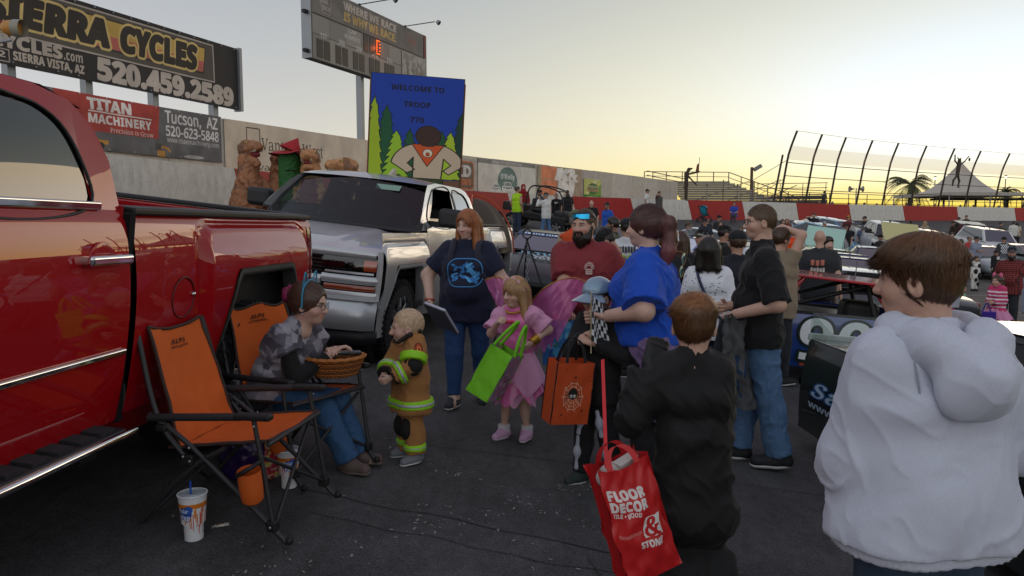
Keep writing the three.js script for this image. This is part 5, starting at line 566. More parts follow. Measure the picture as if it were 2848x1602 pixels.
function car(name, label, category, o) { // rear at x = 0, left at -z
  const t = thing(name, label, category, [0, 0, 0], 0, o.group), P = o.coat ? M(o.c, 0.5, { clearcoat: o.coat }) : paintM(o.c), L = o.L ?? 4.9, k = L / 4.9, W = o.W ?? 0.95, h = o.h ?? 1.3, b = o.belt ?? 0.92, tall = o.suv;
  const S = tall ? [[0, W * 0.9, 0.45, b], [0.1, W, 0.36, b + 0.08], [1.2, W, 0.3, b + 0.08], [2.9, W, 0.3, b + 0.06], [3.4, W, 0.3, b + 0.04], [4.4, W * 0.96, 0.32, b - 0.06], [4.75, W * 0.9, 0.36, b - 0.2], [4.85, W * 0.78, 0.42, b - 0.32]] : [[0, W * 0.82, 0.4, b - 0.12], [0.14, W * 0.95, 0.28, b - 0.01], [0.9, W, 0.24, b + 0.03], [2.4, W, 0.22, b + 0.01], [3.6, W, 0.22, b - 0.05], [4.4, W * 0.97, 0.22, b - 0.15], [4.78, W * 0.88, 0.24, b - 0.28], [4.92, W * 0.7, 0.28, b - 0.4]];
  mesh('body', loft(S.map(([x, ...r]) => [x * k, ...r])), P, t);
  const [x0, x1, x2, x3] = (o.gh ?? (tall ? [0.12, 0.5, 2.7, 3.45] : [0.55, 1.35, 2.55, 3.45])).map((x) => x * k), wb = W * 0.88, wt = W * 0.7, yb = b - 0.02, yt = h - 0.04;
  const A = (s) => [x0, yb, s * wb], B = (s) => [x3, yb, s * wb], C = (s) => [x2, yt, s * wt], D = (s) => [x1, yt, s * wt];
  mesh('cabin_frame', [quadG(A(-1), B(-1), C(-1), D(-1)), quadG(A(1), B(1), C(1), D(1)), quadG(B(-1), B(1), C(1), C(-1)), quadG(A(-1), A(1), D(1), D(-1))], o.frame ? paintM(o.frame) : P, t);
  mesh('roof', sheet(8, 10, (u, v) => { const a = mix(-1, 1, v), e = mix(x1, x2, u); return [mix(x1 - 0.03, x2 + 0.05, u), yt + 0.045 * (1 - a * a * a * a) * (0.5 + 0.5 * Math.sin(PI * u)) - 0.005, a * (wt + 0.015)]; }), o.coat ? P : paintM(o.roof ?? o.c), t);
  const ins = (a, b2, c, d, m, off) => { const ce = [0, 1, 2].map((i) => (a[i] + b2[i] + c[i] + d[i]) / 4), f = (p) => add(lerp3(p, ce, m), off); return quadG(f(a), f(b2), f(c), f(d)); };
  const gl = o.glass ?? carGlass; mesh('windshield', ins(B(-1), B(1), C(1), C(-1), 0.1, [0.012, 0.006, 0]), gl, t); mesh('rear_window', ins(A(-1), A(1), D(1), D(-1), 0.12, [-0.012, 0.006, 0]), gl, t); for (const s of [-1, 1]) mesh('side_window', ins(A(s), B(s), C(s), D(s), 0.14, [0, 0.004, s * 0.012]), o.openSides ? M('#07080a', 0.9) : gl, t);
  if (o.sunStrip) mesh('sun_strip', ins(lerp3(B(-1), C(-1), 0.82), lerp3(B(1), C(1), 0.82), C(1), C(-1), 0.03, [0.02, 0.012, 0]), M('#ffffff', 0.4, { map: ctex(512, 48, (c) => { c.fillStyle = o.sunStrip[0]; c.fillRect(0, 0, 512, 48); c.fillStyle = '#cfe0f0'; for (let i = 0; i < 22; i++) c.fillRect(30 + i * 20 + (i % 5 === 4 ? 8 : 0), 12, 12, 24); }) }), t);
  if (o.number) for (const s of [-1, 1]) mesh('number', sheet(4, 4, (u, v) => [mix(2.7, 1.9, u), mix(0.38, 0.82, v), s * (W + 0.01)].map((q, i) => (i ? q : s < 0 ? q : 4.6 - q))), M('#ffffff', 0.4, { map: ctex(128, 96, (c) => { c.clearRect(0, 0, 128, 96); txt(c, o.number, 8, 6, 112, 84, o.numC ?? '#e8e4dc', { skew: 0.15, bold: 6 }); }, { clampEdges: true }), transparent: true, alphaTest: 0.4 }), t);
  if (o.hoodText) mesh('hood_lettering', sheet(6, 6, (u, v) => { const x = mix(4.25, 3.6, v) * k; return [x, b - 0.04 + (4.25 - x) * 0.12 - 0.045, mix(-0.6, 0.6, u)]; }), M('#ffffff', 0.4, { map: ctex(512, 256, (c) => { c.clearRect(0, 0, 512, 256); txt(c, o.hoodText[0], 30, 20, 450, 100, '#7fb4cc', { skew: 0.25 }); txt(c, o.hoodText[1], 30, 140, 300, 50, '#b9c6d0', { skew: 0.25 }); txt(c, o.hoodText[2], 60, 196, 300, 50, '#b9c6d0', { skew: 0.25 }); }, { clampEdges: true }), transparent: true, alphaTest: 0.4 }), t);
  if (o.hoodUp) { mesh('raised_hood', [rbox(1.15, 0.04, W * 1.6, 0.015, 3.75 * k, b + 0.42, 0, 0, 0, -0.75)], paintM(o.hoodUp), t); mesh('engine', [rbox(0.8, 0.2, 0.8, 0.05, 3.9 * k, b - 0.04, 0)], darkSteel, t); }
  if (o.hatch) mesh('open_hatch', [rbox(1.0, 0.06, W * 1.5, 0.03, -0.35, h + 0.06, 0, 0, 0, -0.12)], paintM('#5a5c60'), t);
  for (const s of [-1, 1]) { const hl = mesh('headlight', ball(0.13, 4.74 * k, b - 0.3, s * W * 0.68, 0.5, 0.55, 1.2, 12), M('#c9cbc6', 0.15, { clearcoat: 1 }), t); mesh('tail_light', ball(0.1, 0.05, b - 0.15, s * W * 0.68, 0.5, 0.6, 1.4, 10), M('#7a0f10', 0.2), t); for (const x of [0.95, 3.95]) wheel(t, x * k, 0.33, s * (W - 0.1), 0.33, 0.24, s, o.rim ?? alloy, 5, false); }
  mesh('grille', loft([[4.8 * k, W * 0.5, 0.34, 0.5], [4.95 * k, W * 0.45, 0.36, 0.48]]), blackPlastic, t); if (o.spoiler) mesh('spoiler', [sheet(4, 2, (u, v) => [-0.02 - 0.08 * v, b + 0.0 + 0.16 * v, mix(-W * 0.9, W * 0.9, u)])], P, t);
  if (o.rack) for (const s of [-1, 1]) mesh('roof_rail', rod([x1, h + 0.06, s * wt * 0.9], [x2, h + 0.06, s * wt * 0.9], 0.025), darkSteel, t);
  if (o.cage) { const q = []; for (let i = 0; i < 7; i++) { const z0 = mix(-wt, wt, i / 6), z1 = mix(-wt, wt, (i + (i % 2 ? -1 : 1)) / 6); q.push(rod([x3 - 0.1, yb + 0.03, mix(-wb, wb, i / 6)], [x2 + 0.02, yt, clamp(z1, -wt, wt)], 0.025, 6)); } mesh('truss_bars', q, paintM('#2c4f9a'), t); }
  t.userData.len = [0.95 * k, 3.95 * k, W - 0.1]; pose(t, o.at[0], o.at[1], o.ry); return t;
}
// ry: heading; forward = (cos ry, -sin ry). facing the camera: -PI/2
const FC = -PI / 2;
const fwd = (x, z, ry, d) => [x - Math.cos(ry) * d, z + Math.sin(ry) * d];
car('black_race_car', 'black late model race car behind the silver truck facing the crowd', 'race car', { c: '#14181c', roof: '#1d2226', at: fwd(0.42, -12.3, FC - 0.12, 4.9), ry: FC - 0.12, W: 1.0, h: 1.26, sunStrip: ['#2a466e', 'DESERT PREMIER'], hoodText: ['CAPITAL', 'ON', 'MTRUX'], coat: 0.3, glass: M('#28344a', 0.05, { clearcoat: 1 }) });
car('blue_stock_car', 'blue and white stock car behind the bearded man', 'race car', { c: '#2a4a84', roof: '#b9bfc8', at: fwd(2.5, -18.6, FC - 0.3, 4.9), ry: FC - 0.3, spoiler: true });
car('white_stock_car', 'white and blue stock car parked by the track wall', 'race car', { c: '#b4bac2', roof: '#8fb0cc', at: [6.2, -29.5], ry: FC + 0.9, spoiler: true });
car('white_race_coupe', 'white race coupe behind the man with a red cap', 'race car', { c: '#c6c8ca', at: [8.6, -31.5], ry: FC + 1.2 });
car('truss_race_car', 'purple and blue race car with lattice bars across its windshield', 'race car', { c: '#7a4a8c', roof: '#3f63b0', at: fwd(5.0, -17.6, FC - 0.15, 4.9), ry: FC - 0.15, cage: true, glass: M('#cfd6e0', 0.3), openSides: true });
car('mint_hot_rod', 'mint green classic car with its hood raised', 'car', { c: '#7fae9c', at: fwd(12.6, -29.6, FC - 0.5, 4.6), ry: FC - 0.5, hoodUp: '#9cc4b4', L: 4.6 });
car('blue_beetle', 'round light blue classic car beside the man in white', 'car', { c: '#4f8fb0', roof: '#5a9cc0', at: [15.0, -38.2], ry: FC + 0.3, L: 4.1, h: 1.42, gh: [0.5, 1.7, 3.0, 4.0], belt: 0.95 });
car('blue_beetle', 'round blue classic car parked close to the wall', 'car', { c: '#2f6f9c', at: [17.2, -41.2], ry: FC + 0.25, L: 4.1, h: 1.42, gh: [0.5, 1.7, 3.0, 4.0], belt: 0.95 });
car('white_far_car', 'white low car nosed against the far red wall panel', 'car', { c: '#c4cdd2', at: [16.2, -41.5], ry: FC + 1.4, L: 4.4 });
car('yellow_green_car', 'yellow green car with a rounded hood near the orange shirt', 'car', { c: '#8f9a48', at: fwd(10.6, -22.8, FC - 0.2, 4.4), ry: FC - 0.2, L: 4.4 });
car('navy_car', 'navy blue sedan in front of the white pickup', 'car', { c: '#1c2a48', at: fwd(13.3, -25.6, FC - 0.35, 4.8), ry: FC - 0.35 });
car('white_roof_car', 'white roofed stock car with blue glass behind the smiling man', 'race car', { c: '#5a6a86', roof: '#d0d2d0', at: fwd(9.4, -19.6, FC - 0.3, 4.9), ry: FC - 0.3, glass: M('#2b3a5c', 0.06, { clearcoat: 1 }) });
car('purple_race_car', 'purple race car with white roof and lettering on its tail', 'race car', { c: '#4a3f78', roof: '#c4c4cc', at: [7.6, -15.3], ry: FC + PI - 0.25, openSides: true });
{
  const pc = car('green_white_race_car', 'race car with long white roof and a bright green door', 'race car', { c: '#22242a', roof: '#d8d8d4', at: [7.9, -13.0], ry: PI + 0.12, h: 1.22, W: 1.0, openSides: true }); mesh('green_panel', sheet(3, 3, (u, v) => [mix(0.4, 1.4, u), mix(0.94, 1.14, v * (0.4 + 0.6 * u)), -(0.9 - 0.14 * v)]), paintM('#2c9c3a'), pc); }
car('black_hatchback', 'black low car with raised panel beside the white pickup', 'car', { c: '#17191b', roof: '#26302c', at: fwd(22.6, -37.2, FC - 0.1, 4.6), ry: FC - 0.1, L: 4.6 });
car('grey_roof_car', 'white car hidden up to its roof below the black hatchback', 'car', { c: '#b9bdc0', at: fwd(20.6, -33.0, FC - 0.2, 4.6), ry: FC - 0.2, L: 4.6 });
car('white_suv', 'white sport utility vehicle with its rear hatch open', 'car', { c: '#c9cbc9', suv: true, h: 1.72, belt: 1.08, at: fwd(25.6, -36.6, FC - 0.15, 4.9), ry: FC - 0.15, hatch: true, rack: true, glass: M('#3a3f4c', 0.06, { clearcoat: 1 }) });
car('silver_sedan', 'silver sedan parked in front of the white sport utility vehicle', 'car', { c: '#8d9298', at: fwd(20.4, -29.2, FC - 0.15, 4.8), ry: FC - 0.15 });
car('dark_green_car', 'dark green car parked beside the man in plaid', 'car', { c: '#24342c', roof: '#4a5c52', at: fwd(24.2, -31.6, FC - 0.1, 4.8), ry: FC - 0.1 });
{ // far white pickup, hood raised
  const wp = pickup('white_pickup_truck', 'white pickup with a pale yellow hood raised in the crowd', paintM('#c8c9c6'), { cab: 2.2, rim: alloy, trim: blackPlastic, sideGlass: [carGlass, carGlass], rearGlass: carGlass, windshield: carGlass, handle: chrome, bumper: chrome, fin: blackPlastic }); mesh('raised_hood', rbox(1.15, 0.04, 1.6, 0.015, 4.75, 1.62, 0, 0, 0, -0.7), paintM('#b9b478'), wp); wp.userData.len = [0.9, 4.84, 0.87]; const q = fwd(17.6, -32.4, FC - 0.2, 5.6); pose(wp, q[0], q[1], FC - 0.2);
}
{ // dirt modified number 90: heading left, left side to the camera
  const t = thing('modified_race_car', 'red and blue open cockpit race car numbered 90', 'race car'), blue = paintM('#173e8c'), red = paintM('#a81420'), dk = M('#101114', 0.6);
  const side = (s) => sheet(20, 6, (u, v) => { const x = mix(0.0, 3.0, u), top = mix(0.86, 0.78, u); return [x, mix(0.2, top, v), s * (0.92 + 0.03 * Math.sin(PI * v))]; });
  for (const s of [-1, 1]) { mesh('side_panel', side(s), blue, t); mesh('number_graphic', sheet(10, 6, (u, v) => { const x = mix(2.28, 1.42, u); return [s < 0 ? x : 3.7 - x, mix(0.26, 0.82, v), s * 0.962]; }), M('#ffffff', 0.35, { map: ctex(256, 192, (c) => { c.clearRect(0, 0, 256, 192); txt(c, '90', 16, 12, 224, 168, '#eef1f4', { stroke: '#10231c', lw: 9, skew: 0.06 }); }, { clampEdges: true }), transparent: true, alphaTest: 0.4 }), t); mesh('sponsor_graphic', sheet(4, 4, (u, v) => { const x = mix(1.4, 0.72, u); return [s < 0 ? x : 2.1 - x, mix(0.3, 0.84, v), s * 0.962]; }), M('#ffffff', 0.35, { map: ctex(256, 224, (c) => { c.clearRect(0, 0, 256, 224); c.fillStyle = '#d8d4d0'; c.fillRect(14, 10, 64, 66); txt(c, 'CV', 20, 20, 52, 44, '#b01c22', { skew: 0.2 }); ell(c, 140, 56, 46, 44, '#3a2a34', '#9aa0aa', 6); c.fillStyle = '#b05a64'; c.fillRect(100, 42, 80, 26); ell(c, 140, 124, 52, 22, '#c2952a', '#2a1c0a', 5); txt(c, 'M', 112, 108, 56, 32, '#2a1c0a', { bold: 5 }); c.fillStyle = '#cfd2d6'; c.fillRect(66, 156, 150, 48); txt(c, 'MAHLE', 74, 164, 134, 32, '#2a3450'); }, { clampEdges: true }), transparent: true, alphaTest: 0.4 }), t); mesh('skirt_lettering', sheet(4, 1, (u, v) => { const x = mix(2.2, 1.2, u); return [s < 0 ? x : 3.4 - x, mix(0.21, 0.27, v), s * 0.945]; }), M('#ffffff', 0.4, { map: ctex(256, 32, (c) => { c.clearRect(0, 0, 256, 32); c.fillStyle = '#a84a30'; for (let i = 0; i < 6; i++) c.fillRect(8 + i * 22, 6, 14, 20); txt(c, 'MOD', 160, 4, 84, 24, '#b8743a', { skew: 0.2 }); }, { clampEdges: true }), transparent: true, alphaTest: 0.4 }), t);
    mesh('sail_panel', extrude([[0.2, 0.84], [1.0, 0.84], [1.28, 1.2], [1.08, 1.2]], 0.02, 0.004).translate(0, 0, s * 0.78 - 0.01), red, t); mesh('window_post', rod([2.5, 0.8, s * 0.75], [2.2, 1.2, s * 0.68], 0.025), red, t); mesh('roll_bar', [rod([1.3, 0.5, s * 0.6], [1.5, 1.17, s * 0.55], 0.025), rod([1.5, 1.17, s * 0.55], [2.6, 0.75, s * 0.6], 0.025), rod([1.35, 0.8, s * 0.6], [2.5, 0.78, s * 0.6], 0.022), rod([0.5, 0.75, s * 0.5], [1.5, 1.15, s * 0.55], 0.022)], dk, t); wheel(t, 0.7, 0.35, s * 0.82, 0.35, 0.3, s, dk, 5, false); wheel(t, 3.7, 0.35, s * 0.9, 0.35, 0.3, s, dk, 5, false); }
  mesh('roof', [rbox(1.25, 0.035, 1.5, 0.012, 1.72, 1.21, 0, 0, 0, 0.02)], red, t); mesh('roof_lip', box(0.04, 0.06, 1.5, 1.1, 1.205, 0), red, t); mesh('rear_deck', [rbox(1.3, 0.02, 1.8, 0.006, 0.4, 0.85, 0)], M('#8c2a22', 0.25, { clearcoat: 1 }), t); mesh('interior_deck', rbox(1.5, 0.02, 1.7, 0.006, 1.9, 0.77, 0), M('#2e3034', 0.4), t); mesh('seat', [rbox(0.4, 0.5, 0.45, 0.08, 1.5, 0.72, -0.2)], dk, t); mesh('tail_panel', box(0.03, 0.5, 1.8, -0.02, 0.58, 0), blue, t); mesh('engine', [rbox(0.7, 0.35, 0.5, 0.05, 3.2, 0.7, 0), cyl(0.18, 0.18, 0.12, 3.2, 0.95, 0)], steel, t); mesh('front_hood', rbox(1.1, 0.25, 0.7, 0.08, 3.7, 0.62, 0), red, t); mesh('frame_rails', [box(4.2, 0.08, 0.08, 2, 0.3, -0.4), box(4.2, 0.08, 0.08, 2, 0.3, 0.4)], dk, t); mesh('antenna', rod([1.6, 1.22, -0.3], [1.6, 1.44, -0.3], 0.006), steel, t); mesh('window_tag', box(0.14, 0.07, 0.012, 1.15, 1.13, -0.8), M('#9ac41e', 0.6), t);
  t.userData.len = [0.7, 3.7, 0.82]; pose(t, 5.55, -8.3, PI - 0.27);
}
{ // near late model: right side to the camera, nose towards the viewer
  const t = thing('late_model_race_car', 'black and lime late model race car behind the boy in the hoodie', 'race car'), blk = paintM('#0e1512'), lm = paintM('#8fce14'), wh = paintM('#d9dad6');
  const g = ctex(1024, 512, (c, w, h) => { c.fillStyle = '#0e1614'; c.fillRect(0, 0, w, h); poly(c, [[0, 60], [260, 0], [380, 0], [120, 220], [0, 260]], '#1d2a26'); poly(c, [[140, 0], [180, 0], [330, 260], [290, 260]], '#a9b2bc'); poly(c, [[200, 0], [214, 0], [420, 200], [400, 210]], '#2f6fae'); poly(c, [[330, 0], [1024, 0], [1024, 120], [430, 60]], '#8fce14'); poly(c, [[700, 512], [1024, 300], [1024, 420], [860, 512]], '#1f6ab8'); poly(c, [[0, 400], [300, 330], [300, 512], [0, 512]], '#141b19'); txt(c, 'Sage', 40, 210, 190, 110, '#b9cde0', { face: 'serif', skew: 0.3, stroke: '#2a5a94', lw: 14 }); txt(c, 'www.sage', 36, 330, 180, 44, '#b9cde0'); });
  for (const s of [-1, 1]) mesh('side_panel', sheet(30, 8, (u, v) => { const x = mix(0, 4.6, u); return [x, mix(0.14, 0.84 - 0.1 * sstep(2.6, 4.6, x), v), s * (0.95 + 0.03 * Math.sin(PI * v) - 0.2 * sstep(4.0, 4.6, x))]; }), M('#ffffff', 0.3, { map: g, clearcoat: 1 }), t);
  mesh('tail_panel', box(0.03, 0.68, 1.9, 0.0, 0.48, 0), blk, t); mesh('rear_deck', rbox(1.4, 0.02, 1.88, 0.006, 0.7, 0.84, 0), blk, t); mesh('hood', sheet(6, 6, (u, v) => [mix(3.0, 4.6, u), mix(0.85, 0.55, u * u), mix(-0.9, 0.9, v)]), lm, t); mesh('spoiler', sheet(6, 2, (u, v) => [-0.05 - 0.06 * v, 0.85 + 0.2 * v, mix(-0.9, 0.9, u)]), clearGlass('#dfe8e4'), t); for (const s of [-1, 1]) mesh('spoiler_end', sheet(3, 2, (u, v) => [mix(0.6, -0.06, u), 0.85 + 0.2 * v * u, s * 0.93]), clearGlass('#dfe8e4'), t); mesh('spoiler_bracket', [rbox(0.03, 0.06, 1.9, 0.008, -0.03, 0.86, 0)], M('#aab3b0', 0.4), t); mesh('rub_rail', tube([[-0.06, 0.5, -0.8], [-0.1, 0.5, 0], [-0.06, 0.5, 0.8], [-0.02, 0.5, 0.97]], 0.03, 20, 8), chrome, t);
  const A = (s) => [0.75, 0.84, s * 0.88], B = (s) => [3.15, 0.82, s * 0.88], C = (s) => [2.35, 1.2, s * 0.66], D = (s) => [1.3, 1.2, s * 0.66]; for (const s of [-1, 1]) { mesh('quarter_panel', quadG(A(s), [1.75, 0.84, s * 0.88], [1.62, 1.15, s * 0.69], [1.2, 1.15, s * 0.69]), lm, t); mesh('window_opening', quadG([1.78, 0.86, s * 0.87], [3.0, 0.84, s * 0.87], [2.36, 1.16, s * 0.68], [1.66, 1.16, s * 0.68]), M('#0b0d0e', 0.6), t); mesh('side_lettering', sheet(4, 2, (u, v) => { const x = s > 0 ? mix(0.95, 1.62, u) : mix(1.62, 0.95, u), y = mix(0.9, 1.06, v); return [x, y, s * (0.895 - (y - 0.84) * 0.612 + 0.006)]; }), M('#ffffff', 0.4, { map: ctex(256, 96, (c) => { c.clearRect(0, 0, 256, 96); txt(c, 'Sally', 20, 10, 200, 76, '#8fce14', { face: 'serif', skew: 0.35, stroke: '#0c100c', lw: 12 }); }, { clampEdges: true }), transparent: true, alphaTest: 0.4 }), t); mesh('window_strip', quadG([1.2, 1.15, s * 0.692], [2.36, 1.16, s * 0.69], C(s), D(s)), M('#15181c', 0.3), t); wheel(t, 0.95, 0.35, s * 0.83, 0.35, 0.26, s, blackGloss, 5, false); wheel(t, 3.75, 0.35, s * 0.83, 0.35, 0.26, s, blackGloss, 5, false); }
  mesh('roof', sheet(6, 8, (u, v) => { const a = mix(-1, 1, v); return [mix(1.28, 2.4, u), 1.2 + 0.035 * (1 - a * a), a * 0.68]; }), wh, t); mesh('windshield', quadG(B(-1), B(1), C(1), C(-1)), carGlass, t); mesh('rear_window', quadG(A(-1), A(1), D(1), D(-1)), carGlass, t); mesh('nose', loft([[4.55, 0.9, 0.16, 0.6], [4.85, 0.75, 0.18, 0.5], [4.95, 0.5, 0.2, 0.42]]), lm, t); mesh('floor', box(4.2, 0.04, 1.7, 2.2, 0.2, 0), M('#0b0b0b', 0.9), t);
  t.userData.len = [0.95, 3.75, 0.83]; pose(t, 3.22, -5.62, -PI / 2 + 0.03);
}
{ // utility cart by the wall
  const t = thing('utility_cart', 'black utility cart with a pipe roof frame by the red wall', 'utility cart'), k = M('#141416', 0.5);
  mesh('cargo_box', [rbox(1.0, 0.35, 1.3, 0.04, 0.5, 0.85, 0)], k, t); mesh('cart_body', [rbox(1.9, 0.35, 1.3, 0.08, 1.9, 0.62, 0), rbox(0.7, 0.4, 1.2, 0.1, 2.6, 0.8, 0)], k, t); mesh('seat', [rbox(0.4, 0.12, 1.1, 0.05, 1.5, 0.9, 0), rbox(0.1, 0.5, 1.1, 0.05, 1.28, 1.1, 0)], M('#2a2a2c', 0.8), t); for (const s of [-1, 1]) { mesh('roof_frame', tube([[1.0, 0.8, s * 0.62], [1.05, 1.7, s * 0.6], [1.2, 1.86, s * 0.58], [2.3, 1.8, s * 0.58], [2.5, 1.6, s * 0.6], [2.7, 0.95, s * 0.62]], 0.03, 30, 8), k, t); wheel(t, 0.5, 0.32, s * 0.6, 0.32, 0.26, s, alloy, 5, false); wheel(t, 2.5, 0.32, s * 0.6, 0.32, 0.26, s, alloy, 5, false); } mesh('roof_frame', [rod([1.2, 1.86, -0.58], [1.2, 1.86, 0.58], 0.03), rod([2.3, 1.8, -0.58], [2.3, 1.8, 0.58], 0.03)], k, t); mesh('steering_wheel', xf(new THREE.TorusGeometry(0.17, 0.018, 8, 20), 2.1, 1.1, -0.3, 0, PI / 2 - 0.4, 0), k, t);
  t.userData.len = [0.5, 2.5, 0.6]; pose(t, -0.3, -31.2, -0.35);
}
{ // stroller by the wall
  const t = thing('stroller', 'black stroller with a turquoise seat by the track wall', 'stroller', [11.6, G(11.6, -43.4), -43.4], -0.8), k = M('#15171a', 0.6), b = M('#2a9ab8', 0.7); mesh('frame', [rod([-0.22, 0.15, -0.35], [-0.22, 1.0, 0.35], 0.02), rod([0.22, 0.15, -0.35], [0.22, 1.0, 0.35], 0.02), rod([-0.22, 1.0, 0.35], [0.22, 1.0, 0.35], 0.02), rod([-0.22, 0.15, 0.35], [-0.22, 0.7, 0.05], 0.02), rod([0.22, 0.15, 0.35], [0.22, 0.7, 0.05], 0.02)], k, t); mesh('seat', sheet(6, 10, (u, v) => [mix(-0.2, 0.2, u), 0.4 + 0.55 * v * v, mix(-0.25, 0.22, v)]), b, t); mesh('canopy', xf(new THREE.SphereGeometry(0.26, 14, 8, 0, 2 * PI, 0, 1.2), 0, 0.78, 0.12, -0.5), b, t); mesh('basket', box(0.36, 0.16, 0.4, 0, 0.3, 0), k, t); for (const [x, z] of [[-0.25, -0.35], [0.25, -0.35], [-0.25, 0.35], [0.25, 0.35]]) mesh('wheel', xf(new THREE.TorusGeometry(0.11, 0.03, 8, 18), x, 0.14, z, 0, PI / 2), k, t);
}
// ---------- camp chairs and things around them ----------
const orange = M('#d2601a', 0.8, { bumpMap: rep(fabricBump, 30), bumpScale: 0.001 }), tubeGrey = M('#3a3a3c', 0.5, { metalness: 0.4 }), blackCap = M('#161618', 0.6), edgeGrey = M('#3a2a24', 0.8), bolt = M('#b9bbbd', 0.3, { metalness: 0.9 });
const chairLogo = ctex(256, 128, (c) => { c.clearRect(0, 0, 256, 128); txt(c, 'ALPS', 46, 18, 150, 50, '#1d120a', { skew: 0.2 }); txt(c, 'MOUNTAINEERING', 30, 84, 196, 24, '#1d120a', { skew: 0.2 }); }, { clampEdges: true });
function campChair(label, x, z, ry, sag) {
  const t = thing('camp_chair', label, 'camp chair', [x, G(x, z), z], ry);
  const cloth2 = (f, nu, nv, nm) => { mesh(nm, merge([sheet(nu, nv, f), sheet(nu, nv, (u, v) => add(f(u, v), [0, -0.004, -0.012]))]), orange, t); const P = (u, v) => f(u, v); mesh('binding', [tube(Array.from({ length: 9 }, (_, i) => P(i / 8, 1)), 0.008, 24, 6), tube(Array.from({ length: 9 }, (_, i) => P(0, i / 8)), 0.008, 24, 6), tube(Array.from({ length: 9 }, (_, i) => P(1, i / 8)), 0.008, 24, 6)], edgeGrey, t); };
  const back = (u, v) => { const a = mix(-1, 1, u), w = mix(0.235, 0.2, v), s = (1 - a * a) * (0.03 + sag * 0.03) * Math.sin(PI * Math.min(1, v * 0.9 + 0.1)); return [a * w, mix(0.4, 0.94, v) - 0.03 * (1 - a * a) * v ** 6 + sag * 0.02 * v ** 4 * Math.cos(a * 4) + 0.003 * n2(u * 8, v * 9), mix(-0.19, -0.33, v) - s - 0.015 * v * v + 0.007 * n2(u * 6 + sag * 4, v * 3)]; };
  const seat = (u, v) => { const a = mix(-1, 1, u); return [a * 0.26, mix(0.405, 0.455, v) - 0.045 * (1 - a * a) * Math.sin(PI * v * 0.85 + 0.2) + 0.006 * n2(u * 3, v * 4), mix(-0.22, 0.25, v)]; };
  cloth2(back, 14, 20, 'backrest'); cloth2(seat, 14, 14, 'seat'); mesh('logo', sheet(8, 6, (u, v) => add(back(0.28 + 0.4 * u, 0.76 + 0.13 * v), [0, 0, 0.008])), M('#ffffff', 0.8, { map: chairLogo, transparent: true, alphaTest: 0.4 }), t);
  for (const s of [-1, 1]) {
    const X = s * 0.275; mesh('upright', [tube([[X, 0.33, -0.1], [X, 0.52, -0.25], [s * 0.25, 0.93, -0.365]], 0.012, 16, 8)], tubeGrey, t); mesh('leg', tube([[X, 0.56, -0.3], [X, 0.43, -0.12], [X, 0.0, 0.34]], 0.012, 16, 8), tubeGrey, t); mesh('leg', tube([[X * 0.98, 0.42, 0.06], [X, 0.33, -0.1], [X, 0.0, -0.42]], 0.012, 16, 8), tubeGrey, t);
    mesh('arm_post', rod([X * 1.02, 0.55, 0.2], [X * 1.02, 0.06, 0.28], 0.011), tubeGrey, t); const ar = mesh('armrest', [rod([X * 1.03, 0.545, -0.3], [X * 1.03, 0.565, 0.14], 0.018, 10)], tubeGrey, t); mesh('arm_end', rbox(0.05, 0.03, 0.17, 0.012, X * 1.03, 0.568, 0.2), blackCap, ar);
    mesh('joint', [rbox(0.045, 0.05, 0.06, 0.01, X, 0.36, -0.12), rbox(0.045, 0.05, 0.05, 0.01, X, 0.08, 0.27), rbox(0.045, 0.035, 0.05, 0.01, X, 0.50, -0.24)], blackCap, t); for (const fz of [0.345, -0.425]) mesh('foot', ball(0.018, X, 0.014, fz), blackCap, t); const bl = []; for (const [y, q] of [[0.36, -0.1], [0.38, -0.13], [0.08, 0.27], [0.53, 0.21], [0.42, -0.1]]) bl.push(ball(0.006, X * 1.1, y, q, 1, 1, 1, 6)); mesh('rivet', bl, bolt, t);
  }
  mesh('cross_brace', [rod([-0.275, 0.08, 0.28], [0.275, 0.4, 0.2], 0.009), rod([0.275, 0.08, 0.27], [-0.275, 0.4, 0.19], 0.009)], tubeGrey, t); mesh('cross_brace', [rod([-0.275, 0.06, -0.36], [0.275, 0.36, -0.14], 0.009), rod([0.275, 0.06, -0.37], [-0.275, 0.36, -0.15], 0.009)], tubeGrey, t); mesh('seat_bar', [rod([-0.27, 0.44, 0.255], [0.27, 0.44, 0.255], 0.011)], tubeGrey, t);
  const cx = -0.33, cz = 0.2, cy = 0.3; const cup = mesh('cup_pouch', xf(new THREE.LatheGeometry([[0, -0.11], [0.03, -0.108], [0.047, -0.09], [0.05, -0.03], [0.05, 0.05]].map((p) => new THREE.Vector2(...p)), 20), cx, cy, cz, 0, 0, 0.2), orange, t); mesh('cup_ring', xf(new THREE.TorusGeometry(0.054, 0.009, 8, 24), cx - 0.01, cy + 0.055, cz, PI / 2 - 0.55, 0, 0.35), blackCap, cup); return t;
}
campChair('empty orange camp chair beside the red truck with a cup holder of wrappers', -1.28, -3.36, 1.42, 0);
campChair('orange camp chair that the seated woman is using', -1.24, -4.09, 1.0, 1);
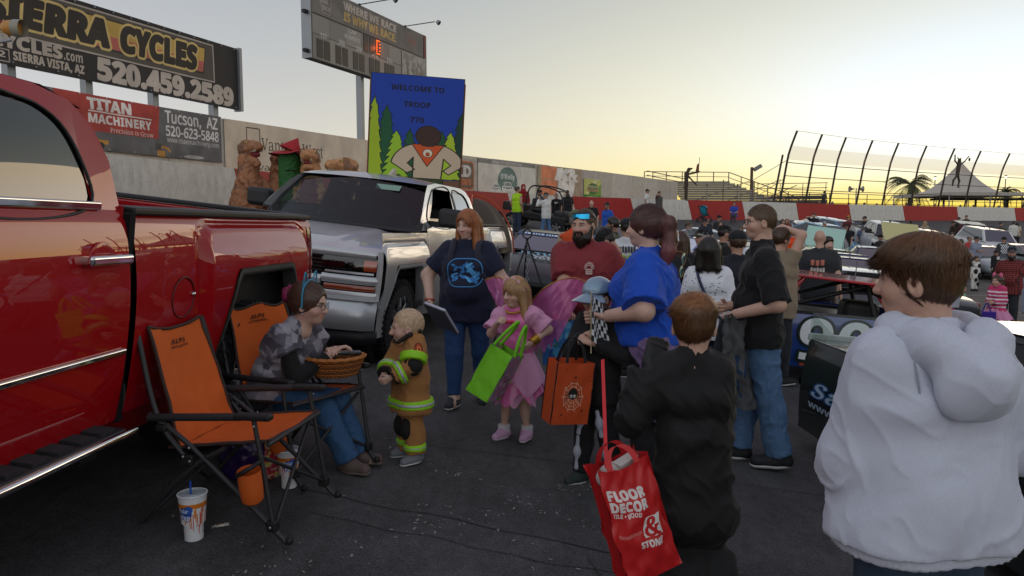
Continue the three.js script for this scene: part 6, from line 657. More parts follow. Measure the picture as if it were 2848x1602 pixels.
const cupTex = ctex(512, 256, (c, w, h) => {
  c.fillStyle = '#e2e4e6'; c.fillRect(0, 0, w, h); const r = rng(6); c.fillStyle = '#d87a1e'; c.fillRect(0, 40, w, 26); for (let i = 0; i < 60; i++) { const x = r() * w, l = 20 + 110 * r(); c.fillStyle = r() < 0.5 ? '#d87a1e' : '#c2452c'; c.beginPath(); c.roundRect(x, 60 + 40 * r(), 6, l, 3); c.fill(); }
  for (const x of [60, 320]) { ell(c, x + 40, 92, 50, 34, '#24489a'); ell(c, x + 70, 70, 26, 22, '#2d58b4'); txt(c, 'Polar', x, 64, 66, 26, '#dfe8f4', { skew: 0.2 }); txt(c, 'Pop', x + 8, 98, 66, 40, '#e8eef6', { skew: 0.2, stroke: '#24489a', lw: 16 }); }
});
function cup(label, x, z, turn) {
  const t = thing('soda_cup', label, 'cup', [x, G(x, z), z], turn, 'big paper soda cups by the camp chairs'); const lg_ = (g) => { const p = g.attributes.position, u = g.attributes.uv; for (let i = 0; i < p.count; i++) u.setY(i, p.getY(i) / 0.208); return g; }; const pr = [[0, 0], [0.036, 0], [0.039, 0.003], [0.041, 0.07], [0.05, 0.082], [0.0605, 0.208]]; mesh('cup_body', lg_(new THREE.LatheGeometry(pr.map((p) => new THREE.Vector2(...p)), 40)), M('#ffffff', 0.5, { map: cupTex }), t); mesh('rim', xf(new THREE.TorusGeometry(0.0605, 0.004, 8, 40), 0, 0.208, 0, PI / 2), M('#dfe2e4', 0.4), t); mesh('lid', [cyl(0.059, 0.059, 0.006, 0, 0.207, 0, 0, 0, 0, 40), xf(new THREE.TorusGeometry(0.045, 0.003, 8, 36), 0, 0.211, 0, PI / 2)], M('#c9d2d8', 0.25, { transmission: 0.3 }), t); mesh('straw', rod([0.005, 0.1, 0.005], [0.018, 0.27, 0.0], 0.0045, 10), M('#1d55b4', 0.4), t); return t;
}
cup('big white soda cup with orange drips standing before the empty camp chair', -1.41, -3.06, -1.5); cup('big white soda cup with orange drips standing under the seated woman', -1.2, -3.74, -0.9);
{
  const w = thing('candy_wrapper', 'crumpled white candy wrapper on the asphalt beside the cup', 'wrapper', [-1.35, G(-1.35, -3.2) + 0.004, -3.2], 0.5); mesh('foil', sheet(12, 5, (u, v) => [(u - 0.5) * 0.075, 0.008 * Math.sin(PI * v) * Math.sin(PI * u) + 0.006 * Math.abs(n2(u * 9, v * 5)), (v - 0.5) * 0.03 * (1 + 0.3 * Math.abs(u - 0.5))]), M('#ffffff', 0.35, { map: ctex(128, 48, (c) => { c.fillStyle = '#cfcac0'; c.fillRect(0, 0, 128, 48); c.fillStyle = '#9a6a3a'; for (let i = 0; i < 4; i++) c.fillRect(34 + i * 16, 14, 9, 20); }) }), w);
  const b = thing('candy_bag', 'purple and red candy bag slumped under the camp chairs', 'candy bag', [-1.42, G(-1.42, -3.8), -3.8], 0.5);
  mesh('bag_body', sdf([elp([0, 0.13, 0], [0.16, 0.16, 0.07]), elp([0.05, 0.22, 0], [0.1, 0.1, 0.05]), cut([0, -1, 0], -0.003)], 0.012, { k: 0.05, disp: folds(0.014, 3) }), M('#2c1150', 0.3), b); mesh('bag_panel', sdf([elp([0.1, 0.12, 0.03], [0.075, 0.13, 0.06]), cut([0, -1, 0], -0.002)], 0.01, { k: 0.03, disp: folds(0.01, 8), color: (x, y, z) => (n3(x * 26, y * 26, z * 20) > 0.25 ? [0.6, 0.5, 0.12] : n3(x * 20 + 4, y * 20, 2) > 0.2 ? [0.55, 0.45, 0.42] : [0.42, 0.02, 0.05]) }), new THREE.MeshPhysicalMaterial({ vertexColors: true, roughness: 0.3, side: THREE.DoubleSide }), b);
}
// ---------- people in front ----------
const toL = (o, f, w) => { const dx = w[0] - o[0], dz = w[2] - o[2], c = Math.cos(f), s = Math.sin(f); return [dx * c - dz * s, w[1] - o[1], dx * s + dz * c]; };
const stand = (x, z) => [x, G(x, z), z];
function glasses(J, c, lens, y = 0, zz = 0.094, w = 0.03) { const g = []; for (const s of [-1, 1]) { g.push(xf(new THREE.TorusGeometry(0.02, 0.002, 6, 20), s * w, y - 0.006, zz, 0, s * 0.2, 0).scale(1, 1, 1)); g.push(rod([s * 0.052, y, zz - 0.012], [s * 0.08, y, -0.01], 0.002)); } g.push(rod([-0.011, y, zz + 0.004], [0.011, y, zz + 0.004], 0.002)); const m = mesh('glasses', g, M(c, 0.3), J.t); m.geometry.applyMatrix4(J.hm); if (lens) { const l = mesh('lens', [-1, 1].map((s) => xf(new THREE.CircleGeometry(0.02, 20), s * w, y - 0.006, zz, 0, s * 0.2, 0)), lens, m); l.geometry.applyMatrix4(J.hm); } return m; }
const slice = (J, prims, k, n, a, b2, mat, name, grow = 0.004, cell = 0.009) => { const pr = prims.map((p) => (p.op ? p : { ...p, bb: p.bb.map((v, i) => v + (i < 3 ? -grow : grow)), f: (x, y, z) => p.f(x, y, z) - grow })); pr.push(cut(n, b2), cut(n.map((v) => -v), -a)); return mesh(name, sdf(pr, cell, { k }), mat, J.t); };
const lime = M('#8fd118', 0.6), reflect = M('#aab0ae', 0.4, { metalness: 0.3 });
{ // toddler in a firefighter costume
  const at = stand(-0.63, -4.37), f = -0.85, tan = cloth('#9c6c3c'), L = (w) => toL(at, f, w);
  person({ label: 'toddler in tan firefighter costume with lime reflective bands', at, face: f, skin: 'light', b: { H: 0.95, leg: 0.42, sh: 0.112, hip: 0.055, hs: 0.95, g: 1.05, lm: 1.15 }, handS: 0.8, p: { LH: L([-0.72, 0.63, -4.2]), RH: L([-0.77, 0.63, -4.27]), LE: [0.9, -0.5, -0.5], RE: [-0.9, -0.5, -0.5], hy: -0.55, hp: 0.05, LF: [0.075, 0.038, 0.02], RF: [-0.075, 0.038, -0.02], LC: 0.7, RC: 0.7 },
    hair: { type: 'buzz', c: [0.60, 0.42, 0.26], n: 500, w: 0.0012, len: 0.006 }, headO: { brow: [0.42, 0.28, 0.18] }, top: { name: 'coat', m: tan, sleeve: 1.9, d: 0.024, sd: 0.022, flare: 0.012, fold: 0.008, hem: 0.31, drape: 0.12, neck: 0.0, extra: (J) => [cap(add(J.hl, [0.012, -0.06, 0]), add(J.hr, [-0.012, -0.06, 0]), 0.112, 0.112)] }, bottom: { m: tan, d: 0.02, flare: 0.02, t1: 1.9, fold: 0.007 }, shoes: '#6d7076', shoeS: 1.25,
    after(J) { const T = J.topP, B = J.botP, y = [0, 1, 0]; slice(J, T, 0.04, y, 0.345, 0.40, lime, 'band', 0.011); slice(J, T, 0.04, y, 0.36, 0.385, reflect, 'band', 0.014); for (const [E, W] of [[J.el, J.wl], [J.er, J.wr]]) { const a = lerp3(E, W, 0.42), b2 = lerp3(E, W, 0.72); mesh('sleeve_band', sdf([cap(a, b2, 0.072, 0.068, { flat: true, flat0: true })], 0.007), lime, J.t); mesh('sleeve_band', sdf([cap(lerp3(a, b2, 0.3), lerp3(a, b2, 0.7), 0.0755, 0.073, { flat: true, flat0: true })], 0.007), reflect, J.t); mesh('elbow_patch', sdf([elp(E, [0.062, 0.062, 0.062])], 0.009), M('#14110f', 0.9), J.t); mesh('cuff', sdf([cap(lerp3(E, W, 0.8), lerp3(E, W, 0.97), 0.055, 0.055, { flat: true, flat0: true })], 0.008), M('#1a1512', 0.9), J.t); }
      for (const [A, E] of [[J.shl, J.el]]) mesh('sleeve_band', sdf([cap(lerp3(A, E, 0.55), lerp3(A, E, 0.85), 0.085, 0.08, { flat: true, flat0: true })], 0.008), lime, J.t);
      slice(J, B, 0.03, y, 0.085, 0.125, lime, 'ankle_band', 0.009); slice(J, B, 0.03, y, 0.097, 0.113, reflect, 'ankle_band', 0.012); for (const K of [J.kl, J.kr]) mesh('knee_patch', sdf([elp(add(K, [0, 0.0, 0.04]), [0.045, 0.075, 0.05])], 0.008), M('#14110f', 0.9), J.t);
      mesh('collar', sdf([cap(add(J.Sc, [-0.075, 0.03, 0.045]), add(J.Sc, [-0.02, -0.02, 0.1]), 0.017, 0.012), cap(add(J.Sc, [0.075, 0.03, 0.045]), add(J.Sc, [0.02, -0.02, 0.1]), 0.017, 0.012), cap(add(J.Sc, [-0.075, 0.045, -0.02]), add(J.Sc, [0.075, 0.045, -0.02]), 0.017, 0.017), elp(add(J.Sc, [0, 0.05, 0.02]), [0.055, 0.09, 0.055], { op: 'sub', k: 0.01 })], 0.007, { k: 0.02 }), M('#1d130e', 0.55), J.t);
      decal(J, T, 0.04, add(J.Sc, [0.05, -0.13, 0.4]), [0, 0, -1], [0, 1, 0], 0.09, 0.06, ctex(128, 96, (c) => { c.clearRect(0, 0, 128, 96); txt(c, 'FIRE', 20, 10, 80, 32, '#d9c7b0'); txt(c, 'SQUAD', 14, 52, 100, 32, '#d9c7b0'); }, { clampEdges: true }), J.t, 'print', 0.013); decal(J, T, 0.04, add(lerp3(J.shl, J.el, 0.25), [0.4, 0, 0.1]), nrm([-1, 0, -0.25]), [0, 1, 0], 0.06, 0.075, ctex(64, 64, (c) => { c.clearRect(0, 0, 64, 64); ell(c, 32, 32, 26, 28, '#a33a22', '#5a1c10', 4); ell(c, 32, 32, 11, 12, null, '#d99a4a', 4); }, { clampEdges: true }), J.t, 'print', 0.013); } });
}
{ // red haired woman walking with papers
  const at = stand(-0.37, -5.83), f = -0.12, L = (w) => toL(at, f, w);
  person({ label: 'red haired woman in navy t-shirt and jeans carrying white papers', at, face: f, skin: 'light', b: { H: 1.6, leg: 0.5, sh: 0.165, hip: 0.1, g: 1.32, lm: 1.3, bust: 1.25, belly: 0.35, hs: 0.98, butt: 1 }, p: { RH: L([-0.66, 0.93, -5.72]), LH: L([-0.02, 0.86, -5.72]), RE: [-1, -0.2, -0.5], LE: [1, -0.2, -0.5], hy: -0.4, hp: 0.16, RF: [-0.08, 0.064, 0.16], LF: [0.1, 0.075, -0.16], lfp: 0.3, side: 0.02, RC: 0.8, RN: [1, 0, 0.3] }, hair: { type: 'long', c: [0.38, 0.125, 0.035], L: 0.34, spread: 0.015, fz: 0.075, n: 3200, len: 0.1 }, headO: { brow: [0.3, 0.14, 0.07] },
    top: { c: '#141a33', d: 0.016, sleeve: 0.72, sd: 0.02, fold: 0.006, hem: 0.7, flare: 0.014 }, bottom: { c: '#2c5288', kind: 'denim', d: 0.004, t1: 1.92, fold: 0.005 }, shoes: '#303338',
    after(J) { decal(J, J.topP, 0.04, [0.02, 1.1, 0.6], [0, 0, -1], [0, 1, 0], 0.34, 0.26, ctex(256, 192, (c) => { c.clearRect(0, 0, 256, 192); c.strokeStyle = '#3f86c0'; c.lineWidth = 5; c.beginPath(); c.roundRect(24, 12, 208, 160, 60); c.stroke(); const r = rng(4); for (let i = 0; i < 34; i++) { c.fillStyle = r() < 0.5 ? '#4f9bd2' : '#2f6da8'; c.save(); c.translate(50 + r() * 156, 40 + r() * 104); c.rotate(r() * 3); c.beginPath(); c.ellipse(0, 0, 12 + 14 * r(), 5 + 4 * r(), 0, 0, 7); c.fill(); c.restore(); } }, { clampEdges: true }), J.t, 'print', 0.009);
      const st = cloth('#2a2838'); for (const s of [1, -1]) { const A = s > 0 ? J.shl : J.shr, q = [add(A, [-s * 0.04, 0.06, -0.06]), add(A, [-s * 0.045, 0.075, 0.02]), add(A, [-s * 0.05, 0.02, 0.12]), add(A, [-s * 0.03, -0.14, 0.15]), add(A, [s * 0.02, -0.26, 0.08])]; mesh('backpack_strap', tube(q, 0.024, 20, 8).scale(1, 1, 1), st, J.t); } mesh('wristband', xf(new THREE.TorusGeometry(0.037, 0.006, 8, 20), ...J.wr, 1.2, 0, 0.2), M('#b2332a', 0.6), J.t); } });
  const c = thing('clipboard', 'white papers on a clipboard in the red haired woman’s hand', 'clipboard', [-0.575, 0.83, -5.63], 0.3); c.rotation.set(0.35, 0.9, 0.5); mesh('papers', rbox(0.02, 0.3, 0.22, 0.004, 0, -0.05, 0), M('#b9bac6', 0.8), c); mesh('backing', box(0.006, 0.31, 0.23, -0.016, -0.05, 0), M('#5a5c66', 0.7), c);
}
{ // fairy girl
  const at = stand(0.03, -5.05), f = -0.45, L = (w) => toL(at, f, w), pink = cloth('#d76aa6', 'satin'), pale = M('#e2a2c8', 0.6, { transmission: 0.25 });
  person({ label: 'little girl in pink fairy dress with gold belt and sneakers', at, face: f, skin: 'light', b: { H: 1.16, leg: 0.47, sh: 0.125, hip: 0.06, hs: 0.9, g: 1.0, lm: 1.05 }, handS: 0.85, p: { RH: L([-0.1, 0.86, -4.88]), LH: L([0.13, 0.72, -4.88]), RE: [-0.7, -0.9, -0.3], LE: [0.9, -0.6, -0.3], hy: -0.35, hp: 0.08, LF: [0.085, 0.045, 0.0], RF: [-0.075, 0.045, 0.05], LC: 0.75, RC: 0.8 }, hair: { type: 'bangs', c: [0.48, 0.28, 0.13], L: 0.22, n: 2400, fz: 0.0 }, headO: { brow: [0.3, 0.18, 0.1] },
    top: { name: 'bodice', m: pink, d: 0.012, sleeve: 0.0, hem: 0.6, fold: 0.004, neck: 0.03 }, shoes: '#c9a0c0', shoeS: 1.1, sole: '#d6d2d8',
    after(J) {
      mesh('puff_sleeve', sdf([elp(lerp3(J.shl, J.el, 0.3), [0.075, 0.07, 0.075]), cap(lerp3(J.shl, J.el, 0.5), lerp3(J.shl, J.el, 0.92), 0.05, 0.085, { flat: true })], 0.009, { k: 0.03, disp: folds(0.012, 4, 1.6) }), pale, J.t); mesh('puff_sleeve', sdf([elp(lerp3(J.shr, J.er, 0.3), [0.07, 0.065, 0.07]), cap(lerp3(J.shr, J.er, 0.5), lerp3(J.shr, J.er, 0.9), 0.048, 0.08, { flat: true })], 0.009, { k: 0.03, disp: folds(0.012, 5, 1.6) }), pale, J.t);
      const skirt = (r0, r1, y0, y1, zig, seed, dy) => sheet(72, 14, (u, v) => { const a = u * 2 * PI, yy = mix(y0, y1 - (0.5 + 0.5 * Math.sin(a * zig + seed)) * dy * 1, v), r = mix(r0, r1, Math.pow(v, 0.8)) * (1 + v * 0.1 * Math.sin(a * 9 + seed) + v * 0.06 * n2(Math.cos(a) * 2 + seed, Math.sin(a) * 2)); return [Math.sin(a) * r * 1.08, yy, Math.cos(a) * r]; });
      mesh('skirt', skirt(0.108, 0.2, 0.62, 0.36, 7, 1, 0.09), pink, J.t); mesh('overskirt', skirt(0.112, 0.215, 0.63, 0.44, 6, 3, 0.1), pale, J.t); mesh('underskirt', skirt(0.1, 0.18, 0.6, 0.33, 8, 5, 0.07), pale, J.t);
      mesh('belt', sdf([...J.torso(0.018), cut([0, 1, 0], 0.655), cut([0, -1, 0], -0.615)], 0.007, { k: 0.04 }), M('#b0762a', 0.3, { metalness: 0.7 }), J.t); mesh('cuff', sdf([cap(lerp3(J.el, J.wl, 0.62), lerp3(J.el, J.wl, 0.96), 0.036, 0.032, { flat: true, flat0: true })], 0.005), M('#b98a35', 0.25, { metalness: 0.8 }), J.t);
      const beads = []; for (let i = 0; i < 13; i++) { const a = mix(-1.2, 1.2, i / 12); beads.push(ball(0.009, Math.sin(a) * 0.062, J.Sc[1] - 0.012 - 0.02 * Math.cos(a), Math.cos(a) * 0.075 + 0.01, 1, 1, 1, 8)); } mesh('necklace', beads, M('#b9873a', 0.35, { metalness: 0.5 }), J.t); mesh('bow', [ball(0.018, -0.02, J.Sc[1] - 0.09, 0.115, 1.2, 0.8, 0.6), ball(0.018, 0.02, J.Sc[1] - 0.09, 0.115, 1.2, 0.8, 0.6), ball(0.01, 0, J.Sc[1] - 0.09, 0.12)], M('#c8344e', 0.5), J.t);
      const fl = []; const r = rng(2); for (const [x, y, z] of [[-0.03, 0.11, 0.04], [0.03, 0.108, 0.03], [0.065, 0.085, 0.02], [0.088, 0.02, 0.0], [-0.07, 0.08, 0.03]]) for (let k = 0; k < 5; k++) fl.push(ball(0.011, x + 0.012 * Math.cos(k * 1.26), y + 0.012 * Math.sin(k * 1.26), z + 0.006, 1, 1, 0.6, 8)); const fm = mesh('flower_crown', fl, M('#d9aab0', 0.8), J.t); fm.geometry.applyMatrix4(J.hm);
      for (const A of [J.al, J.ar]) mesh('sock', sdf([cap(add(A, [0, 0.0, 0]), add(A, [0, 0.05, -0.003]), 0.043, 0.044, { flat: true })], 0.006), M('#c9c6cc', 0.9), J.t); } });
  const wg = thing('fairy_wings', 'translucent pink fairy wings worn on the girl’s back', 'costume wings', [0.1, 0.9 + at[1], -5.17], -0.35), wm = M('#e07ac0', 0.4, { transmission: 0.45, opacity: 0.85, transparent: true, sheen: 0.6, sheenColor: col('#ffc8f0') });
  for (const [s, w, h] of [[-1, 0.3, 0.24], [1, 0.42, 0.25]]) { const top = (u) => h * Math.pow(Math.sin(PI * (0.06 + 0.6 * u)), 0.8), bot = (u) => -0.42 * Math.sin(PI * (0.1 + 0.72 * (1 - u * 0.55))) * (1 - 0.62 * u) + 0.03 * Math.sin(u * 26); const fn = (u, v) => [s * (0.03 + u * w * (1 - 0.45 * (1 - v) * (u > 0.3 ? 1 : u / 0.3))), mix(bot(u), top(u), v), 0.03 * Math.sin(u * 9 + v * 5) - 0.05 * u + 0.012 * n2(u * 6, v * 6)]; mesh('wing', sheet(28, 18, fn), wm, wg); mesh('wing_wire', tube(Array.from({ length: 12 }, (_, i) => fn(i / 11, 1)), 0.005, 30, 6), M('#a8742e', 0.3, { metalness: 0.6 }), wg); }
  // green tote held between her hands
  const bg = thing('green_tote_bag', 'lime green tote bag with pink panels in the fairy girl’s hands', 'tote bag', [-0.11, 0.55, -4.74]); bg.rotation.set(0, -1.9, -0.5, 'ZYX'); const lg = M('#74c21c', 0.75, { bumpMap: rep(fabricBump, 30), bumpScale: 0.0006 }), dotT = ctex(256, 256, (c) => { c.fillStyle = '#b48aa6'; c.fillRect(0, 0, 256, 256); const r = rng(9); for (let i = 0; i < 60; i++) ell(c, r() * 256, r() * 256, 6 + 16 * r(), 6 + 14 * r(), ['#d4b4cc', '#8a5a86', '#c77aa0', '#a39ab8'][i % 4]); });
  const bw = 0.3, bh = 0.34, bd = 0.17, wob = (u, v) => 0.014 * n2(u * 3 + v * 2, v * 4); for (const s of [-1, 1]) { mesh('gusset', sheet(8, 10, (u, v) => [s * (bw / 2 * (1 - 0.06 * v)) + wob(u, v) - s * 0.03 * Math.sin(PI * u) * v, (v - 0.5) * bh, (u - 0.5) * bd]), lg, bg); mesh('panel', sheet(10, 10, (u, v) => [(u - 0.5) * bw * (1 - 0.06 * v), (v - 0.5) * bh, s * bd / 2 + wob(u + 2, v)]), M('#ffffff', 0.7, { map: dotT }), bg); mesh('handle', tube([[-0.07, bh / 2 - 0.02, s * bd / 2], [-0.06, bh / 2 + 0.12, s * 0.05], [0, bh / 2 + 0.2, s * 0.03], [0.06, bh / 2 + 0.12, s * 0.05], [0.07, bh / 2 - 0.02, s * bd / 2]], 0.012, 30, 6), lg, bg); } mesh('bottom', box(bw, 0.01, bd, 0, -bh / 2, 0), lg, bg);
}
{ // bearded man
  const at = stand(0.57, -5.6), f = -0.5, L = (w) => toL(at, f, w);
  person({ label: 'bearded man in maroon t-shirt with blue sunglasses on his forehead', at, face: f, skin: 'fair', b: { H: 1.7, sh: 0.19, g: 1.42, lm: 1.3, belly: 0.5, hs: 1.02, leg: 0.5 }, p: { RH: L([0.42, 0.9, -5.32]), LH: L([0.86, 0.82, -5.5]), RE: [-1, -0.3, -0.4], hy: -0.15, hp: 0.1, RC: 0.9, RN: [0.6, 0, 0.8] }, hair: { type: 'buzz', c: [0.09, 0.05, 0.03] }, beard: { c: [0.022, 0.014, 0.01] }, headO: { brow: [0.05, 0.03, 0.02] }, top: { c: '#7d2a30', d: 0.02, sd: 0.026, sleeve: 0.85, flare: 0.02, fold: 0.008, hem: 0.7 }, bottom: { c: '#5d6470', t1: 1.05, d: 0.03, flare: 0.02 }, shoes: '#2a2a2c',
    after(J) { const g = [sheet(20, 6, (u, v) => { const a = mix(-1.05, 1.05, u); return [Math.sin(a) * 0.088, 0.052 + 0.036 * v - 0.006 * Math.abs(Math.sin(a)) - 0.012 * (1 - v) * Math.exp(-((a / 0.2) ** 2)) * -1, Math.cos(a) * 0.096 - 0.006 + 0.006 * (1 - v)]; })], m = mesh('sunglasses', g, M('#2f9fd0', 0.08, { metalness: 0.9 }), J.t); m.geometry.applyMatrix4(J.hm); const fr = mesh('frame', [rod([-0.085, 0.085, 0.03], [-0.08, 0.03, -0.05], 0.004), rod([0.085, 0.085, 0.03], [0.08, 0.03, -0.05], 0.004), tube(Array.from({ length: 9 }, (_, i) => { const a = mix(-1.1, 1.1, i / 8); return [Math.sin(a) * 0.09, 0.09, Math.cos(a) * 0.098 - 0.006]; }), 0.0045, 20, 6)], M('#14202a', 0.4), m); fr.geometry.applyMatrix4(J.hm);
      decal(J, J.topP, 0.04, [0.11, 1.25, 0.6], [0, 0, -1], [0, 1, 0], 0.1, 0.12, ctex(128, 128, (c) => { c.clearRect(0, 0, 128, 128); c.strokeStyle = '#cdb9b0'; c.lineWidth = 5; for (let i = 0; i <= 12; i++) { const a = PI + i / 12 * PI; c.beginPath(); c.moveTo(64 + 34 * Math.cos(a), 62 + 34 * Math.sin(a)); c.lineTo(64 + 52 * Math.cos(a), 62 + 52 * Math.sin(a)); c.stroke(); } c.beginPath(); c.arc(64, 62, 26, PI, 2 * PI); c.stroke(); c.fillStyle = '#cdb9b0'; c.fillRect(30, 66, 68, 46); c.fillStyle = '#6a2228'; c.fillRect(36, 76, 56, 5); c.fillRect(36, 90, 56, 5); }, { clampEdges: true }), J.t, 'print', 0.014); } });
  const b = thing('blue_gift_bag', 'bright blue party bag hanging beside the bearded man’s leg', 'gift bag', [0.37, 0.66, -5.3], -0.4), bm = M('#ffffff', 0.45, { map: ctex(256, 256, (c) => { c.fillStyle = '#2a7ab8'; c.fillRect(0, 0, 256, 256); const r = rng(14); for (let i = 0; i < 40; i++) ell(c, r() * 256, r() * 256, 8 + 26 * r(), 8 + 20 * r(), ['#3fa0c8', '#1f5a9a', '#66bcd6', '#2c8f86'][i % 4]); }) }); for (const s of [-1, 1]) { mesh('panel', sheet(6, 6, (u, v) => [(u - 0.5) * 0.26, (v - 0.5) * 0.34, s * 0.05 + 0.01 * n2(u * 3, v * 3)]), bm, b); mesh('gusset', sheet(4, 6, (u, v) => [s * 0.13, (v - 0.5) * 0.34, (u - 0.5) * 0.1]), bm, b); mesh('handle', tube([[-0.06, 0.16, s * 0.05], [0, 0.27, s * 0.02], [0.06, 0.16, s * 0.05]], 0.008, 16, 6), M('#a32a2a', 0.6), b); } mesh('bottom', box(0.26, 0.006, 0.1, 0, -0.17, 0), bm, b); mesh('red_tissue', ball(0.06, 0, 0.16, 0, 1, 0.7, 0.6), M('#b43028', 0.8), b);
}
const flagTex = ctex(128, 128, (c) => { for (let i = 0; i < 8; i++) for (let j = 0; j < 8; j++) { c.fillStyle = (i + j) % 2 ? '#17181c' : '#cfd2d8'; c.fillRect(i * 16, j * 16, 16, 16); } });
{ // boy in a skeleton racing suit
  const at = stand(0.52, -4.26), f = -0.75, L = (w) => toL(at, f, w);
  person({ label: 'boy in black skeleton costume and shiny blue cap beside the orange bag', at, face: f, skin: 'fair', b: { H: 1.26, leg: 0.48, sh: 0.135, hip: 0.065, hs: 0.92, g: 1.0, lm: 1.0 }, handS: 0.9, p: { RH: L([0.42, 0.88, -4.15]), LH: L([0.47, 0.86, -4.08]), RE: [-0.8, -0.5, -0.4], LE: [0.8, -0.5, -0.4], hy: -0.1, hp: 0.12, RF: [-0.09, 0.05, 0.05], LF: [0.09, 0.05, -0.05], RC: 0.8, LC: 0.8 }, hair: { type: 'buzz', c: [0.06, 0.035, 0.02] }, hat: { m: M('#7d97ab', 0.3, { metalness: 0.3, clearcoat: 0.6 }), brim: 0.19, drop: 1.2 }, top: { c: '#111114', sleeve: 1.92, d: 0.02, sd: 0.018, fold: 0.008, hem: 0.52 }, bottom: { c: '#0f1013', d: 0.016, fold: 0.007 }, shoes: '#26302c',
    after(J) { const wb = M('#a9acba', 0.8); const bones = (A, B) => { mesh('bone_print', sdf([cap(lerp3(A, B, 0.15), lerp3(A, B, 0.42), 0.013, 0.013), elp(lerp3(A, B, 0.5), [0.026, 0.034, 0.026]), cap(lerp3(A, B, 0.62), lerp3(A, B, 0.88), 0.012, 0.016)], 0.006, { k: 0.02 }), wb, J.t); }; const o2 = [0, 0, 0.062]; for (const [h, k, a] of [[J.hl, J.kl, J.al], [J.hr, J.kr, J.ar]]) { bones(add(k, [0, 0.02, 0.058]), add(a, [0, 0.02, 0.04])); bones(add(h, [0, -0.1, 0.08]), add(k, [0, -0.02, 0.06])); } } });
  const fl = thing('checkered_flag', 'small black and white checkered flag in the costumed boy’s hand', 'flag', [0.455, 0.86, -4.07], 0.3); mesh('flag_stick', rod([0, -0.06, 0], [-0.01, 0.3, 0.02], 0.004, 6), M('#b9a98a', 0.7), fl); mesh('flag_cloth', sheet(10, 12, (u, v) => [-0.01 + 0.12 * u * (1 - 0.35 * v), 0.02 + 0.27 * v - 0.08 * u, 0.02 + 0.015 * Math.sin(u * 7 + v * 3)]), M('#ffffff', 0.8, { map: flagTex }), fl);
  const ob = thing('orange_tote_bag', 'orange halloween tote bag with a black spider on a web', 'tote bag', [0.325, 0.58, -4.08], 0.38); ob.rotation.z = -0.12; ob.rotation.x = 0.08; const om = M('#b84410', 0.75, { bumpMap: rep(fabricBump, 30), bumpScale: 0.0006 });
  const sp = ctex(512, 640, (c, w, h) => { c.fillStyle = '#b84410'; c.fillRect(0, 0, w, h); c.fillStyle = '#8a300a'; c.fillRect(250, 0, 4, 240); c.strokeStyle = '#c9a58a'; c.lineWidth = 7; for (let i = 0; i < 10; i++) { const a = i / 10 * 2 * PI; c.beginPath(); c.moveTo(256, 350); c.lineTo(256 + 150 * Math.cos(a), 350 + 165 * Math.sin(a)); c.stroke(); } for (const r of [70, 105, 140]) { c.beginPath(); for (let i = 0; i <= 10; i++) { const a = i / 10 * 2 * PI, m = a - PI / 10; if (!i) c.moveTo(256 + r * Math.cos(a), 350 + r * 1.08 * Math.sin(a)); else c.quadraticCurveTo(256 + r * 0.84 * Math.cos(m), 350 + r * 0.9 * Math.sin(m), 256 + r * Math.cos(a), 350 + r * 1.08 * Math.sin(a)); } c.stroke(); } c.strokeStyle = '#15100e'; c.lineWidth = 8; for (const s of [-1, 1]) for (let i = 0; i < 4; i++) { c.beginPath(); c.moveTo(256, 330); c.quadraticCurveTo(256 + s * 80, 280 + i * 26, 256 + s * 104, 310 + i * 34); c.stroke(); } ell(c, 256, 322, 62, 60, '#15100e'); for (const s of [-22, 22]) { ell(c, 256 + s, 346, 17, 18, '#d9d4cc'); ell(c, 256 + s, 350, 8, 9, '#15100e'); } const r = rng(5); for (let i = 0; i < 26; i++) { const x = r() * w, y = r() * h; ell(c, x, y, 3 + 5 * r(), 3 + 5 * r(), '#4a1c08'); } for (const [x, y] of [[270, 150], [130, 540], [400, 500]]) { c.save(); c.translate(x, y); poly(c, Array.from({ length: 10 }, (_, i) => { const a = i / 10 * 2 * PI, q = i % 2 ? 8 : 20; return [q * Math.sin(a), -q * Math.cos(a)]; }), '#1d120c'); c.restore(); } });
  const w = 0.24, h = 0.36, d = 0.13; for (const s of [-1, 1]) { mesh('panel', sheet(8, 8, (u, v) => [(u - 0.5) * w, (v - 0.5) * h, s * d / 2 + 0.008 * n2(u * 3, v * 3 + s)]), M('#ffffff', 0.75, { map: sp }), ob); mesh('gusset', sheet(6, 8, (u, v) => [s * (w / 2 - 0.02 * Math.sin(PI * u) * v), (v - 0.5) * h, (u - 0.5) * d]), om, ob); for (const z of [-1, 1]) mesh('edge_binding', rod([s * w / 2, -h / 2, z * d / 2], [s * w / 2, h / 2, z * d / 2], 0.004, 6), M('#15100e', 0.9), ob); mesh('handle', sheet(20, 1, (u, v) => { const a = PI * u; return [-0.06 * Math.cos(a) + (v - 0.5) * 0.02, h / 2 - 0.03 + 0.16 * Math.sin(a), s * d / 2 * (1 - 0.6 * Math.sin(a))]; }), M('#15151a', 0.8), ob); } mesh('bottom', box(w, 0.006, d, 0, -h / 2, 0), om, ob);
}
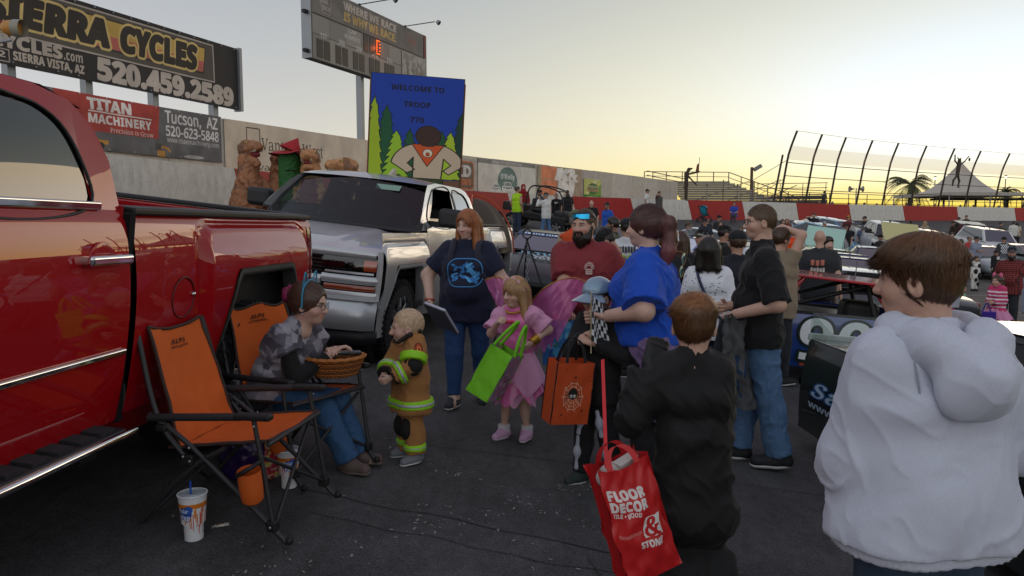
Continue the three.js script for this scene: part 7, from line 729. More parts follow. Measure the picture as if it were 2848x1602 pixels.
{ // woman in the blue t-shirt
  const at = stand(0.82, -4.2), f = -1.92, L = (w) => toL(at, f, w);
  person({ label: 'woman in royal blue t-shirt with pink streaked ponytail', at, face: f, skin: 'light', b: { H: 1.72, sh: 0.165, hip: 0.1, g: 1.36, lm: 1.3, bust: 1.35, belly: 0.25, hs: 1.0, butt: 1 }, p: { LH: L([0.55, 1.02, -4.05]), RH: L([0.52, 1.0, -4.25]), LE: [1, -0.6, -0.8], RE: [-0.8, -0.6, -0.5], hy: -0.2, LC: 0.9, RC: 0.8, LN: [-0.3, 0.2, 0.6], lean: 0.03 }, hair: { type: 'pony', c: [0.085, 0.035, 0.03], c2: [0.32, 0.10, 0.10], mixAt: (p) => sstep(-0.02, -0.2, p[1]) * 0.9 + (p[2] < -0.1 ? 0.25 : 0), tail: [[0, 0.045, -0.105], [0.0, 0.02, -0.145], [0.01, -0.14, -0.15], [0.02, -0.32, -0.09]], n: 4500, len: 0.085 },
    top: { c: '#1048b4', d: 0.024, sd: 0.034, sleeve: 0.93, flare: 0.03, fold: 0.011, hem: 0.93, drape: 0.112, seed: 4 }, bottom: { c: '#15161a', d: 0.008 }, shoes: '#1a1a1c',
    after(J) { const P = [cap(add(J.hl, [0.02, 0.05, -0.03]), add(J.hr, [-0.02, 0.05, -0.03]), 0.155, 0.155), cap(add(J.hl, [0.02, -0.2, -0.07]), add(J.hr, [-0.02, -0.2, -0.07]), 0.15, 0.15), cap(add(J.hl, [0.04, -0.36, -0.06]), add(J.hr, [-0.02, -0.32, -0.07]), 0.13, 0.13), cut([0, 1, 0], J.P0[1] + 0.1), cut([-0.25, 0, 1], 0.07), cut([0.25, -1, 0.1], -0.46)]; mesh('cardigan', sdf(P, 0.011, { k: 0.06, disp: folds(0.014, 9, 1.6) }), cloth('#77628a'), J.t); mesh('cardigan_knot', sdf([cap(add(J.P0, [0.13, 0.08, 0.02]), add(J.P0, [0.02, 0.06, 0.17]), 0.025, 0.025), cap(add(J.P0, [-0.13, 0.08, 0.02]), add(J.P0, [0.0, 0.06, 0.17]), 0.025, 0.025)], 0.01, { k: 0.02 }), cloth('#77628a'), J.t); const hb = mesh('hair_tie', xf(new THREE.TorusGeometry(0.024, 0.008, 8, 20), 0, 0.04, -0.116, 0.2), M('#1a1012', 0.8), J.t); hb.geometry.applyMatrix4(J.hm); } });
  const sg = thing('sunglasses', 'mirrored sunglasses hooked on the back collar of the blue t-shirt', 'sunglasses', [1.0, 1.3, -4.2]); sg.rotation.set(0.2, 1.0, 1.25); for (const s of [-1, 1]) { const l = mesh('lens', xf(new THREE.SphereGeometry(0.036, 18, 12), s * 0.038, 0, 0).scale(1, 0.9, 0.22), M('#7fb2cc', 0.05, { metalness: 0.9 }), sg); mesh('frame', xf(new THREE.TorusGeometry(0.034, 0.0025, 6, 26), s * 0.038, 0, 0.002), M('#b08a3a', 0.3, { metalness: 0.8 }), l); } mesh('temple', [rod([-0.074, 0.01, 0], [-0.08, 0.0, -0.09], 0.003), rod([0.074, 0.01, 0], [0.08, 0.0, -0.09], 0.003)], M('#b08a3a', 0.3, { metalness: 0.8 }), sg);
}
{ // man in the black shirt with a shirt in his hands
  const at = stand(1.73, -4.95), f = -1.75, L = (w) => toL(at, f, w);
  person({ label: 'man in black shirt and blue jeans with glasses and cropped hair', at, face: f, skin: 'fair', b: { H: 1.83, sh: 0.175, g: 1.08, lm: 1.12, hs: 1.0, belly: 0.1 }, p: { LH: L([1.5, 0.94, -4.76]), RH: L([1.5, 0.97, -4.95]), LE: [0.6, -0.6, -1], RE: [-0.6, -0.6, -1], hy: 0.12, hp: 0.03, LF: L([1.86, at[1] + 0.073, -4.84]).map((v) => v), RF: L([1.64, at[1] + 0.073, -5.05]), LC: 0.85, RC: 0.85, LN: [-0.2, -0.3, 0.6], side: 0 }, hair: { type: 'buzz', c: [0.11, 0.06, 0.03], n: 4200 }, top: { c: '#0d0d0f', d: 0.022, sd: 0.022, sleeve: 0.98, flare: 0.02, fold: 0.009, hem: 0.86, seed: 3, extra: (J) => [cap(add(J.Sc, [0, 0.02, 0]), add(J.Sc, [0, 0.075, 0.01]), 0.072, 0.07)], neck: -0.002 }, bottom: { c: '#5f83ad', kind: 'denim', d: 0.022, flare: 0.022, fold: 0.009, t1: 1.95 }, shoes: '#16181c', shoeS: 1.1,
    after(J) { glasses(J, '#1d130e', clearGlass('#ffffff'), 0.004, 0.1); } });
  const sh = thing('folded_shirt', 'grey printed shirt hanging from the hands of the man in black', 'shirt', [1.47, 0.92, -4.74], 0.5); const gt = ctex(256, 384, (c, w, h) => { c.fillStyle = '#4c4c4e'; c.fillRect(0, 0, w, h); for (let k = 0; k < 7; k++) { c.save(); c.translate(40 + (k % 4) * 46, 160 + (k / 4 | 0) * 104); c.rotate(0.2); c.fillStyle = '#1d3350'; c.fillRect(0, 0, 16, 84); c.fillRect(0, (k * 29) % 60, 38, 16); c.restore(); } grime(c, w, h, 0.12, 31, 8); });
  mesh('cloth', sheet(24, 30, (u, v) => { const y = -0.62 * (1 - v), w = mix(0.16, 0.42, Math.pow(1 - v, 0.6)); return [(u - 0.35) * w + 0.03 * n2(u * 3, v * 2), y + 0.03 * Math.sin(u * 6), 0.03 * Math.sin(u * 10 + v * 3) * (1.2 - v) + 0.02 * n2(u * 4, v * 5)]; }), M('#ffffff', 0.9, { map: gt }), sh); mesh('back_cloth', sheet(24, 30, (u, v) => { const y = -0.58 * (1 - v), w = mix(0.14, 0.42, Math.pow(1 - v, 0.6)); return [(u - 0.35) * w + 0.03 * n2(u * 3 + 3, v * 2), y, -0.05 + 0.03 * Math.sin(u * 9 + v * 3 + 2) * (1.2 - v)]; }), cloth('#3d3f44'), sh);
}
{ // boy in the black robe seen from behind
  const at = stand(0.67, -2.6), f = PI - 0.12, L = (w) => toL(at, f, w), vel = M('#0b0b0c', 0.75, { sheen: 0.5, sheenColor: col('#8a8578'), sheenRoughness: 0.4, bumpMap: rep(fabricBump, 6), bumpScale: 0.001 });
  person({ label: 'boy in long black robe seen from behind holding the red bag', at, face: f, skin: 'fair', b: { H: 1.35, leg: 0.48, sh: 0.118, hip: 0.065, hs: 0.94, g: 0.95, lm: 0.95 }, p: { LH: L([0.52, 1.0, -2.66]), RH: L([0.72, 0.9, -2.84]), LE: [0.35, -1, -0.4], RE: [-0.4, -1, -0.3], hy: -0.12, LC: 0.9, RC: 0.6, LN: [0, 0, 1] }, hair: { type: 'crop', c: [0.13, 0.06, 0.025], c2: [0.30, 0.12, 0.035], mixAt: (p) => sstep(0.05, 0.12, p[1]), n: 5200, len: 0.035, jit: 0.45 }, shoes: '#141416',  // orange light on top of the hair is mixed into its colour
    top: { name: 'robe', m: vel, d: 0.014, sd: 0.022, sleeve: 1.9, flare: 0.03, fold: 0.012, hem: 0.06, neck: 0.01, cell: 0.01, extra: (J) => [cap(add(J.P0, [-0.06, -0.12, 0]), add(J.P0, [0.06, -0.12, 0]), 0.115, 0.115), cap(add(J.P0, [-0.07, -0.35, 0]), add(J.P0, [0.06, -0.35, 0]), 0.118, 0.118), cap(add(J.P0, [-0.08, -0.58, 0]), add(J.P0, [0.07, -0.58, 0]), 0.128, 0.128)] },
    after(J) { mesh('sash', sdf([...J.torso(0.026), cut([0, 1, 0], 0.715), cut([0, -1, 0], -0.685)], 0.008, { k: 0.04 }), vel, J.t); mesh('glove', sdf(handPrims(J.wl, nrm(sub3(J.wl, J.el)), [0, 0, 1], 1, 0.9, 1.0).map((p) => ({ ...p, bb: p.bb.map((v, i) => v + (i < 3 ? -0.006 : 0.006)), f: (x, y, z) => p.f(x, y, z) - 0.005 })), 0.005, { k: 0.01 }), M('#0c0c0e', 0.6), J.t); } });
  const rb = thing('red_shopping_bag', 'red plastic shopping bag with white lettering hung by a long strap', 'shopping bag', [0.41, 0.56, -2.36]); rb.rotation.set(0.05, 0.3, 0.3, 'ZYX'); const W = 0.2, Hh = 0.42, D = 0.1;
  const rt = ctex(512, 1024, (c, w, h) => { c.fillStyle = '#c01f22'; c.fillRect(0, 0, w, h); c.save(); c.translate(60, 170); c.rotate(0.12); txt(c, 'FLOOR', -20, 0, 330, 86, '#ddd8d4', { bold: 8 }); txt(c, 'DECOR', -20, 104, 330, 86, '#ddd8d4', { bold: 8 }); txt(c, 'TILE • WOOD', -10, 206, 240, 40, '#ddd8d4', { bold: 4 }); c.restore(); c.save(); c.translate(300, 470); c.rotate(0.2); c.fillStyle = '#ddd8d4'; c.fillRect(0, 0, 170, 180); txt(c, '&', 16, 8, 140, 168, '#c01f22', { face: 'serif', bold: 4 }); txt(c, 'STONE', -60, 206, 220, 60, '#ddd8d4', { bold: 7 }); c.restore(); txt(c, 'flooranddecor.com', 60, 560, 200, 36, '#d8a8a4', { font: '' }); });
  for (const s of [-1, 1]) { mesh('panel', sheet(14, 20, (u, v) => [(u - 0.5) * W * (1 - 0.06 * v) + 0.012 * n2(v * 3, s), (v - 0.5) * Hh - 0.02 * Math.sin(PI * u) * v, s * (D / 2 + 0.022 * Math.sin(PI * u) * Math.sin(PI * v)) + 0.012 * n2(u * 4, v * 4 + s)]), M('#ffffff', 0.4, { map: rt }), rb); mesh('gusset', sheet(6, 16, (u, v) => [s * (W / 2 * (1 - 0.06 * v) - 0.025 * Math.sin(PI * u)), (v - 0.5) * Hh, (u - 0.5) * D]), M('#b01c1f', 0.4), rb); mesh('handle', sheet(20, 1, (u, v) => { const a = PI * u; return [-0.05 * Math.cos(a) + (v - 0.5) * 0.022, Hh / 2 - 0.02 + 0.07 * Math.sin(a), s * D / 2 * (1 - 0.5 * Math.sin(a))]; }), M('#c01f22', 0.5), rb); } mesh('bottom', box(W, 0.006, D, 0, -Hh / 2, 0), M('#b01c1f', 0.4), rb); mesh('contents', [ball(0.06, -0.03, 0.16, 0, 1, 0.7, 0.6), box(0.1, 0.1, 0.04, 0.03, 0.15, 0, 0.2, 0.3)], M('#b9b2ac', 0.6), rb);
  mesh('strap', sheet(24, 1, (u, v) => { const p = [mix(-0.05, 0.15, u), mix(Hh / 2 - 0.01, 0.47, u), mix(0.02, -0.26, u)]; return add(p, [(v - 0.5) * 0.014, 0, 0]); }), M('#c8262a', 0.5), rb);
}
{ // boy in the grey hoodie, nearest
  const at = stand(1.1, -1.86), f = -2.95, L = (w) => toL(at, f, w), hm = cloth('#d3d7e4', 'heather');
  person({ label: 'boy in pale grey hoodie seen from behind with undercut brown hair', at, face: f, skin: 'fair', cell: 0.008, b: { H: 1.62, leg: 0.5, sh: 0.138, hip: 0.085, hs: 0.95, g: 1.0, lm: 1.0 }, p: { LH: L([1.0, 0.85, -2.1]), RH: L([1.28, 0.85, -2.08]), LE: [0.62, -0.6, -0.6], RE: [-0.8, -0.6, -0.5], hy: 0.68, hp: 0.06, headOff: [0.02, 0.0, 0.03], LC: 0.6, RC: 0.6 }, hair: { type: 'crop', c: [0.085, 0.042, 0.02], c2: [0.26, 0.11, 0.035], mixAt: (p) => sstep(0.07, 0.13, p[1]) * 0.5 + sstep(-0.05, -0.1, p[2]) * 0.25, n: 9000, w: 0.0013, len: 0.05, jit: 0.28 }, shoes: '#202024', bottom: { c: '#3c4f66', kind: 'denim', d: 0.02 },  // warm rim light blended into the hair colour at crown and back
    top: { name: 'hoodie', m: hm, d: 0.04, sd: 0.045, sleeve: 1.9, flare: 0.0, fold: 0.008, fv: 0.6, hem: 0.83, drape: 0.125, k: 0.05, seed: 6, neck: 0.02, extra: (J) => [cap(add(J.P0, [-0.09, 0.03, 0]), add(J.P0, [0.09, 0.03, 0]), 0.165, 0.165), cap(add(J.P0, [-0.09, -0.03, 0]), add(J.P0, [0.09, -0.03, 0]), 0.15, 0.15), elp(add(lerp3(J.P0, J.Sc, 0.25), [0, 0, -0.11]), [0.16, 0.1, 0.07])] },
    after(J) { const S = J.Sc; const hood = [cap(add(S, [-0.09, 0.05, 0.02]), add(S, [-0.075, 0.035, -0.09]), 0.045, 0.05), cap(add(S, [0.09, 0.05, 0.02]), add(S, [0.075, 0.035, -0.09]), 0.045, 0.05), cap(add(S, [-0.075, 0.03, -0.09]), add(S, [0.0, -0.04, -0.165]), 0.058, 0.062), cap(add(S, [0.075, 0.03, -0.09]), add(S, [0.0, -0.04, -0.165]), 0.058, 0.062), elp(add(S, [0, -0.075, -0.15]), [0.105, 0.075, 0.05]), cap(add(S, [-0.06, 0.06, 0.06]), add(S, [-0.1, 0.05, 0.0]), 0.03, 0.04), cap(add(S, [0.06, 0.06, 0.06]), add(S, [0.1, 0.05, 0]), 0.03, 0.04), cap(add(S, [0, 0.02, -0.02]), add(S, [0, 0.2, 0.0]), 0.068, 0.085, { op: 'sub', k: 0.02 })]; mesh('hood', sdf(hood, 0.007, { k: 0.045, disp: folds(0.006, 12, 0.7) }), hm, J.t); mesh('hem_rib', sdf([cap(add(J.P0, [-0.085, -0.015, 0]), add(J.P0, [0.085, -0.015, 0]), 0.152, 0.152), cut([0, 1, 0], 0.85), cut([0, -1, 0], -0.795)], 0.009, { k: 0.03, disp: (x, y, z) => 0.002 * Math.sin(Math.atan2(x, z) * 90) }), hm, J.t); mesh('seam', [tube([add(J.shl, [-0.005, 0.06, -0.07]), add(J.shl, [0.0, 0, -0.108]), add(J.shl, [-0.01, -0.08, -0.115])], 0.0025, 16, 5)], cloth('#a9adbd', 'heather'), J.t); } });
}
{ // seated woman
  const at = stand(-1.34, -4.14), f = 1.25, L = (w) => toL(at, f, w);
  person({ label: 'woman with glasses and cat ear headband seated in an orange chair', at, face: f, skin: 'light', b: { H: 1.5, sh: 0.155, hip: 0.09, g: 1.15, lm: 1.12, bust: 1.0, hs: 0.98 }, p: { hipY: 0.38, hipZ: -0.08, lean: 0.42, LH: L([-1.07, 0.79, -4.16]), RH: L([-1.05, 0.79, -4.06]), LE: [0.8, -0.5, -0.7], RE: [-0.8, -0.5, -0.7], LF: L([-0.92, 0.165, -4.2]), RF: L([-0.95, 0.165, -4.05]), LK: [0, 1, 0.5], RK: [0, 1, 0.5], hy: 0.12, hp: 0.14, LC: 0.5, RC: 0.5, LN: [0, -1, 0.2], RN: [0, -1, 0.2] }, hair: { type: 'bun', c: [0.085, 0.045, 0.03], n: 3000 }, headO: { brow: [0.12, 0.07, 0.05] },
    top: { c: '#55525c', d: 0.016, sd: 0.02, sleeve: 0.4, flare: 0.02, fold: 0.009, hem: 0.3, m: M('#ffffff', 0.9, { map: ctex(256, 256, (c, w, h) => { c.fillStyle = '#6a6872'; c.fillRect(0, 0, w, h); const r = rng(19); for (let i = 0; i < 120; i++) { c.fillStyle = ['#85828c', '#5a5862', '#98959e', '#4a4852'][i % 4]; const x = r() * w, y = r() * h; c.beginPath(); for (let k = 0; k < 7; k++) { const a = k / 7 * 6.28, q = 8 + 20 * r(); c.lineTo(x + q * Math.cos(a), y + q * Math.sin(a)); } c.fill(); } }, { rep: [0.5, 0.5] }) }) }, bottom: { c: '#3f6a98', kind: 'denim', d: 0.012, flare: 0.018, t1: 1.97, fold: 0.006, top: 0.46 }, shoes: '#5c4d47', sole: '#6e6258',
    after(J) { const P = [...J.arm(J.shl, J.el, J.wl, 0.008, 0, 1.95, { flat: true }), ...J.arm(J.shr, J.er, J.wr, 0.008, 0, 1.95, { flat: true })]; mesh('sleeves', sdf(P, 0.009, { k: 0.03, disp: folds(0.005, 2) }), cloth('#101012'), J.t); glasses(J, '#16141a', null, 0.002, 0.1); const hb = mesh('headband', [tube([[-0.098, -0.02, 0.0], [-0.08, 0.09, -0.01], [0, 0.135, -0.015], [0.08, 0.09, -0.01], [0.098, -0.02, 0.0]], 0.006, 30, 6), ...[-1, 1].map((s) => tube([[s * 0.03, 0.13, -0.015], [s * 0.065, 0.185, -0.015], [s * 0.08, 0.1, -0.012]], 0.005, 20, 6))], M('#2a86a8', 0.4), J.t); hb.geometry.applyMatrix4(J.hm); const sc = mesh('scrunchie', sdf([elp([0, 0.03, -0.135], [0.05, 0.05, 0.03])], 0.006, { disp: folds(0.012, 6, 3) }), M('#7a1c48', 0.8), J.t); sc.geometry.applyMatrix4(J.hm); mesh('earring', ball(0.006, 0, 0, 0), chrome, J.t).geometry.translate(-0.082, -0.055, 0.002).applyMatrix4(J.hm); } });
  // wicker basket on her lap
  const b = thing('wicker_basket', 'round brown wicker basket on the seated woman’s lap', 'basket', [-1.03, 0.665, -4.12], 0.2), wick = [M('#8a4f1c', 0.6), M('#a5652a', 0.6), M('#6d3c14', 0.6)], rad = (y) => mix(0.105, 0.148, Math.pow(y / 0.1, 0.8));
  for (let k = 0; k < 9; k++) { const y = 0.008 + k * 0.0105; mesh('weave', tube(Array.from({ length: 64 }, (_, i) => { const a = i / 64 * 2 * PI, r = rad(y) + 0.005 * ((i + k) % 2 ? 1 : -1); return [Math.cos(a) * r * 1.08, y, Math.sin(a) * r]; }), 0.0052, 128, 6, true), wick[k % 3], b); } const rim = []; for (const [dy, dr] of [[0, 0.004], [0.01, -0.004], [0.006, 0.01]]) rim.push(tube(Array.from({ length: 48 }, (_, i) => { const a = i / 48 * 2 * PI, r = rad(0.1) + dr + 0.003 * Math.sin(i * 2.4 + dy * 200); return [Math.cos(a) * r * 1.08, 0.102 + dy + 0.003 * Math.cos(i * 2.4), Math.sin(a) * r]; }), 0.007, 96, 6, true)); mesh('rim', rim, wick[1], b); for (let i = 0; i < 32; i++) { const a = i / 32 * 2 * PI; mesh('stake', rod([Math.cos(a) * 0.105 * 1.08, 0, Math.sin(a) * 0.105], [Math.cos(a) * 0.148 * 1.08, 0.104, Math.sin(a) * 0.148], 0.004, 5), wick[2], b); } mesh('base', cyl(0.108, 0.108, 0.01, 0, 0.005, 0, 0, 0, 0, 28), wick[0], b); mesh('candy', Array.from({ length: 22 }, (_, i) => ball(0.018, 0.1 * Math.cos(i * 2.4) * (i / 22), 0.05 + 0.012 * (i % 3), 0.1 * Math.sin(i * 2.4) * (i / 22), 1.3, 0.7, 0.9, 8)), M('#8a5a2a', 0.5), b); b.children[b.children.length - 1].userData.kind = 'stuff';
  const ph = thing('phone', 'dark phone lying across the rim of the wicker basket', 'phone', [-0.96, 0.79, -4.14], 0.3); mesh('phone_body', rbox(0.15, 0.01, 0.075, 0.004, 0, 0, 0), M('#1a1c20', 0.2), ph); mesh('phone_screen', box(0.14, 0.002, 0.068, 0, 0.0065, 0), M('#3a4450', 0.08), ph);
}
// ---------- troop sign, tent, tripod, costumed dinosaurs ----------
{
  const t = thing('troop_sign', 'tall painted plywood sign welcoming to a scout troop standing in the silver truck', 'sign', [-1.36, 1.92, -9.95], 0.12); t.rotation.z = -0.055; const w = 1.27, h = 1.62;
  const tex = ctex(640, 1280, (c, W, H) => {
    c.fillStyle = '#0d3aa0'; c.fillRect(0, 0, W, H); const sp = (x, by, s, hgt, f) => { const pts = [[x, by - hgt]]; const n = 7; for (let i = 1; i <= n; i++) { const y = by - hgt + hgt * i / n, q = s * (0.25 + 0.75 * i / n); pts.push([x + q, y], [x + q * 0.62, y - 4]); } pts.push([x + 14, by]); const left = pts.slice(1).reverse().map((p) => [2 * x - p[0], p[1]]); c.beginPath(); c.moveTo(...pts[0]); for (let i = 1; i < pts.length; i += 1) c.quadraticCurveTo((pts[i][0] + pts[i - 1][0]) / 2 - 8, pts[i][1] - 14, ...pts[i]); for (const p of left) c.lineTo(...p); c.closePath(); c.fillStyle = f; c.fill(); c.strokeStyle = '#0a1c12'; c.lineWidth = 5; c.stroke(); };
    sp(120, 1090, 110, 760, '#14522e'); sp(640, 1090, 120, 740, '#123f2c'); sp(280, 1090, 90, 520, '#14522e'); sp(500, 1090, 90, 520, '#14522e'); sp(36, 1090, 90, 850, '#9cb41c'); sp(190, 1090, 110, 500, '#93bc26'); sp(560, 1090, 100, 520, '#a4c028'); sp(420, 1090, 60, 400, '#1c5a34');
    c.fillStyle = '#6d4a34'; c.beginPath(); c.moveTo(0, 1080); c.bezierCurveTo(160, 1040, 300, 1130, 640, 1090); c.lineTo(640, 1280); c.lineTo(0, 1280); c.fill(); poly(c, [[110, 1180], [150, 1060], [220, 1060], [270, 1190]], '#4c5c30', '#1c2012', 5); poly(c, [[110, 1180], [150, 1060], [165, 1180]], '#a04a1c', '#1c2012', 4);
    c.save(); c.translate(405, 1180); c.scale(1.3, 1.3); c.translate(-405, -1200); c.fillStyle = '#c2ad92'; c.strokeStyle = '#2a2018'; c.lineWidth = 7; c.beginPath(); c.moveTo(330, 850); c.bezierCurveTo(250, 880, 220, 960, 214, 1010); c.lineTo(300, 1090); c.lineTo(340, 1060); c.lineTo(300, 1010); c.lineTo(330, 960); c.lineTo(330, 1130); c.lineTo(480, 1130); c.lineTo(490, 960); c.lineTo(530, 1010); c.lineTo(490, 1060); c.lineTo(520, 1090); c.lineTo(600, 1010); c.bezierCurveTo(590, 950, 560, 880, 480, 850); c.closePath(); c.fill(); c.stroke();
    poly(c, [[312, 1130], [492, 1130], [486, 1280], [316, 1280]], '#34401f', '#1c2012', 6); poly(c, [[320, 850], [490, 850], [404, 1030]], '#c8501c', '#3a1a0a', 5); ell(c, 405, 920, 26, 34, '#d9cdb8', '#5a4a3a', 4); ell(c, 405, 930, 12, 18, '#a8481c'); ell(c, 405, 780, 66, 84, '#3c2418', '#1c120c', 6); c.fillStyle = '#3c2418'; c.fillRect(372, 830, 66, 34); c.restore();
    txt(c, 'WELCOME TO', 140, 110, 360, 58, '#080c20', { bold: 3 }); txt(c, 'TROOP', 230, 280, 180, 58, '#080c20', { bold: 3 }); txt(c, '770', 275, 440, 95, 58, '#080c20', { bold: 3 }); c.strokeStyle = '#1c2a20'; c.lineWidth = 6; c.strokeRect(3, 3, W - 6, H - 6);
  });
  mesh('painted_face', sheet(1, 1, (u, v) => [(u - 0.5) * w, v * h, 0.033]), M('#ffffff', 0.7, { map: tex }), t); mesh('plywood', box(w, h, 0.05, 0, h / 2, 0), M('#b85a24', 0.8), t); for (const e of [-1, 1]) mesh('rear_post', box(0.07, h + 0.85, 0.1, e * (w / 2 - 0.02), h / 2 - 0.48, -0.09), M('#a8521f', 0.8), t);
}
{
  const t = thing('dome_tent', 'small red and grey dome tent set up in the silver truck bed', 'tent', [-0.62, 1.08, -11.4]); const R = 0.62; const q = (a0, a1, m, nm) => mesh(nm, sheet(14, 12, (u, v) => { const a = mix(a0, a1, u), b = v * PI / 2, k = 1 - 0.08 * Math.sin(4 * a) ** 2; return [Math.cos(a) * Math.cos(b) * R * k, Math.sin(b) * 0.85, Math.sin(a) * Math.cos(b) * R * k]; }), m, t); const red = M('#8c1c1a', 0.6), gr = M('#4a4236', 0.7); q(0, PI / 2, gr, 'tent_panel'); q(PI / 2, PI, red, 'tent_panel'); q(PI, 1.5 * PI, gr, 'tent_panel'); q(1.5 * PI, 2 * PI, red, 'tent_panel'); for (const a of [0.05, PI / 2]) mesh('tent_pole', tube(Array.from({ length: 13 }, (_, i) => { const b = i / 12 * PI; return [Math.cos(a) * Math.cos(b) * (R + 0.03), Math.sin(b) * 0.9, Math.sin(a) * Math.cos(b) * (R + 0.03)]; }), 0.014, 30, 6), M('#b8481c', 0.4), t);
}
{
  const x = 0.17, z = -8, g0 = G(x, z), t = thing('camp_tripod', 'black camp cooking tripod with a hanging chain', 'tripod', [x, g0, z]); const k = M('#141414', 0.6); for (const [a, b] of [[-0.42, 0.15], [0.42, 0.1], [-0.1, -0.4]]) mesh('leg', rod([a * 1.05, 0, b], [-a * 0.02, 1.36, -b * 0.02], 0.011, 6), k, t); mesh('ring', xf(new THREE.TorusGeometry(0.05, 0.008, 6, 18), 0, 1.41, 0), k, t); for (let i = 0; i < 12; i++) mesh('chain_link', xf(new THREE.TorusGeometry(0.016, 0.004, 5, 10), 0, 1.33 - i * 0.042, 0, 0, (i % 2) * PI / 2, 0).scale(1, 1, 1), galv, t);
}
const dinoMat = new THREE.MeshPhysicalMaterial({ vertexColors: true, roughness: 0.7, side: THREE.DoubleSide });
function dino(label, x, z, ry, H, lite, open = 1) {
  const t = thing('dinosaur_costume', label, 'costume', [x, G(x, z), z], ry, 'inflatable dinosaur costumes by the wall'), s = H / 2.2, q = (a) => a.map((v) => v * s);
  const P = [elp(q([0, 0.85, -0.02]), q([0.37, 0.48, 0.4])), cap(q([0, 1.1, 0.02]), q([0, 1.62, 0]), 0.31 * s, 0.21 * s), cap(q([0, 1.62, 0]), q([0, 1.98, -0.02]), 0.21 * s, 0.19 * s), cap(q([0, 1.99, 0.0]), q([0, 2.02, 0.36]), 0.17 * s, 0.125 * s), cap(q([0, 1.8, 0.04]), q([0, 1.8 - 0.16 * open, 0.36]), 0.11 * s, 0.08 * s, { k: 0.05 }), cap(q([0, 0.8, -0.3]), q([0, 0.5, -0.75]), 0.25 * s, 0.12 * s, { k: 0.12 }), ...[-1, 1].flatMap((e) => [cap(q([e * 0.2, 0.6, 0]), q([e * 0.2, 0.1, 0.02]), 0.2 * s, 0.11 * s), elp(q([e * 0.2, 0.08, 0.08]), q([0.11, 0.08, 0.18])), cap(q([e * 0.27, 1.3, 0.14]), q([e * 0.26, 1.12, 0.36]), 0.075 * s, 0.05 * s), elp(q([e * 0.1, 2.12, 0.1]), q([0.05, 0.05, 0.09]))]), cut([0, -1, 0], 0)];
  const base = lite ? [0.46, 0.22, 0.09] : [0.33, 0.14, 0.065]; mesh('costume_body', sdf(P, 0.026, { k: 0.08, disp: (a, b, c) => 0.012 * Math.sin(b * 26 / s + 2 * n3(a * 4, b * 4, c * 4)) + 0.01 * n3(a * 9, b * 9, c * 9), color: (a, b, c) => { const st = sstep(0.25, 0.55, Math.sin(b * 13 / s + 3 * n3(a * 2, b * 2, c * 2))) * (c < 0.12 * s ? 1 : 0.2), n = 1 + 0.25 * n3(a * 7, b * 7, c * 7); let k = base.map((v, i) => mix(v, [0.10, 0.05, 0.035][i], st * 0.65) * n); if (c > 0.18 * s && Math.abs(a) < 0.2 * s * (1 + 0.3 * n3(a * 8, b * 8, 1)) && b < 1.55 * s && lite) k = [0.16, 0.025, 0.02]; return k; } }), dinoMat, t);
  mesh('mouth', sdf([cap(q([0, 1.89, 0.12]), q([0, 1.88 - 0.04 * open, 0.36]), 0.09 * s, 0.06 * s)], 0.02), M('#6d1420', 0.6), t); const th = []; for (let i = 0; i < 9; i++) for (const e of [-1, 1]) th.push(xf(new THREE.ConeGeometry(0.014 * s, 0.05 * s, 5), e * 0.095 * s, 1.91 * s, (0.14 + i * 0.035) * s, PI)); mesh('teeth', th, M('#c9c2b0', 0.6), t); for (const e of [-1, 1]) { const y = mesh('eye', ball(0.032 * s, e * 0.14 * s, 2.1 * s, 0.15 * s), M('#c8b060', 0.3), t); mesh('pupil', ball(0.016 * s, e * 0.162 * s, 2.1 * s, 0.165 * s), M('#0a0a0a', 0.3), y); } return t;
}
dino('brown inflatable dinosaur costume standing alone with its back to the white wall', -6.2, -17, 0.95, 2.3, false);
dino('brown inflatable dinosaur costume half hidden behind the green pickle costume', -5.6, -17.4, 0.3, 2.15, false, 0.6);
dino('tan inflatable dinosaur costume with a dark red belly facing the trucks', -4.62, -16.6, 0.05, 2.35, true, 0.2);
dino('tan inflatable dinosaur costume with wide open jaws behind the silver roof', -3.62, -16.0, -1.25, 2.3, true, 1.6);
{
  const x = -5.1, z = -16.6, t = thing('pickle_costume', 'tall green pickle costume with a pointed red hat', 'costume', [x, G(x, z), z], 0.4); mesh('pickle_body', sdf([cap([0, 1.1, 0], [0, 2.0, 0], 0.25, 0.25), cut([0, -1, 0], -1.05)], 0.02, { disp: (a, b, c) => 0.012 * n3(a * 14, b * 14, c * 14) }), M('#1f5a22', 0.7), t); mesh('black_suit', sdf([cap([0, 0.75, 0], [0, 1.12, 0], 0.22, 0.2), cap([0.1, 0.75, 0], [0.12, 0.08, 0], 0.12, 0.09), cap([-0.1, 0.75, 0], [-0.12, 0.08, 0], 0.12, 0.09), cap([0.24, 1.1, 0], [0.34, 0.75, 0.15], 0.07, 0.06), cap([-0.24, 1.1, 0], [-0.34, 0.75, 0.15], 0.07, 0.06)], 0.022, { k: 0.06, disp: folds(0.01, 3) }), M('#0c0c0d', 0.9), t); mesh('hat', [new THREE.ConeGeometry(0.28, 0.36, 20).rotateZ(-0.5).translate(0.12, 2.36, 0), sheet(30, 3, (u, v) => { const a = u * 2 * PI, r = mix(0.2, 0.46, v); return [Math.cos(a) * r, 2.2 + 0.07 * v * Math.cos(a * 2) + 0.12 * Math.cos(a) * v, Math.sin(a) * r]; })], M('#a0141a', 0.7), t); mesh('mouth', [box(0.24, 0.025, 0.04, 0, 1.75, 0.24)], M('#0a0f0a', 0.8), t);
}
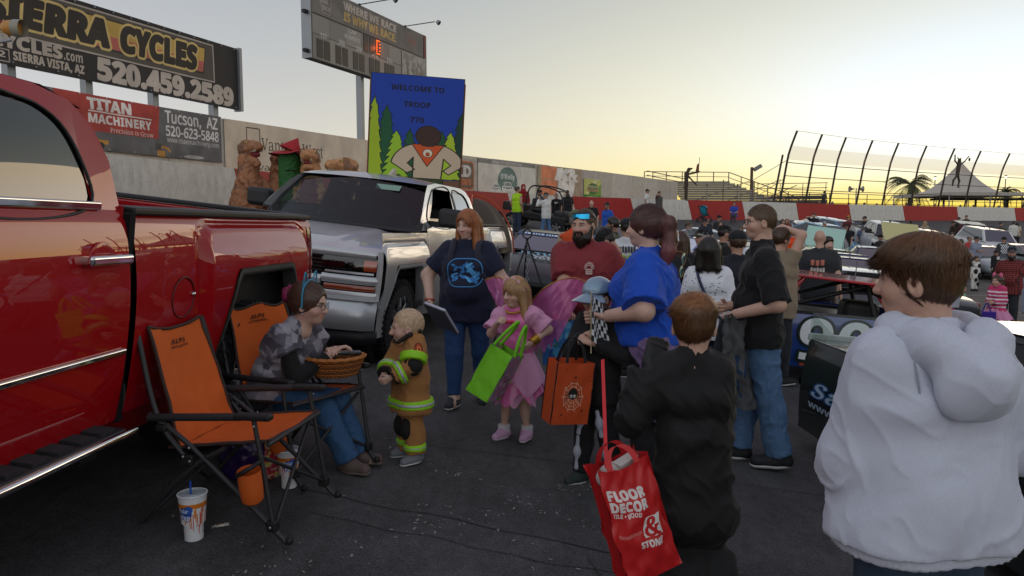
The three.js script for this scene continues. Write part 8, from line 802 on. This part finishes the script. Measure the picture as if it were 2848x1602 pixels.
// thin metal creatures: one with a flag on the wall, one clinging to the fence
{
  const k = M('#3a2e24', 0.7), limb = (l) => sdf(l.map(([a, b, r0, r1]) => cap(a, b, r0, r1 ?? r0)), 0.03, { k: 0.06 }), [x, z] = along(WL, 81.2), t = thing('sculpture', 'tall thin creature sculpture holding a flag on top of the track wall', 'sculpture', [x - 0.1, 2.95, z], 0.2); mesh('figure', limb([[[0, 0, 0], [0, 0.95, 0], 0.1, 0.11], [[0, 0.95, 0], [-0.02, 1.6, 0.02], 0.12, 0.13], [[0, 1.6, 0.02], [0.14, 1.86, 0.03], 0.09, 0.1], [[0.14, 1.86, 0.03], [0.36, 1.92, 0.04], 0.09, 0.04], [[0.05, 1.55, 0], [0.8, 1.72, 0.1], 0.06, 0.05], [[0.05, 1.5, 0], [0.55, 1.0, 0.1], 0.06, 0.04], [[0.55, 1.0, 0.1], [0.68, 0.86, 0.1], 0.04, 0.03], [[-0.05, 0.8, 0], [-0.2, 0.7, -0.1], 0.05, 0.02]]), k, t); mesh('flag_pole', rod([0.74, 1.65, 0.1], [0.8, 2.6, 0.1], 0.015, 6), k, t); mesh('flag', sheet(6, 6, (u, v) => [0.78 - 0.26 * u * (1 - 0.4 * v), 1.75 + 0.5 * v - 0.1 * u, 0.1 + 0.03 * Math.sin(u * 7)]), M('#7d4a34', 0.8), t);
  const [x2, z2, dx2, dz2] = along(WL, 113.2), u = thing('sculpture', 'thin horned creature sculpture clinging to the catch fence', 'sculpture', [x2 - dz2 * 0.7 + 0.4, 4.7, z2 + dx2 * 0.7], 0.3); mesh('figure', limb([[[0.05, 0.9, 0], [0.15, 1.7, 0], 0.14, 0.17], [[0.15, 1.7, 0], [0.2, 2.15, 0], 0.1, 0.14], [[0.05, 0.9, 0], [-0.35, 0.45, 0], 0.09, 0.08], [[-0.35, 0.45, 0], [-0.42, 0, 0], 0.08, 0.06], [[0.1, 0.9, 0], [0.3, 0.4, 0], 0.09, 0.08], [[0.3, 0.4, 0], [0.2, -0.1, 0], 0.08, 0.06], [[0.2, -0.1, 0], [0.42, -0.12, 0], 0.05, 0.04], [[0.1, 1.75, 0], [-0.3, 2.1, 0], 0.07, 0.06], [[-0.3, 2.1, 0], [-0.32, 2.6, 0], 0.06, 0.05], [[0.25, 1.75, 0], [0.75, 2.05, 0], 0.07, 0.05], [[0.75, 2.05, 0], [1.25, 2.55, 0], 0.05, 0.04], [[0.14, 2.25, 0], [-0.12, 2.42, 0], 0.06, 0.02], [[0.26, 2.25, 0], [0.4, 2.4, 0], 0.06, 0.02]]), k, u); mesh('tail_tuft', ball(0.1, 1.3, 2.25, 0, 0.8, 1.6, 0.8, 8), k, u);
}
// ---------- the crowd ----------
const HC = { k: [0.02, 0.014, 0.011], b: [0.07, 0.035, 0.02], bl: [0.40, 0.26, 0.12], g: [0.30, 0.29, 0.28], r: [0.22, 0.07, 0.03], a: [0.17, 0.07, 0.03] };
const POSE = {
  side: (s, H) => ({}), front: (s, H) => ({ LH: [0.07 * s, 0.6 * H, 0.22 * s], RH: [-0.07 * s, 0.6 * H, 0.22 * s] }), cross: (s, H) => ({ LH: [-0.1 * s, 0.67 * H, 0.2 * s], RH: [0.1 * s, 0.66 * H, 0.19 * s] }), phone: (s, H) => ({ LH: [0.04 * s, 0.86 * H, 0.3 * s], RH: [-0.06 * s, 0.85 * H, 0.32 * s] }), hips: (s, H) => ({ LH: [0.2 * s, 0.56 * H, 0.08 * s], RH: [-0.2 * s, 0.56 * H, 0.08 * s], LE: [1, 0, -0.4], RE: [-1, 0, -0.4] }), face: (s, H) => ({ RH: [-0.05 * s, 0.9 * H, 0.16 * s], RE: [-1, -0.3, 0.1] }), up: (s, H) => ({ RH: [0.02 * s, 1.0 * H, 0.1 * s], RE: [-1, 0.6, 0.2] }), lean: (s, H) => ({ lean: 0.55, hipZ: -0.1, LH: [0.1 * s, 0.5 * H, 0.45 * s], RH: [-0.1 * s, 0.5 * H, 0.45 * s], hp: 0.35 }), stoop: (s, H) => ({ lean: 0.4, hipZ: -0.06, LH: [0.16 * s, 0.52 * H, 0.3 * s], RH: [-0.16 * s, 0.52 * H, 0.3 * s], hp: 0.2 }) };
// x, z, height, facing, label, look
function guy(x, z, H, face, label, o = {}) {
  const s = H / 1.72, q = o.q ?? (-z < 9 ? 1 : 2), kid = H < 1.4, w = o.w, y = o.y; let p = { ...POSE[o.pose ?? 'side'](s, H), hy: o.hy ?? 0, ...o.p }; if (o.sit) p = { hipY: 0.45, LF: [0.1, 0.06, 0.4], RF: [-0.1, 0.06, 0.38], LK: [0, 1, 0.6], RK: [0, 1, 0.6], LH: [0.1, 0.62, 0.3], RH: [-0.1, 0.62, 0.3], hy: o.hy ?? 0, ...o.p };
  return person({ label, at: [x, y ?? G(x, z), z], face, q, skin: o.skin ?? 'tan', group_: 'people in the crowd', b: { H, leg: kid ? 0.47 : 0.51, sh: (w ? 0.15 : 0.172) * (kid ? 0.95 : 1), hip: w ? 0.09 : 0.082, hs: kid ? 0.92 : 1, g: o.g ?? (w ? 1.08 : 1.14), lm: o.lm ?? 1.12, bust: w ? 0.95 : 0, belly: o.belly ?? 0 }, p, hair: o.hair === null ? null : { type: o.hair ?? (w ? 'long' : o.hat ? 'buzz' : 'short'), c: HC[o.hc ?? 'k'], L: o.hl ?? 0.24 }, beard: o.beard ? { c: HC[o.beard] } : null, hat: o.hat ? { c: o.hat, back: o.hatBack, full: o.full } : null, top: o.top === null ? null : { c: o.top ?? '#17181b', sleeve: o.sl ?? 0.75, sd: 0.016, d: 0.018, flare: 0.012, hem: o.hem ?? (p.hipY ?? 0.51 * H) - 0.075 * H, fold: 0.006, kind: o.kind }, bottom: { c: o.bot ?? '#20242c', t1: o.t1 ?? 1.93, kind: o.bk, d: 0.014 }, shoes: o.shoes ?? '#1a1a1c', after: o.after });
}
const print = (J, txts, w, h, dir, yk, fc = '#c9c5bd', bg) => decal(J, J.topP, 0.04, [0, yk * J.H, -dir * 0.6], [0, 0, dir], [0, 1, 0], w, h, ctex(128, 96, (c) => { c.clearRect(0, 0, 128, 96); if (bg) { c.fillStyle = bg; c.fillRect(4, 30, 120, 62); } txts.forEach((t, i) => { const f = Array.isArray(fc) ? fc[i] : fc, y = 6 + i * (84 / txts.length), hh = 70 / txts.length; if (t === '26') return txt(c, t, 10, y, 108, hh, f); c.fillStyle = f; for (let k = 0; k < t; k++) c.fillRect(10 + k * 108 / t, y + (k % 2) * 3, 78 / t, hh - 4); }); }, { clampEdges: true }), J.t, 'print', 0.014);
// by the wall and the cart
guy(0.2, -28.6, 1.8, 2.4, 'man in a lime safety vest beside the utility cart', { top: '#a6d61c', sl: 0.05, bot: '#26324a', hc: 'b', skin: 'tan', hy: -0.6 });
guy(0.5, -31.9, 1.78, 0.2, 'person in red hooded devil robe behind the utility cart', { top: '#7d1216', sl: 1.9, bot: '#5a0c10', hair: null, after: (J) => { const m = mesh('hood', sdf([elp([0, 0.03, -0.02], [0.11, 0.13, 0.125]), elp([0, -0.01, 0.1], [0.07, 0.09, 0.07], { op: 'sub' }), cap([0, -0.05, -0.02], [0, -0.2, -0.03], 0.1, 0.14)], 0.014, { k: 0.03 }), cloth('#8a1418'), J.t); m.geometry.applyMatrix4(J.hm); } });
guy(1.2, -30.7, 1.74, -0.6, 'man in grey shirt and black cap sitting in the cart', { sit: true, y: G(1.2, -30.7) + 0.42, top: '#4a4a50', hat: '#141416', beard: 'k' });
guy(1.32, -27.8, 1.78, -2.2, 'man in white long sleeves and jeans taking a photograph', { top: '#cfcfcc', sl: 1.9, bot: '#5a7fa8', bk: 'denim', hc: 'g', hat: '#2a2c30', pose: 'phone', p: { LF: [0.2, 0.07, 0.1], RF: [-0.18, 0.07, -0.1] } });
guy(1.95, -31.6, 1.66, -0.1, 'grey haired woman in black t-shirt with white print and capris', { w: 1, hair: 'short', hc: 'g', top: '#121214', bot: '#141416', t1: 1.5, after: (J) => print(J, [4, 5], 0.16, 0.1, -1, 0.74) });
guy(2.45, -32, 1.84, 0.1, 'bearded man in black polo and khaki trousers by the wall', { top: '#17181a', bot: '#8d8168', hat: '#1a1b1e', beard: 'b', pose: 'side' });
guy(-0.13, -16.8, 1.62, -0.5, 'officer in black cap and sunglasses leaning behind the black car', { pose: 'lean', top: '#141416', hat: '#101114', p: { hy: 0.1 }, after: (J) => { const m = mesh('sunglasses', [box(0.13, 0.035, 0.03, 0, -0.004, 0.092)], blackGloss, J.t); m.geometry.applyMatrix4(J.hm); } });
guy(3.1, -28.1, 1.75, 0.0, 'bald man in plain black t-shirt before the red wall panel', { hair: null, top: '#141518', bot: '#3a3c40', skin: 'fair' });
guy(3.6, -27.2, 1.8, -0.9, 'bearded man in blue t-shirt and cap before the red wall panel', { top: '#1c4fae', hat: '#23252c', beard: 'r', bot: '#2a2c34' });
guy(7.75, -41.4, 1.8, 1.2, 'man in white t-shirt and black cap at the white wall panel', { top: '#d2d2d0', hat: '#141416', bot: '#3a3c42' });
guy(8.4, -41.2, 1.76, 0.5, 'man in grey t-shirt with a hand to his mouth at the wall', { top: '#4c4844', bot: '#3d3a36', pose: 'face' });
guy(13.7, -44.4, 1.7, -0.4, 'man in blue polo sitting against the red wall panel', { sit: true, top: '#2a3f9c', bot: '#3a3c42', hc: 'b', y: G(13.7, -44.4) + 0.05 });
guy(16.0, -38.1, 1.75, -0.6, 'man in black with a raised hand below the far red panel', { top: '#141416', pose: 'face' });
guy(19.1, -38.9, 1.78, -1.5, 'man in black t-shirt seen in profile beside the white pickup', { top: '#121315', hat: '#121315', bot: '#2a2c30' });
guy(17.8, -38.1, 1.76, 0.2, 'person in dark red costume wearing a gold crown', { top: '#5a1418', sl: 1.9, bot: '#3a1014', hc: 'b', after: (J) => { const m = mesh('crown', [sheet(24, 1, (u, v) => { const a = u * 2 * PI; return [Math.sin(a) * 0.09, 0.08 + v * (0.05 + 0.03 * ((u * 24 | 0) % 2)), Math.cos(a) * 0.1 - 0.01]; })], M('#c08a2a', 0.3, { metalness: 0.8 }), J.t); m.geometry.applyMatrix4(J.hm); } });
guy(21.6, -38.9, 1.8, PI, 'man with white lettering across the back of his black shirt', { top: '#131416', bot: '#26282c', after: (J) => print(J, [8], 0.26, 0.07, 1, 0.74) });
guy(24.2, -42.1, 1.6, 2.6, 'blond woman in pale top behind the white pickup', { w: 1, hc: 'bl', top: '#8d8478', bot: '#2a2c34' });
guy(30.9, -48.9, 1.75, -0.2, 'man in dark jacket standing nearest the far white panel', { top: '#2e2a28', sl: 1.9 });
guy(26.1, -42.5, 1.75, 0.6, 'man in brown shirt talking by the open hatch', { top: '#3c2a22', sl: 1.9, bot: '#2a2622' }); guy(28.3, -45.1, 1.7, -0.6, 'person with dark curly hair and maroon top by the hatch', { top: '#4a1c22', w: 1, sl: 1.9 }); guy(28.9, -46.5, 1.75, 0.1, 'man in black hooded top behind the maroon top', { top: '#151515', sl: 1.9, hat: '#151515' });
guy(31.3, -46, 1.75, 0.9, 'man in brown jacket right of the open hatch', { top: '#4a3a2c', sl: 1.9, bot: '#2c2a28' }); guy(33.1, -47.4, 1.76, 2.6, 'man in white dress shirt seen from behind far right', { top: '#c4c2bc', sl: 1.9, bot: '#24262c' }); guy(33.7, -47.9, 1.68, 2.2, 'person in cream top beside the white dress shirt', { top: '#b4a894', w: 1 });
// middle of the crowd
guy(5.4, -25.3, 1.62, 0.6, 'blond woman in tan top behind the white stock car', { w: 1, hc: 'bl', top: '#7d6a54' }); guy(5.0, -20.4, 1.7, 0.8, 'man in grey shirt and tan camouflage cap', { top: '#6f737a', hat: '#6a5f4a', beard: 'g' });
guy(7.1, -26.4, 1.75, -0.6, 'heavy man in navy t-shirt and navy cap', { top: '#1c2434', hat: '#1c2230', g: 1.3, belly: 0.3 }); guy(7.5, -27.7, 1.8, 0.4, 'man wearing a bright red baseball cap', { top: '#1c1d22', hat: '#a81c20' }); guy(8.9, -30.9, 1.76, 0.3, 'man in black wide brimmed hat beyond the red cap', { top: '#22242a', hat: '#131315', full: 0.15 });
guy(8.6, -29.7, 1.6, 0.1, 'girl with long dark hair in a black band t-shirt', { w: 1, hc: 'k', top: '#131316', after: (J) => print(J, [6], 0.16, 0.08, -1, 0.74) }); guy(8.8, -27.6, 1.6, -0.4, 'woman with brown hair and a patterned scarf', { w: 1, hc: 'b', top: '#5a3c4a' });
guy(12.3, -34.2, 1.8, PI - 0.3, 'broad man in dark grey t-shirt seen from behind', { top: '#34363c', hc: 'b', g: 1.25 }); guy(12.8, -34, 1.65, 0.3, 'woman with long brown hair by the mint hood', { w: 1, hc: 'b', top: '#4a3a34' }); guy(13.4, -35.0, 1.6, -0.4, 'woman with red hair behind the mint hood', { w: 1, hc: 'r', top: '#5a1c24' });
guy(11.2, -30.3, 1.7, -0.7, 'man in black cap and plum jacket bending to look', { top: '#3a2430', sl: 1.9, hat: '#15151a', pose: 'stoop' }); guy(9.9, -26.6, 1.65, 2.8, 'dark haired woman in navy seen from behind near the purple car', { w: 1, hc: 'k', top: '#1d2230' }); guy(11.0, -28.6, 1.7, 2.4, 'woman in purple flowered shirt seen from behind', { w: 1, hc: 'k', hair: 'bun', top: '#6a4a74', kind: 'heather' });
guy(10.2, -26.0, 1.78, PI - 0.2, 'man in bright orange t-shirt seen from behind', { top: '#d8420c', bot: '#1c1e22', hc: 'k', g: 1.22 }); guy(11.4, -28.4, 1.7, 2.2, 'grey haired woman in pale jacket ahead of the orange shirt', { w: 1, hc: 'g', hair: 'short', top: '#9a948c', sl: 1.9 });
guy(14.7, -33.8, 1.75, 0.1, 'man in white sleeveless shirt with folded arms', { top: '#cfd0ce', sl: 0.15, pose: 'cross', hat: '#c4c4c2' }); guy(15.6, -33.5, 1.75, -0.6, 'man in black t-shirt and black hat by the blue classic car', { top: '#15161a', hat: '#15161a' }); guy(14.4, -31.6, 1.58, 0.1, 'woman with bare shoulders in a beige strap top', { w: 1, hat: '#3a3430', top: '#a08474', sl: 0.02 }); guy(17.5, -35.8, 1.6, -0.6, 'stout person in blue grey shirt bending by the round blue car', { top: '#4c5c78', pose: 'stoop', hat: '#6a7480', g: 1.3 });
guy(5.1, -11.6, 1.72, 0.15, 'smiling dark haired man in a black logo shirt', { top: '#121316', hc: 'k', beard: 'k', skin: 'fair', after: (J) => print(J, [5], 0.1, 0.05, -1, 0.74) }); guy(15.3, -30.8, 1.12, 0.2, 'small child in pink leaning over the race car', { top: '#c46a8c', hc: 'b', hair: 'short' }); guy(15.3, -29.8, 1.7, 0.4, 'person in a black felt hat before the navy sedan', { top: '#201c1a', hat: '#120f0e', full: 0.16 });
guy(4.55, -10.6, 1.8, PI - 0.45, 'bald man in dark grey t-shirt with a print on its back', { hair: null, top: '#26282c', skin: 'fair', g: 1.38, lm: 1.25, after: (J) => print(J, [3, 5], 0.24, 0.26, 1, 0.7, ['#b06a5a', '#b9b4ac']) });
guy(19.7, -32.8, 1.78, 2.4, 'grey haired man in light grey t-shirt near the hoodie boy', { hc: 'g', top: '#9a9ca2', bot: '#3a4458' }); guy(16.8, -26.8, 1.78, PI - 0.2, 'man in grey t-shirt with a black camera strap and jeans', { top: '#8f9298', bot: '#33507a', bk: 'denim', hc: 'b', pose: 'hips', after: (J) => mesh('camera_strap', tube([add(J.shl, [-0.05, 0.08, 0]), add(J.Sc, [0.05, -0.12, -0.155]), add(J.P0, [-0.12, 0.12, -0.15]), add(J.P0, [-0.2, 0.02, -0.02])], 0.025, 16, 6), M('#131315', 0.8), J.t) });
guy(19.9, -31.2, 1.75, 0.5, 'man in red t-shirt wearing a pale cap', { top: '#a83a34', hat: '#a89a8a' }); guy(19.3, -29.8, 1.8, 0.2, 'man in grey blue t-shirt and dark cap with folded arms', { top: '#80879a', hat: '#2a2c34', pose: 'cross', bot: '#22242a' }); guy(18.7, -30.6, 1.7, 0.7, 'man in black jacket with a black and white cap', { top: '#17181a', sl: 1.9, hat: '#c4c4c2' }); guy(21.1, -34.4, 1.7, -0.3, 'person in dark top just behind the grey haired man', { top: '#22201e', hc: 'b' });
guy(16.4, -25.3, 1.25, 0.3, 'child in a black and white cow costume', { top: '#d0cec8', sl: 1.9, bot: '#c9c6c0', hc: 'b', hem: 0.3, after: (J) => { for (const [x, y, z, r] of [[0.06, 0.9, 0.13, 0.06], [-0.08, 0.7, 0.13, 0.08], [0.1, 0.55, 0.12, 0.09], [-0.05, 0.4, 0.13, 0.06], [0.08, 0.25, 0.1, 0.06]]) mesh('black_patch', ball(r, x, y, z - 0.02, 1, 1.2, 0.6, 10), M('#121010', 0.9), J.t); } }); guy(17.2, -27.2, 1.2, 0.1, 'child in olive green costume next to the cow costume', { top: '#5a6a24', sl: 1.9, bot: '#4a5a1c', hc: 'k' });
guy(21.2, -30.9, 1.76, -0.2, 'person in black and white checkered shirt and big hat', { top: '#3a3a3c', hat: '#1a1614', full: 0.2, sl: 1.9, after: (J) => decal(J, J.topP, 0.04, [0, 0.68 * J.H, 0.6], [0, 0, -1], [0, 1, 0], 0.3, 0.5, flagTex, J.t, 'print', 0.012) }); guy(19.2, -28.4, 1.3, 0.2, 'child in black vampire cape with white collar', { top: '#121216', sl: 1.9, bot: '#121216', hat: '#1a1a1c', after: (J) => mesh('collar', box(0.1, 0.12, 0.03, 0, 1.0, 0.12), M('#d0cec8', 0.8), J.t) });
guy(10.75, -15.4, 1.8, -0.55, 'bearded man in red plaid shirt and navy cap', { hat: '#22283c', beard: 'k', sl: 1.9, top: '#6a2a28', skin: 'fair', belly: 0.2, g: 1.25, after: (J) => { J.topM.material = M('#ffffff', 0.9, { map: ctex(128, 128, (c) => { c.fillStyle = '#8a3230'; c.fillRect(0, 0, 128, 128); c.fillStyle = 'rgba(40,16,18,0.55)'; for (let i = 0; i < 4; i++) { c.fillRect(i * 32, 0, 14, 128); c.fillRect(0, i * 32, 128, 14); } }, { rep: [1.5, 1.5] }) }); } });
guy(9.2, -13.5, 1.27, -1.2, 'girl in pink striped top and tutu with pink cat ears', { w: 1, q: 1, hc: 'b', hair: 'pony', skin: 'fair', sl: 1.9, top: '#c43a6a', bot: '#c83a78', t1: 1.5, shoes: '#1a1416', pose: 'front', after: (J) => { for (let i = 0; i < 5; i++) slice(J, J.topP, 0.04, [0, 1, 0], 0.66 + i * 0.07, 0.695 + i * 0.07, M('#d6ccd0', 0.9), 'stripe', 0.004, 0.012); mesh('tutu', sheet(60, 6, (u, v) => { const a = u * 2 * PI, r = mix(0.12, 0.27, v ** 0.7) + 0.015 * v * Math.sin(a * 17); return [Math.sin(a) * r, 0.64 - 0.2 * v + 0.015 * Math.sin(a * 11), Math.cos(a) * r]; }), M('#d890b8', 0.8, { transmission: 0.2 }), J.t); const e = mesh('cat_ears', [ball(0.05, -0.07, 0.12, 0, 0.8, 1, 0.4, 10), ball(0.05, 0.07, 0.12, 0, 0.8, 1, 0.4, 10)], M('#d86a8c', 0.8), J.t); e.geometry.applyMatrix4(J.hm); } });
{ const b = thing('purple_tote_bag', 'purple tote bag carried by the girl in the tutu', 'tote bag', [8.85, -0.28, -13.25], -0.5); mesh('bag_body', [rbox(0.3, 0.36, 0.12, 0.015, 0, 0, 0)], M('#3a1c8a', 0.7), b); mesh('handle', tube([[-0.07, 0.17, 0], [0, 0.34, 0], [0.07, 0.17, 0]], 0.012, 16, 6), M('#3a1c8a', 0.7), b); }
guy(8.4, -13.7, 1.1, 2.7, 'small child in green dragon hood carrying a turquoise bucket', { q: 1, top: '#1f5a28', sl: 1.9, bot: '#15181a', hair: null, pose: 'side', after: (J) => { const m = mesh('hood', sdf([elp([0, 0.02, -0.015], [0.098, 0.115, 0.115]), elp([0, -0.03, 0.11], [0.065, 0.08, 0.07], { op: 'sub' }), cap([0, 0.12, -0.02], [0, 0.17, -0.03], 0.025, 0.01), cap([0, 0.06, -0.12], [0, 0.07, -0.16], 0.03, 0.01)], 0.01, { k: 0.02 }), cloth('#2c6e2c'), J.t); m.geometry.applyMatrix4(J.hm); } });
{ const b = thing('turquoise_bucket', 'turquoise candy bucket beside the child in the dragon hood', 'bucket', [8.55, -0.18, -13.35]); mesh('bucket_body', new THREE.LatheGeometry([[0, -0.12], [0.1, -0.12], [0.13, 0.12], [0.125, 0.12], [0.0, -0.1]].map((p) => new THREE.Vector2(...p)), 20), M('#1f9cb0', 0.5), b); mesh('bail', tube([[-0.12, 0.1, 0], [0, 0.26, 0], [0.12, 0.1, 0]], 0.008, 16, 6), M('#1f9cb0', 0.5), b); }
guy(7.3, -12.0, 1.68, 2.4, 'grey haired man in pale grey t-shirt bending forward', { q: 1, hc: 'g', top: '#a2a4ae', bot: '#26282e', pose: 'stoop', skin: 'tan', g: 1.25 }); guy(8.5, -11.6, 1.78, 0.9, 'black haired man in grey t-shirt at the pavement edge', { q: 1, hc: 'k', top: '#8a94a4', bot: '#4a4a4c', skin: 'brown', pose: 'side', g: 1.25, lm: 1.2 });
// behind the front row
guy(0.83, -9.4, 1.74, PI - 0.5, 'scout leader in khaki shirt with orange neckerchief', { q: 1, hat: '#5a5a3c', top: '#a8967a', sl: 1.2, bot: '#4a4a34', skin: 'tan', hc: 'g', after: (J) => { mesh('neckerchief', sdf([cap(add(J.Sc, [-0.16, -0.01, -0.08]), add(J.Sc, [0, 0.05, -0.05]), 0.03, 0.05), cap(add(J.Sc, [0.16, -0.01, -0.08]), add(J.Sc, [0, 0.05, -0.05]), 0.03, 0.05), elp(add(J.Sc, [0, -0.06, -0.12]), [0.14, 0.1, 0.04])], 0.012, { k: 0.04 }), M('#c8481a', 0.8), J.t); } });
guy(1.42, -11.2, 1.55, 2.6, 'boy with black hair in an orange shirt behind the bearded man', { top: '#c8521c', hc: 'k', skin: 'tan' }); guy(1.75, -12.3, 1.72, -1.9, 'man in olive green shirt looking sideways', { top: '#2f3a28', hc: 'k', beard: 'k', skin: 'brown', g: 1.2 });
guy(1.5, -9.4, 1.70, PI - 0.15, 'man in white t-shirt with a yellow number 26 on his back', { q: 1, top: '#c4c6ca', bot: '#1c2030', hat: '#1d1f24', hc: 'k', g: 1.2, after: (J) => print(J, [7, '26'], 0.3, 0.24, 1, 0.73, ['#3a3c44', '#a9cc1c']) });
guy(1.22, -7.6, 1.62, -1.7, 'man in black cap bowing his head beside the blue t-shirt', { q: 1, hat: '#111113', top: '#2a2c32', pose: 'stoop', beard: 'b', skin: 'tan', p: { hp: 0.6 } });
guy(1.42, -6.5, 1.62, 2.7, 'woman with short auburn hair and white sunglasses on her head', { q: 1, w: 1, hair: 'short', hc: 'a', top: '#1a1b1e', sl: 0.3, after: (J) => { const m = mesh('sunglasses', [rod([0.07, 0.09, 0.02], [0.1, 0.0, -0.07], 0.006), rod([-0.07, 0.09, 0.02], [-0.1, 0, -0.07], 0.006)], M('#cfcfd2', 0.4), J.t); m.geometry.applyMatrix4(J.hm); } });
guy(1.95, -8.3, 1.6, 2.6, 'woman with long curly dark hair in black', { q: 1, w: 1, hc: 'b', hl: 0.3, top: '#121215', after: (J) => mesh('bag_strap', tube([add(J.shl, [-0.06, 0.08, 0.02]), add(J.shl, [-0.02, 0.02, -0.1]), add(J.shl, [0, -0.2, -0.13]), add(J.shl, [0.02, -0.35, -0.08])], 0.02, 16, 6), M('#b9b4aa', 0.8), J.t) });
guy(1.72, -6.25, 1.57, PI - 0.3, 'black haired woman in white spotted blouse with a crossbody strap', { q: 1, w: 1, hc: 'k', hl: 0.16, sl: 1.9, bot: '#1c2238', top: '#d4d6dc', after: (J) => { J.topM.material = M('#ffffff', 0.8, { map: ctex(256, 256, (c) => { c.fillStyle = '#d8dae0'; c.fillRect(0, 0, 256, 256); const r = rng(77); for (let i = 0; i < 26; i++) { c.fillStyle = i % 3 ? '#2a2c3a' : '#6a4a7a'; c.save(); c.translate(r() * 256, r() * 256); c.rotate(r() * 3); c.fillRect(-3, -7, 6, 14); c.restore(); } }) }); mesh('strap', tube([add(J.shl, [-0.03, 0.07, -0.02]), add(J.Sc, [0.06, -0.1, -0.13]), add(J.P0, [-0.08, 0.12, -0.145]), add(J.P0, [-0.17, 0.02, -0.06])], 0.012, 20, 6), M('#1c2748', 0.7), J.t); } });
guy(2.75, -10.3, 1.66, -1.4, 'older man in black flat cap seen in profile', { hat: '#17181a', top: '#2a2c30', hc: 'g', skin: 'fair', g: 1.25 }); guy(3.1, -10.5, 1.74, 1.6, 'man in black cap and black t-shirt with glasses in profile', { hat: '#141517', top: '#131416', skin: 'tan', hc: 'k', g: 1.25, after: (J) => glasses(J, '#8a8a8c', null, 0, 0.1) });
guy(2.25, -7.15, 1.66, PI - 0.1, 'man in navy hooded jacket and black cap seen from behind', { q: 1, hat: '#17181c', hatBack: false, hc: 'b', top: '#141722', sl: 1.9, skin: 'tan', g: 1.35, lm: 1.3 }); guy(2.95, -7.9, 1.74, 2.0, 'man raising an arm with a yellow wristband', { q: 1, top: '#8a7a66', sl: 0.4, skin: 'fair', hc: 'b', pose: 'up', g: 1.2, after: (J) => mesh('wristband', xf(new THREE.TorusGeometry(0.036, 0.008, 8, 18), 0, 0, 0, PI / 2).translate(...lerp3(J.er, J.wr, 0.9)), M('#d8c41c', 0.5), J.t) });
// spectators beyond the wall, in the shade of the stands
{
  const tops = ['#2a2622', '#3a2c24', '#4a3a30', '#24282c', '#3c2020', '#2c2c30', '#5a4a3c']; const rs = rng(55);
  const spots = [[23.6, -66.4, 1.3], [24.4, -66.6, 1.3], [25.2, -66.9, 1.3], [26.1, -67.2, 1.3], [26.8, -67.4, 1.3]]; spots.forEach(([x, z], i) => guy(x, z, 1.7, 0.2, 'spectator seated on the small dark bleachers', { y: 2.6, sit: true, top: tops[i % 7], bot: '#26221e', hc: ['b', 'k', 'g'][i % 3] })); guy(28.4, -65.6, 1.8, 1.8, 'person standing at the end of the small bleachers', { y: 2.6, top: '#2a2a26' });
  for (let i = 0; i < 16; i++) { const s = 98 + i * 2.1 + 0.8 * rs(), [x, z, dx, dz] = along(WL, s); guy(x + dz * 4.4, z - dx * 4.4, 1.65 + 0.15 * rs(), rs() * 6, 'spectator standing behind the wall in front of the tents', { y: 1.62, top: tops[(i * 3) % 7], bot: '#221e1c', hc: ['b', 'k', 'bl', 'g'][i % 4], w: i % 3 === 0 ? 1 : 0, sl: i % 2 ? 1.9 : 0.75 }); }
}
renderer.render(scene, camera);
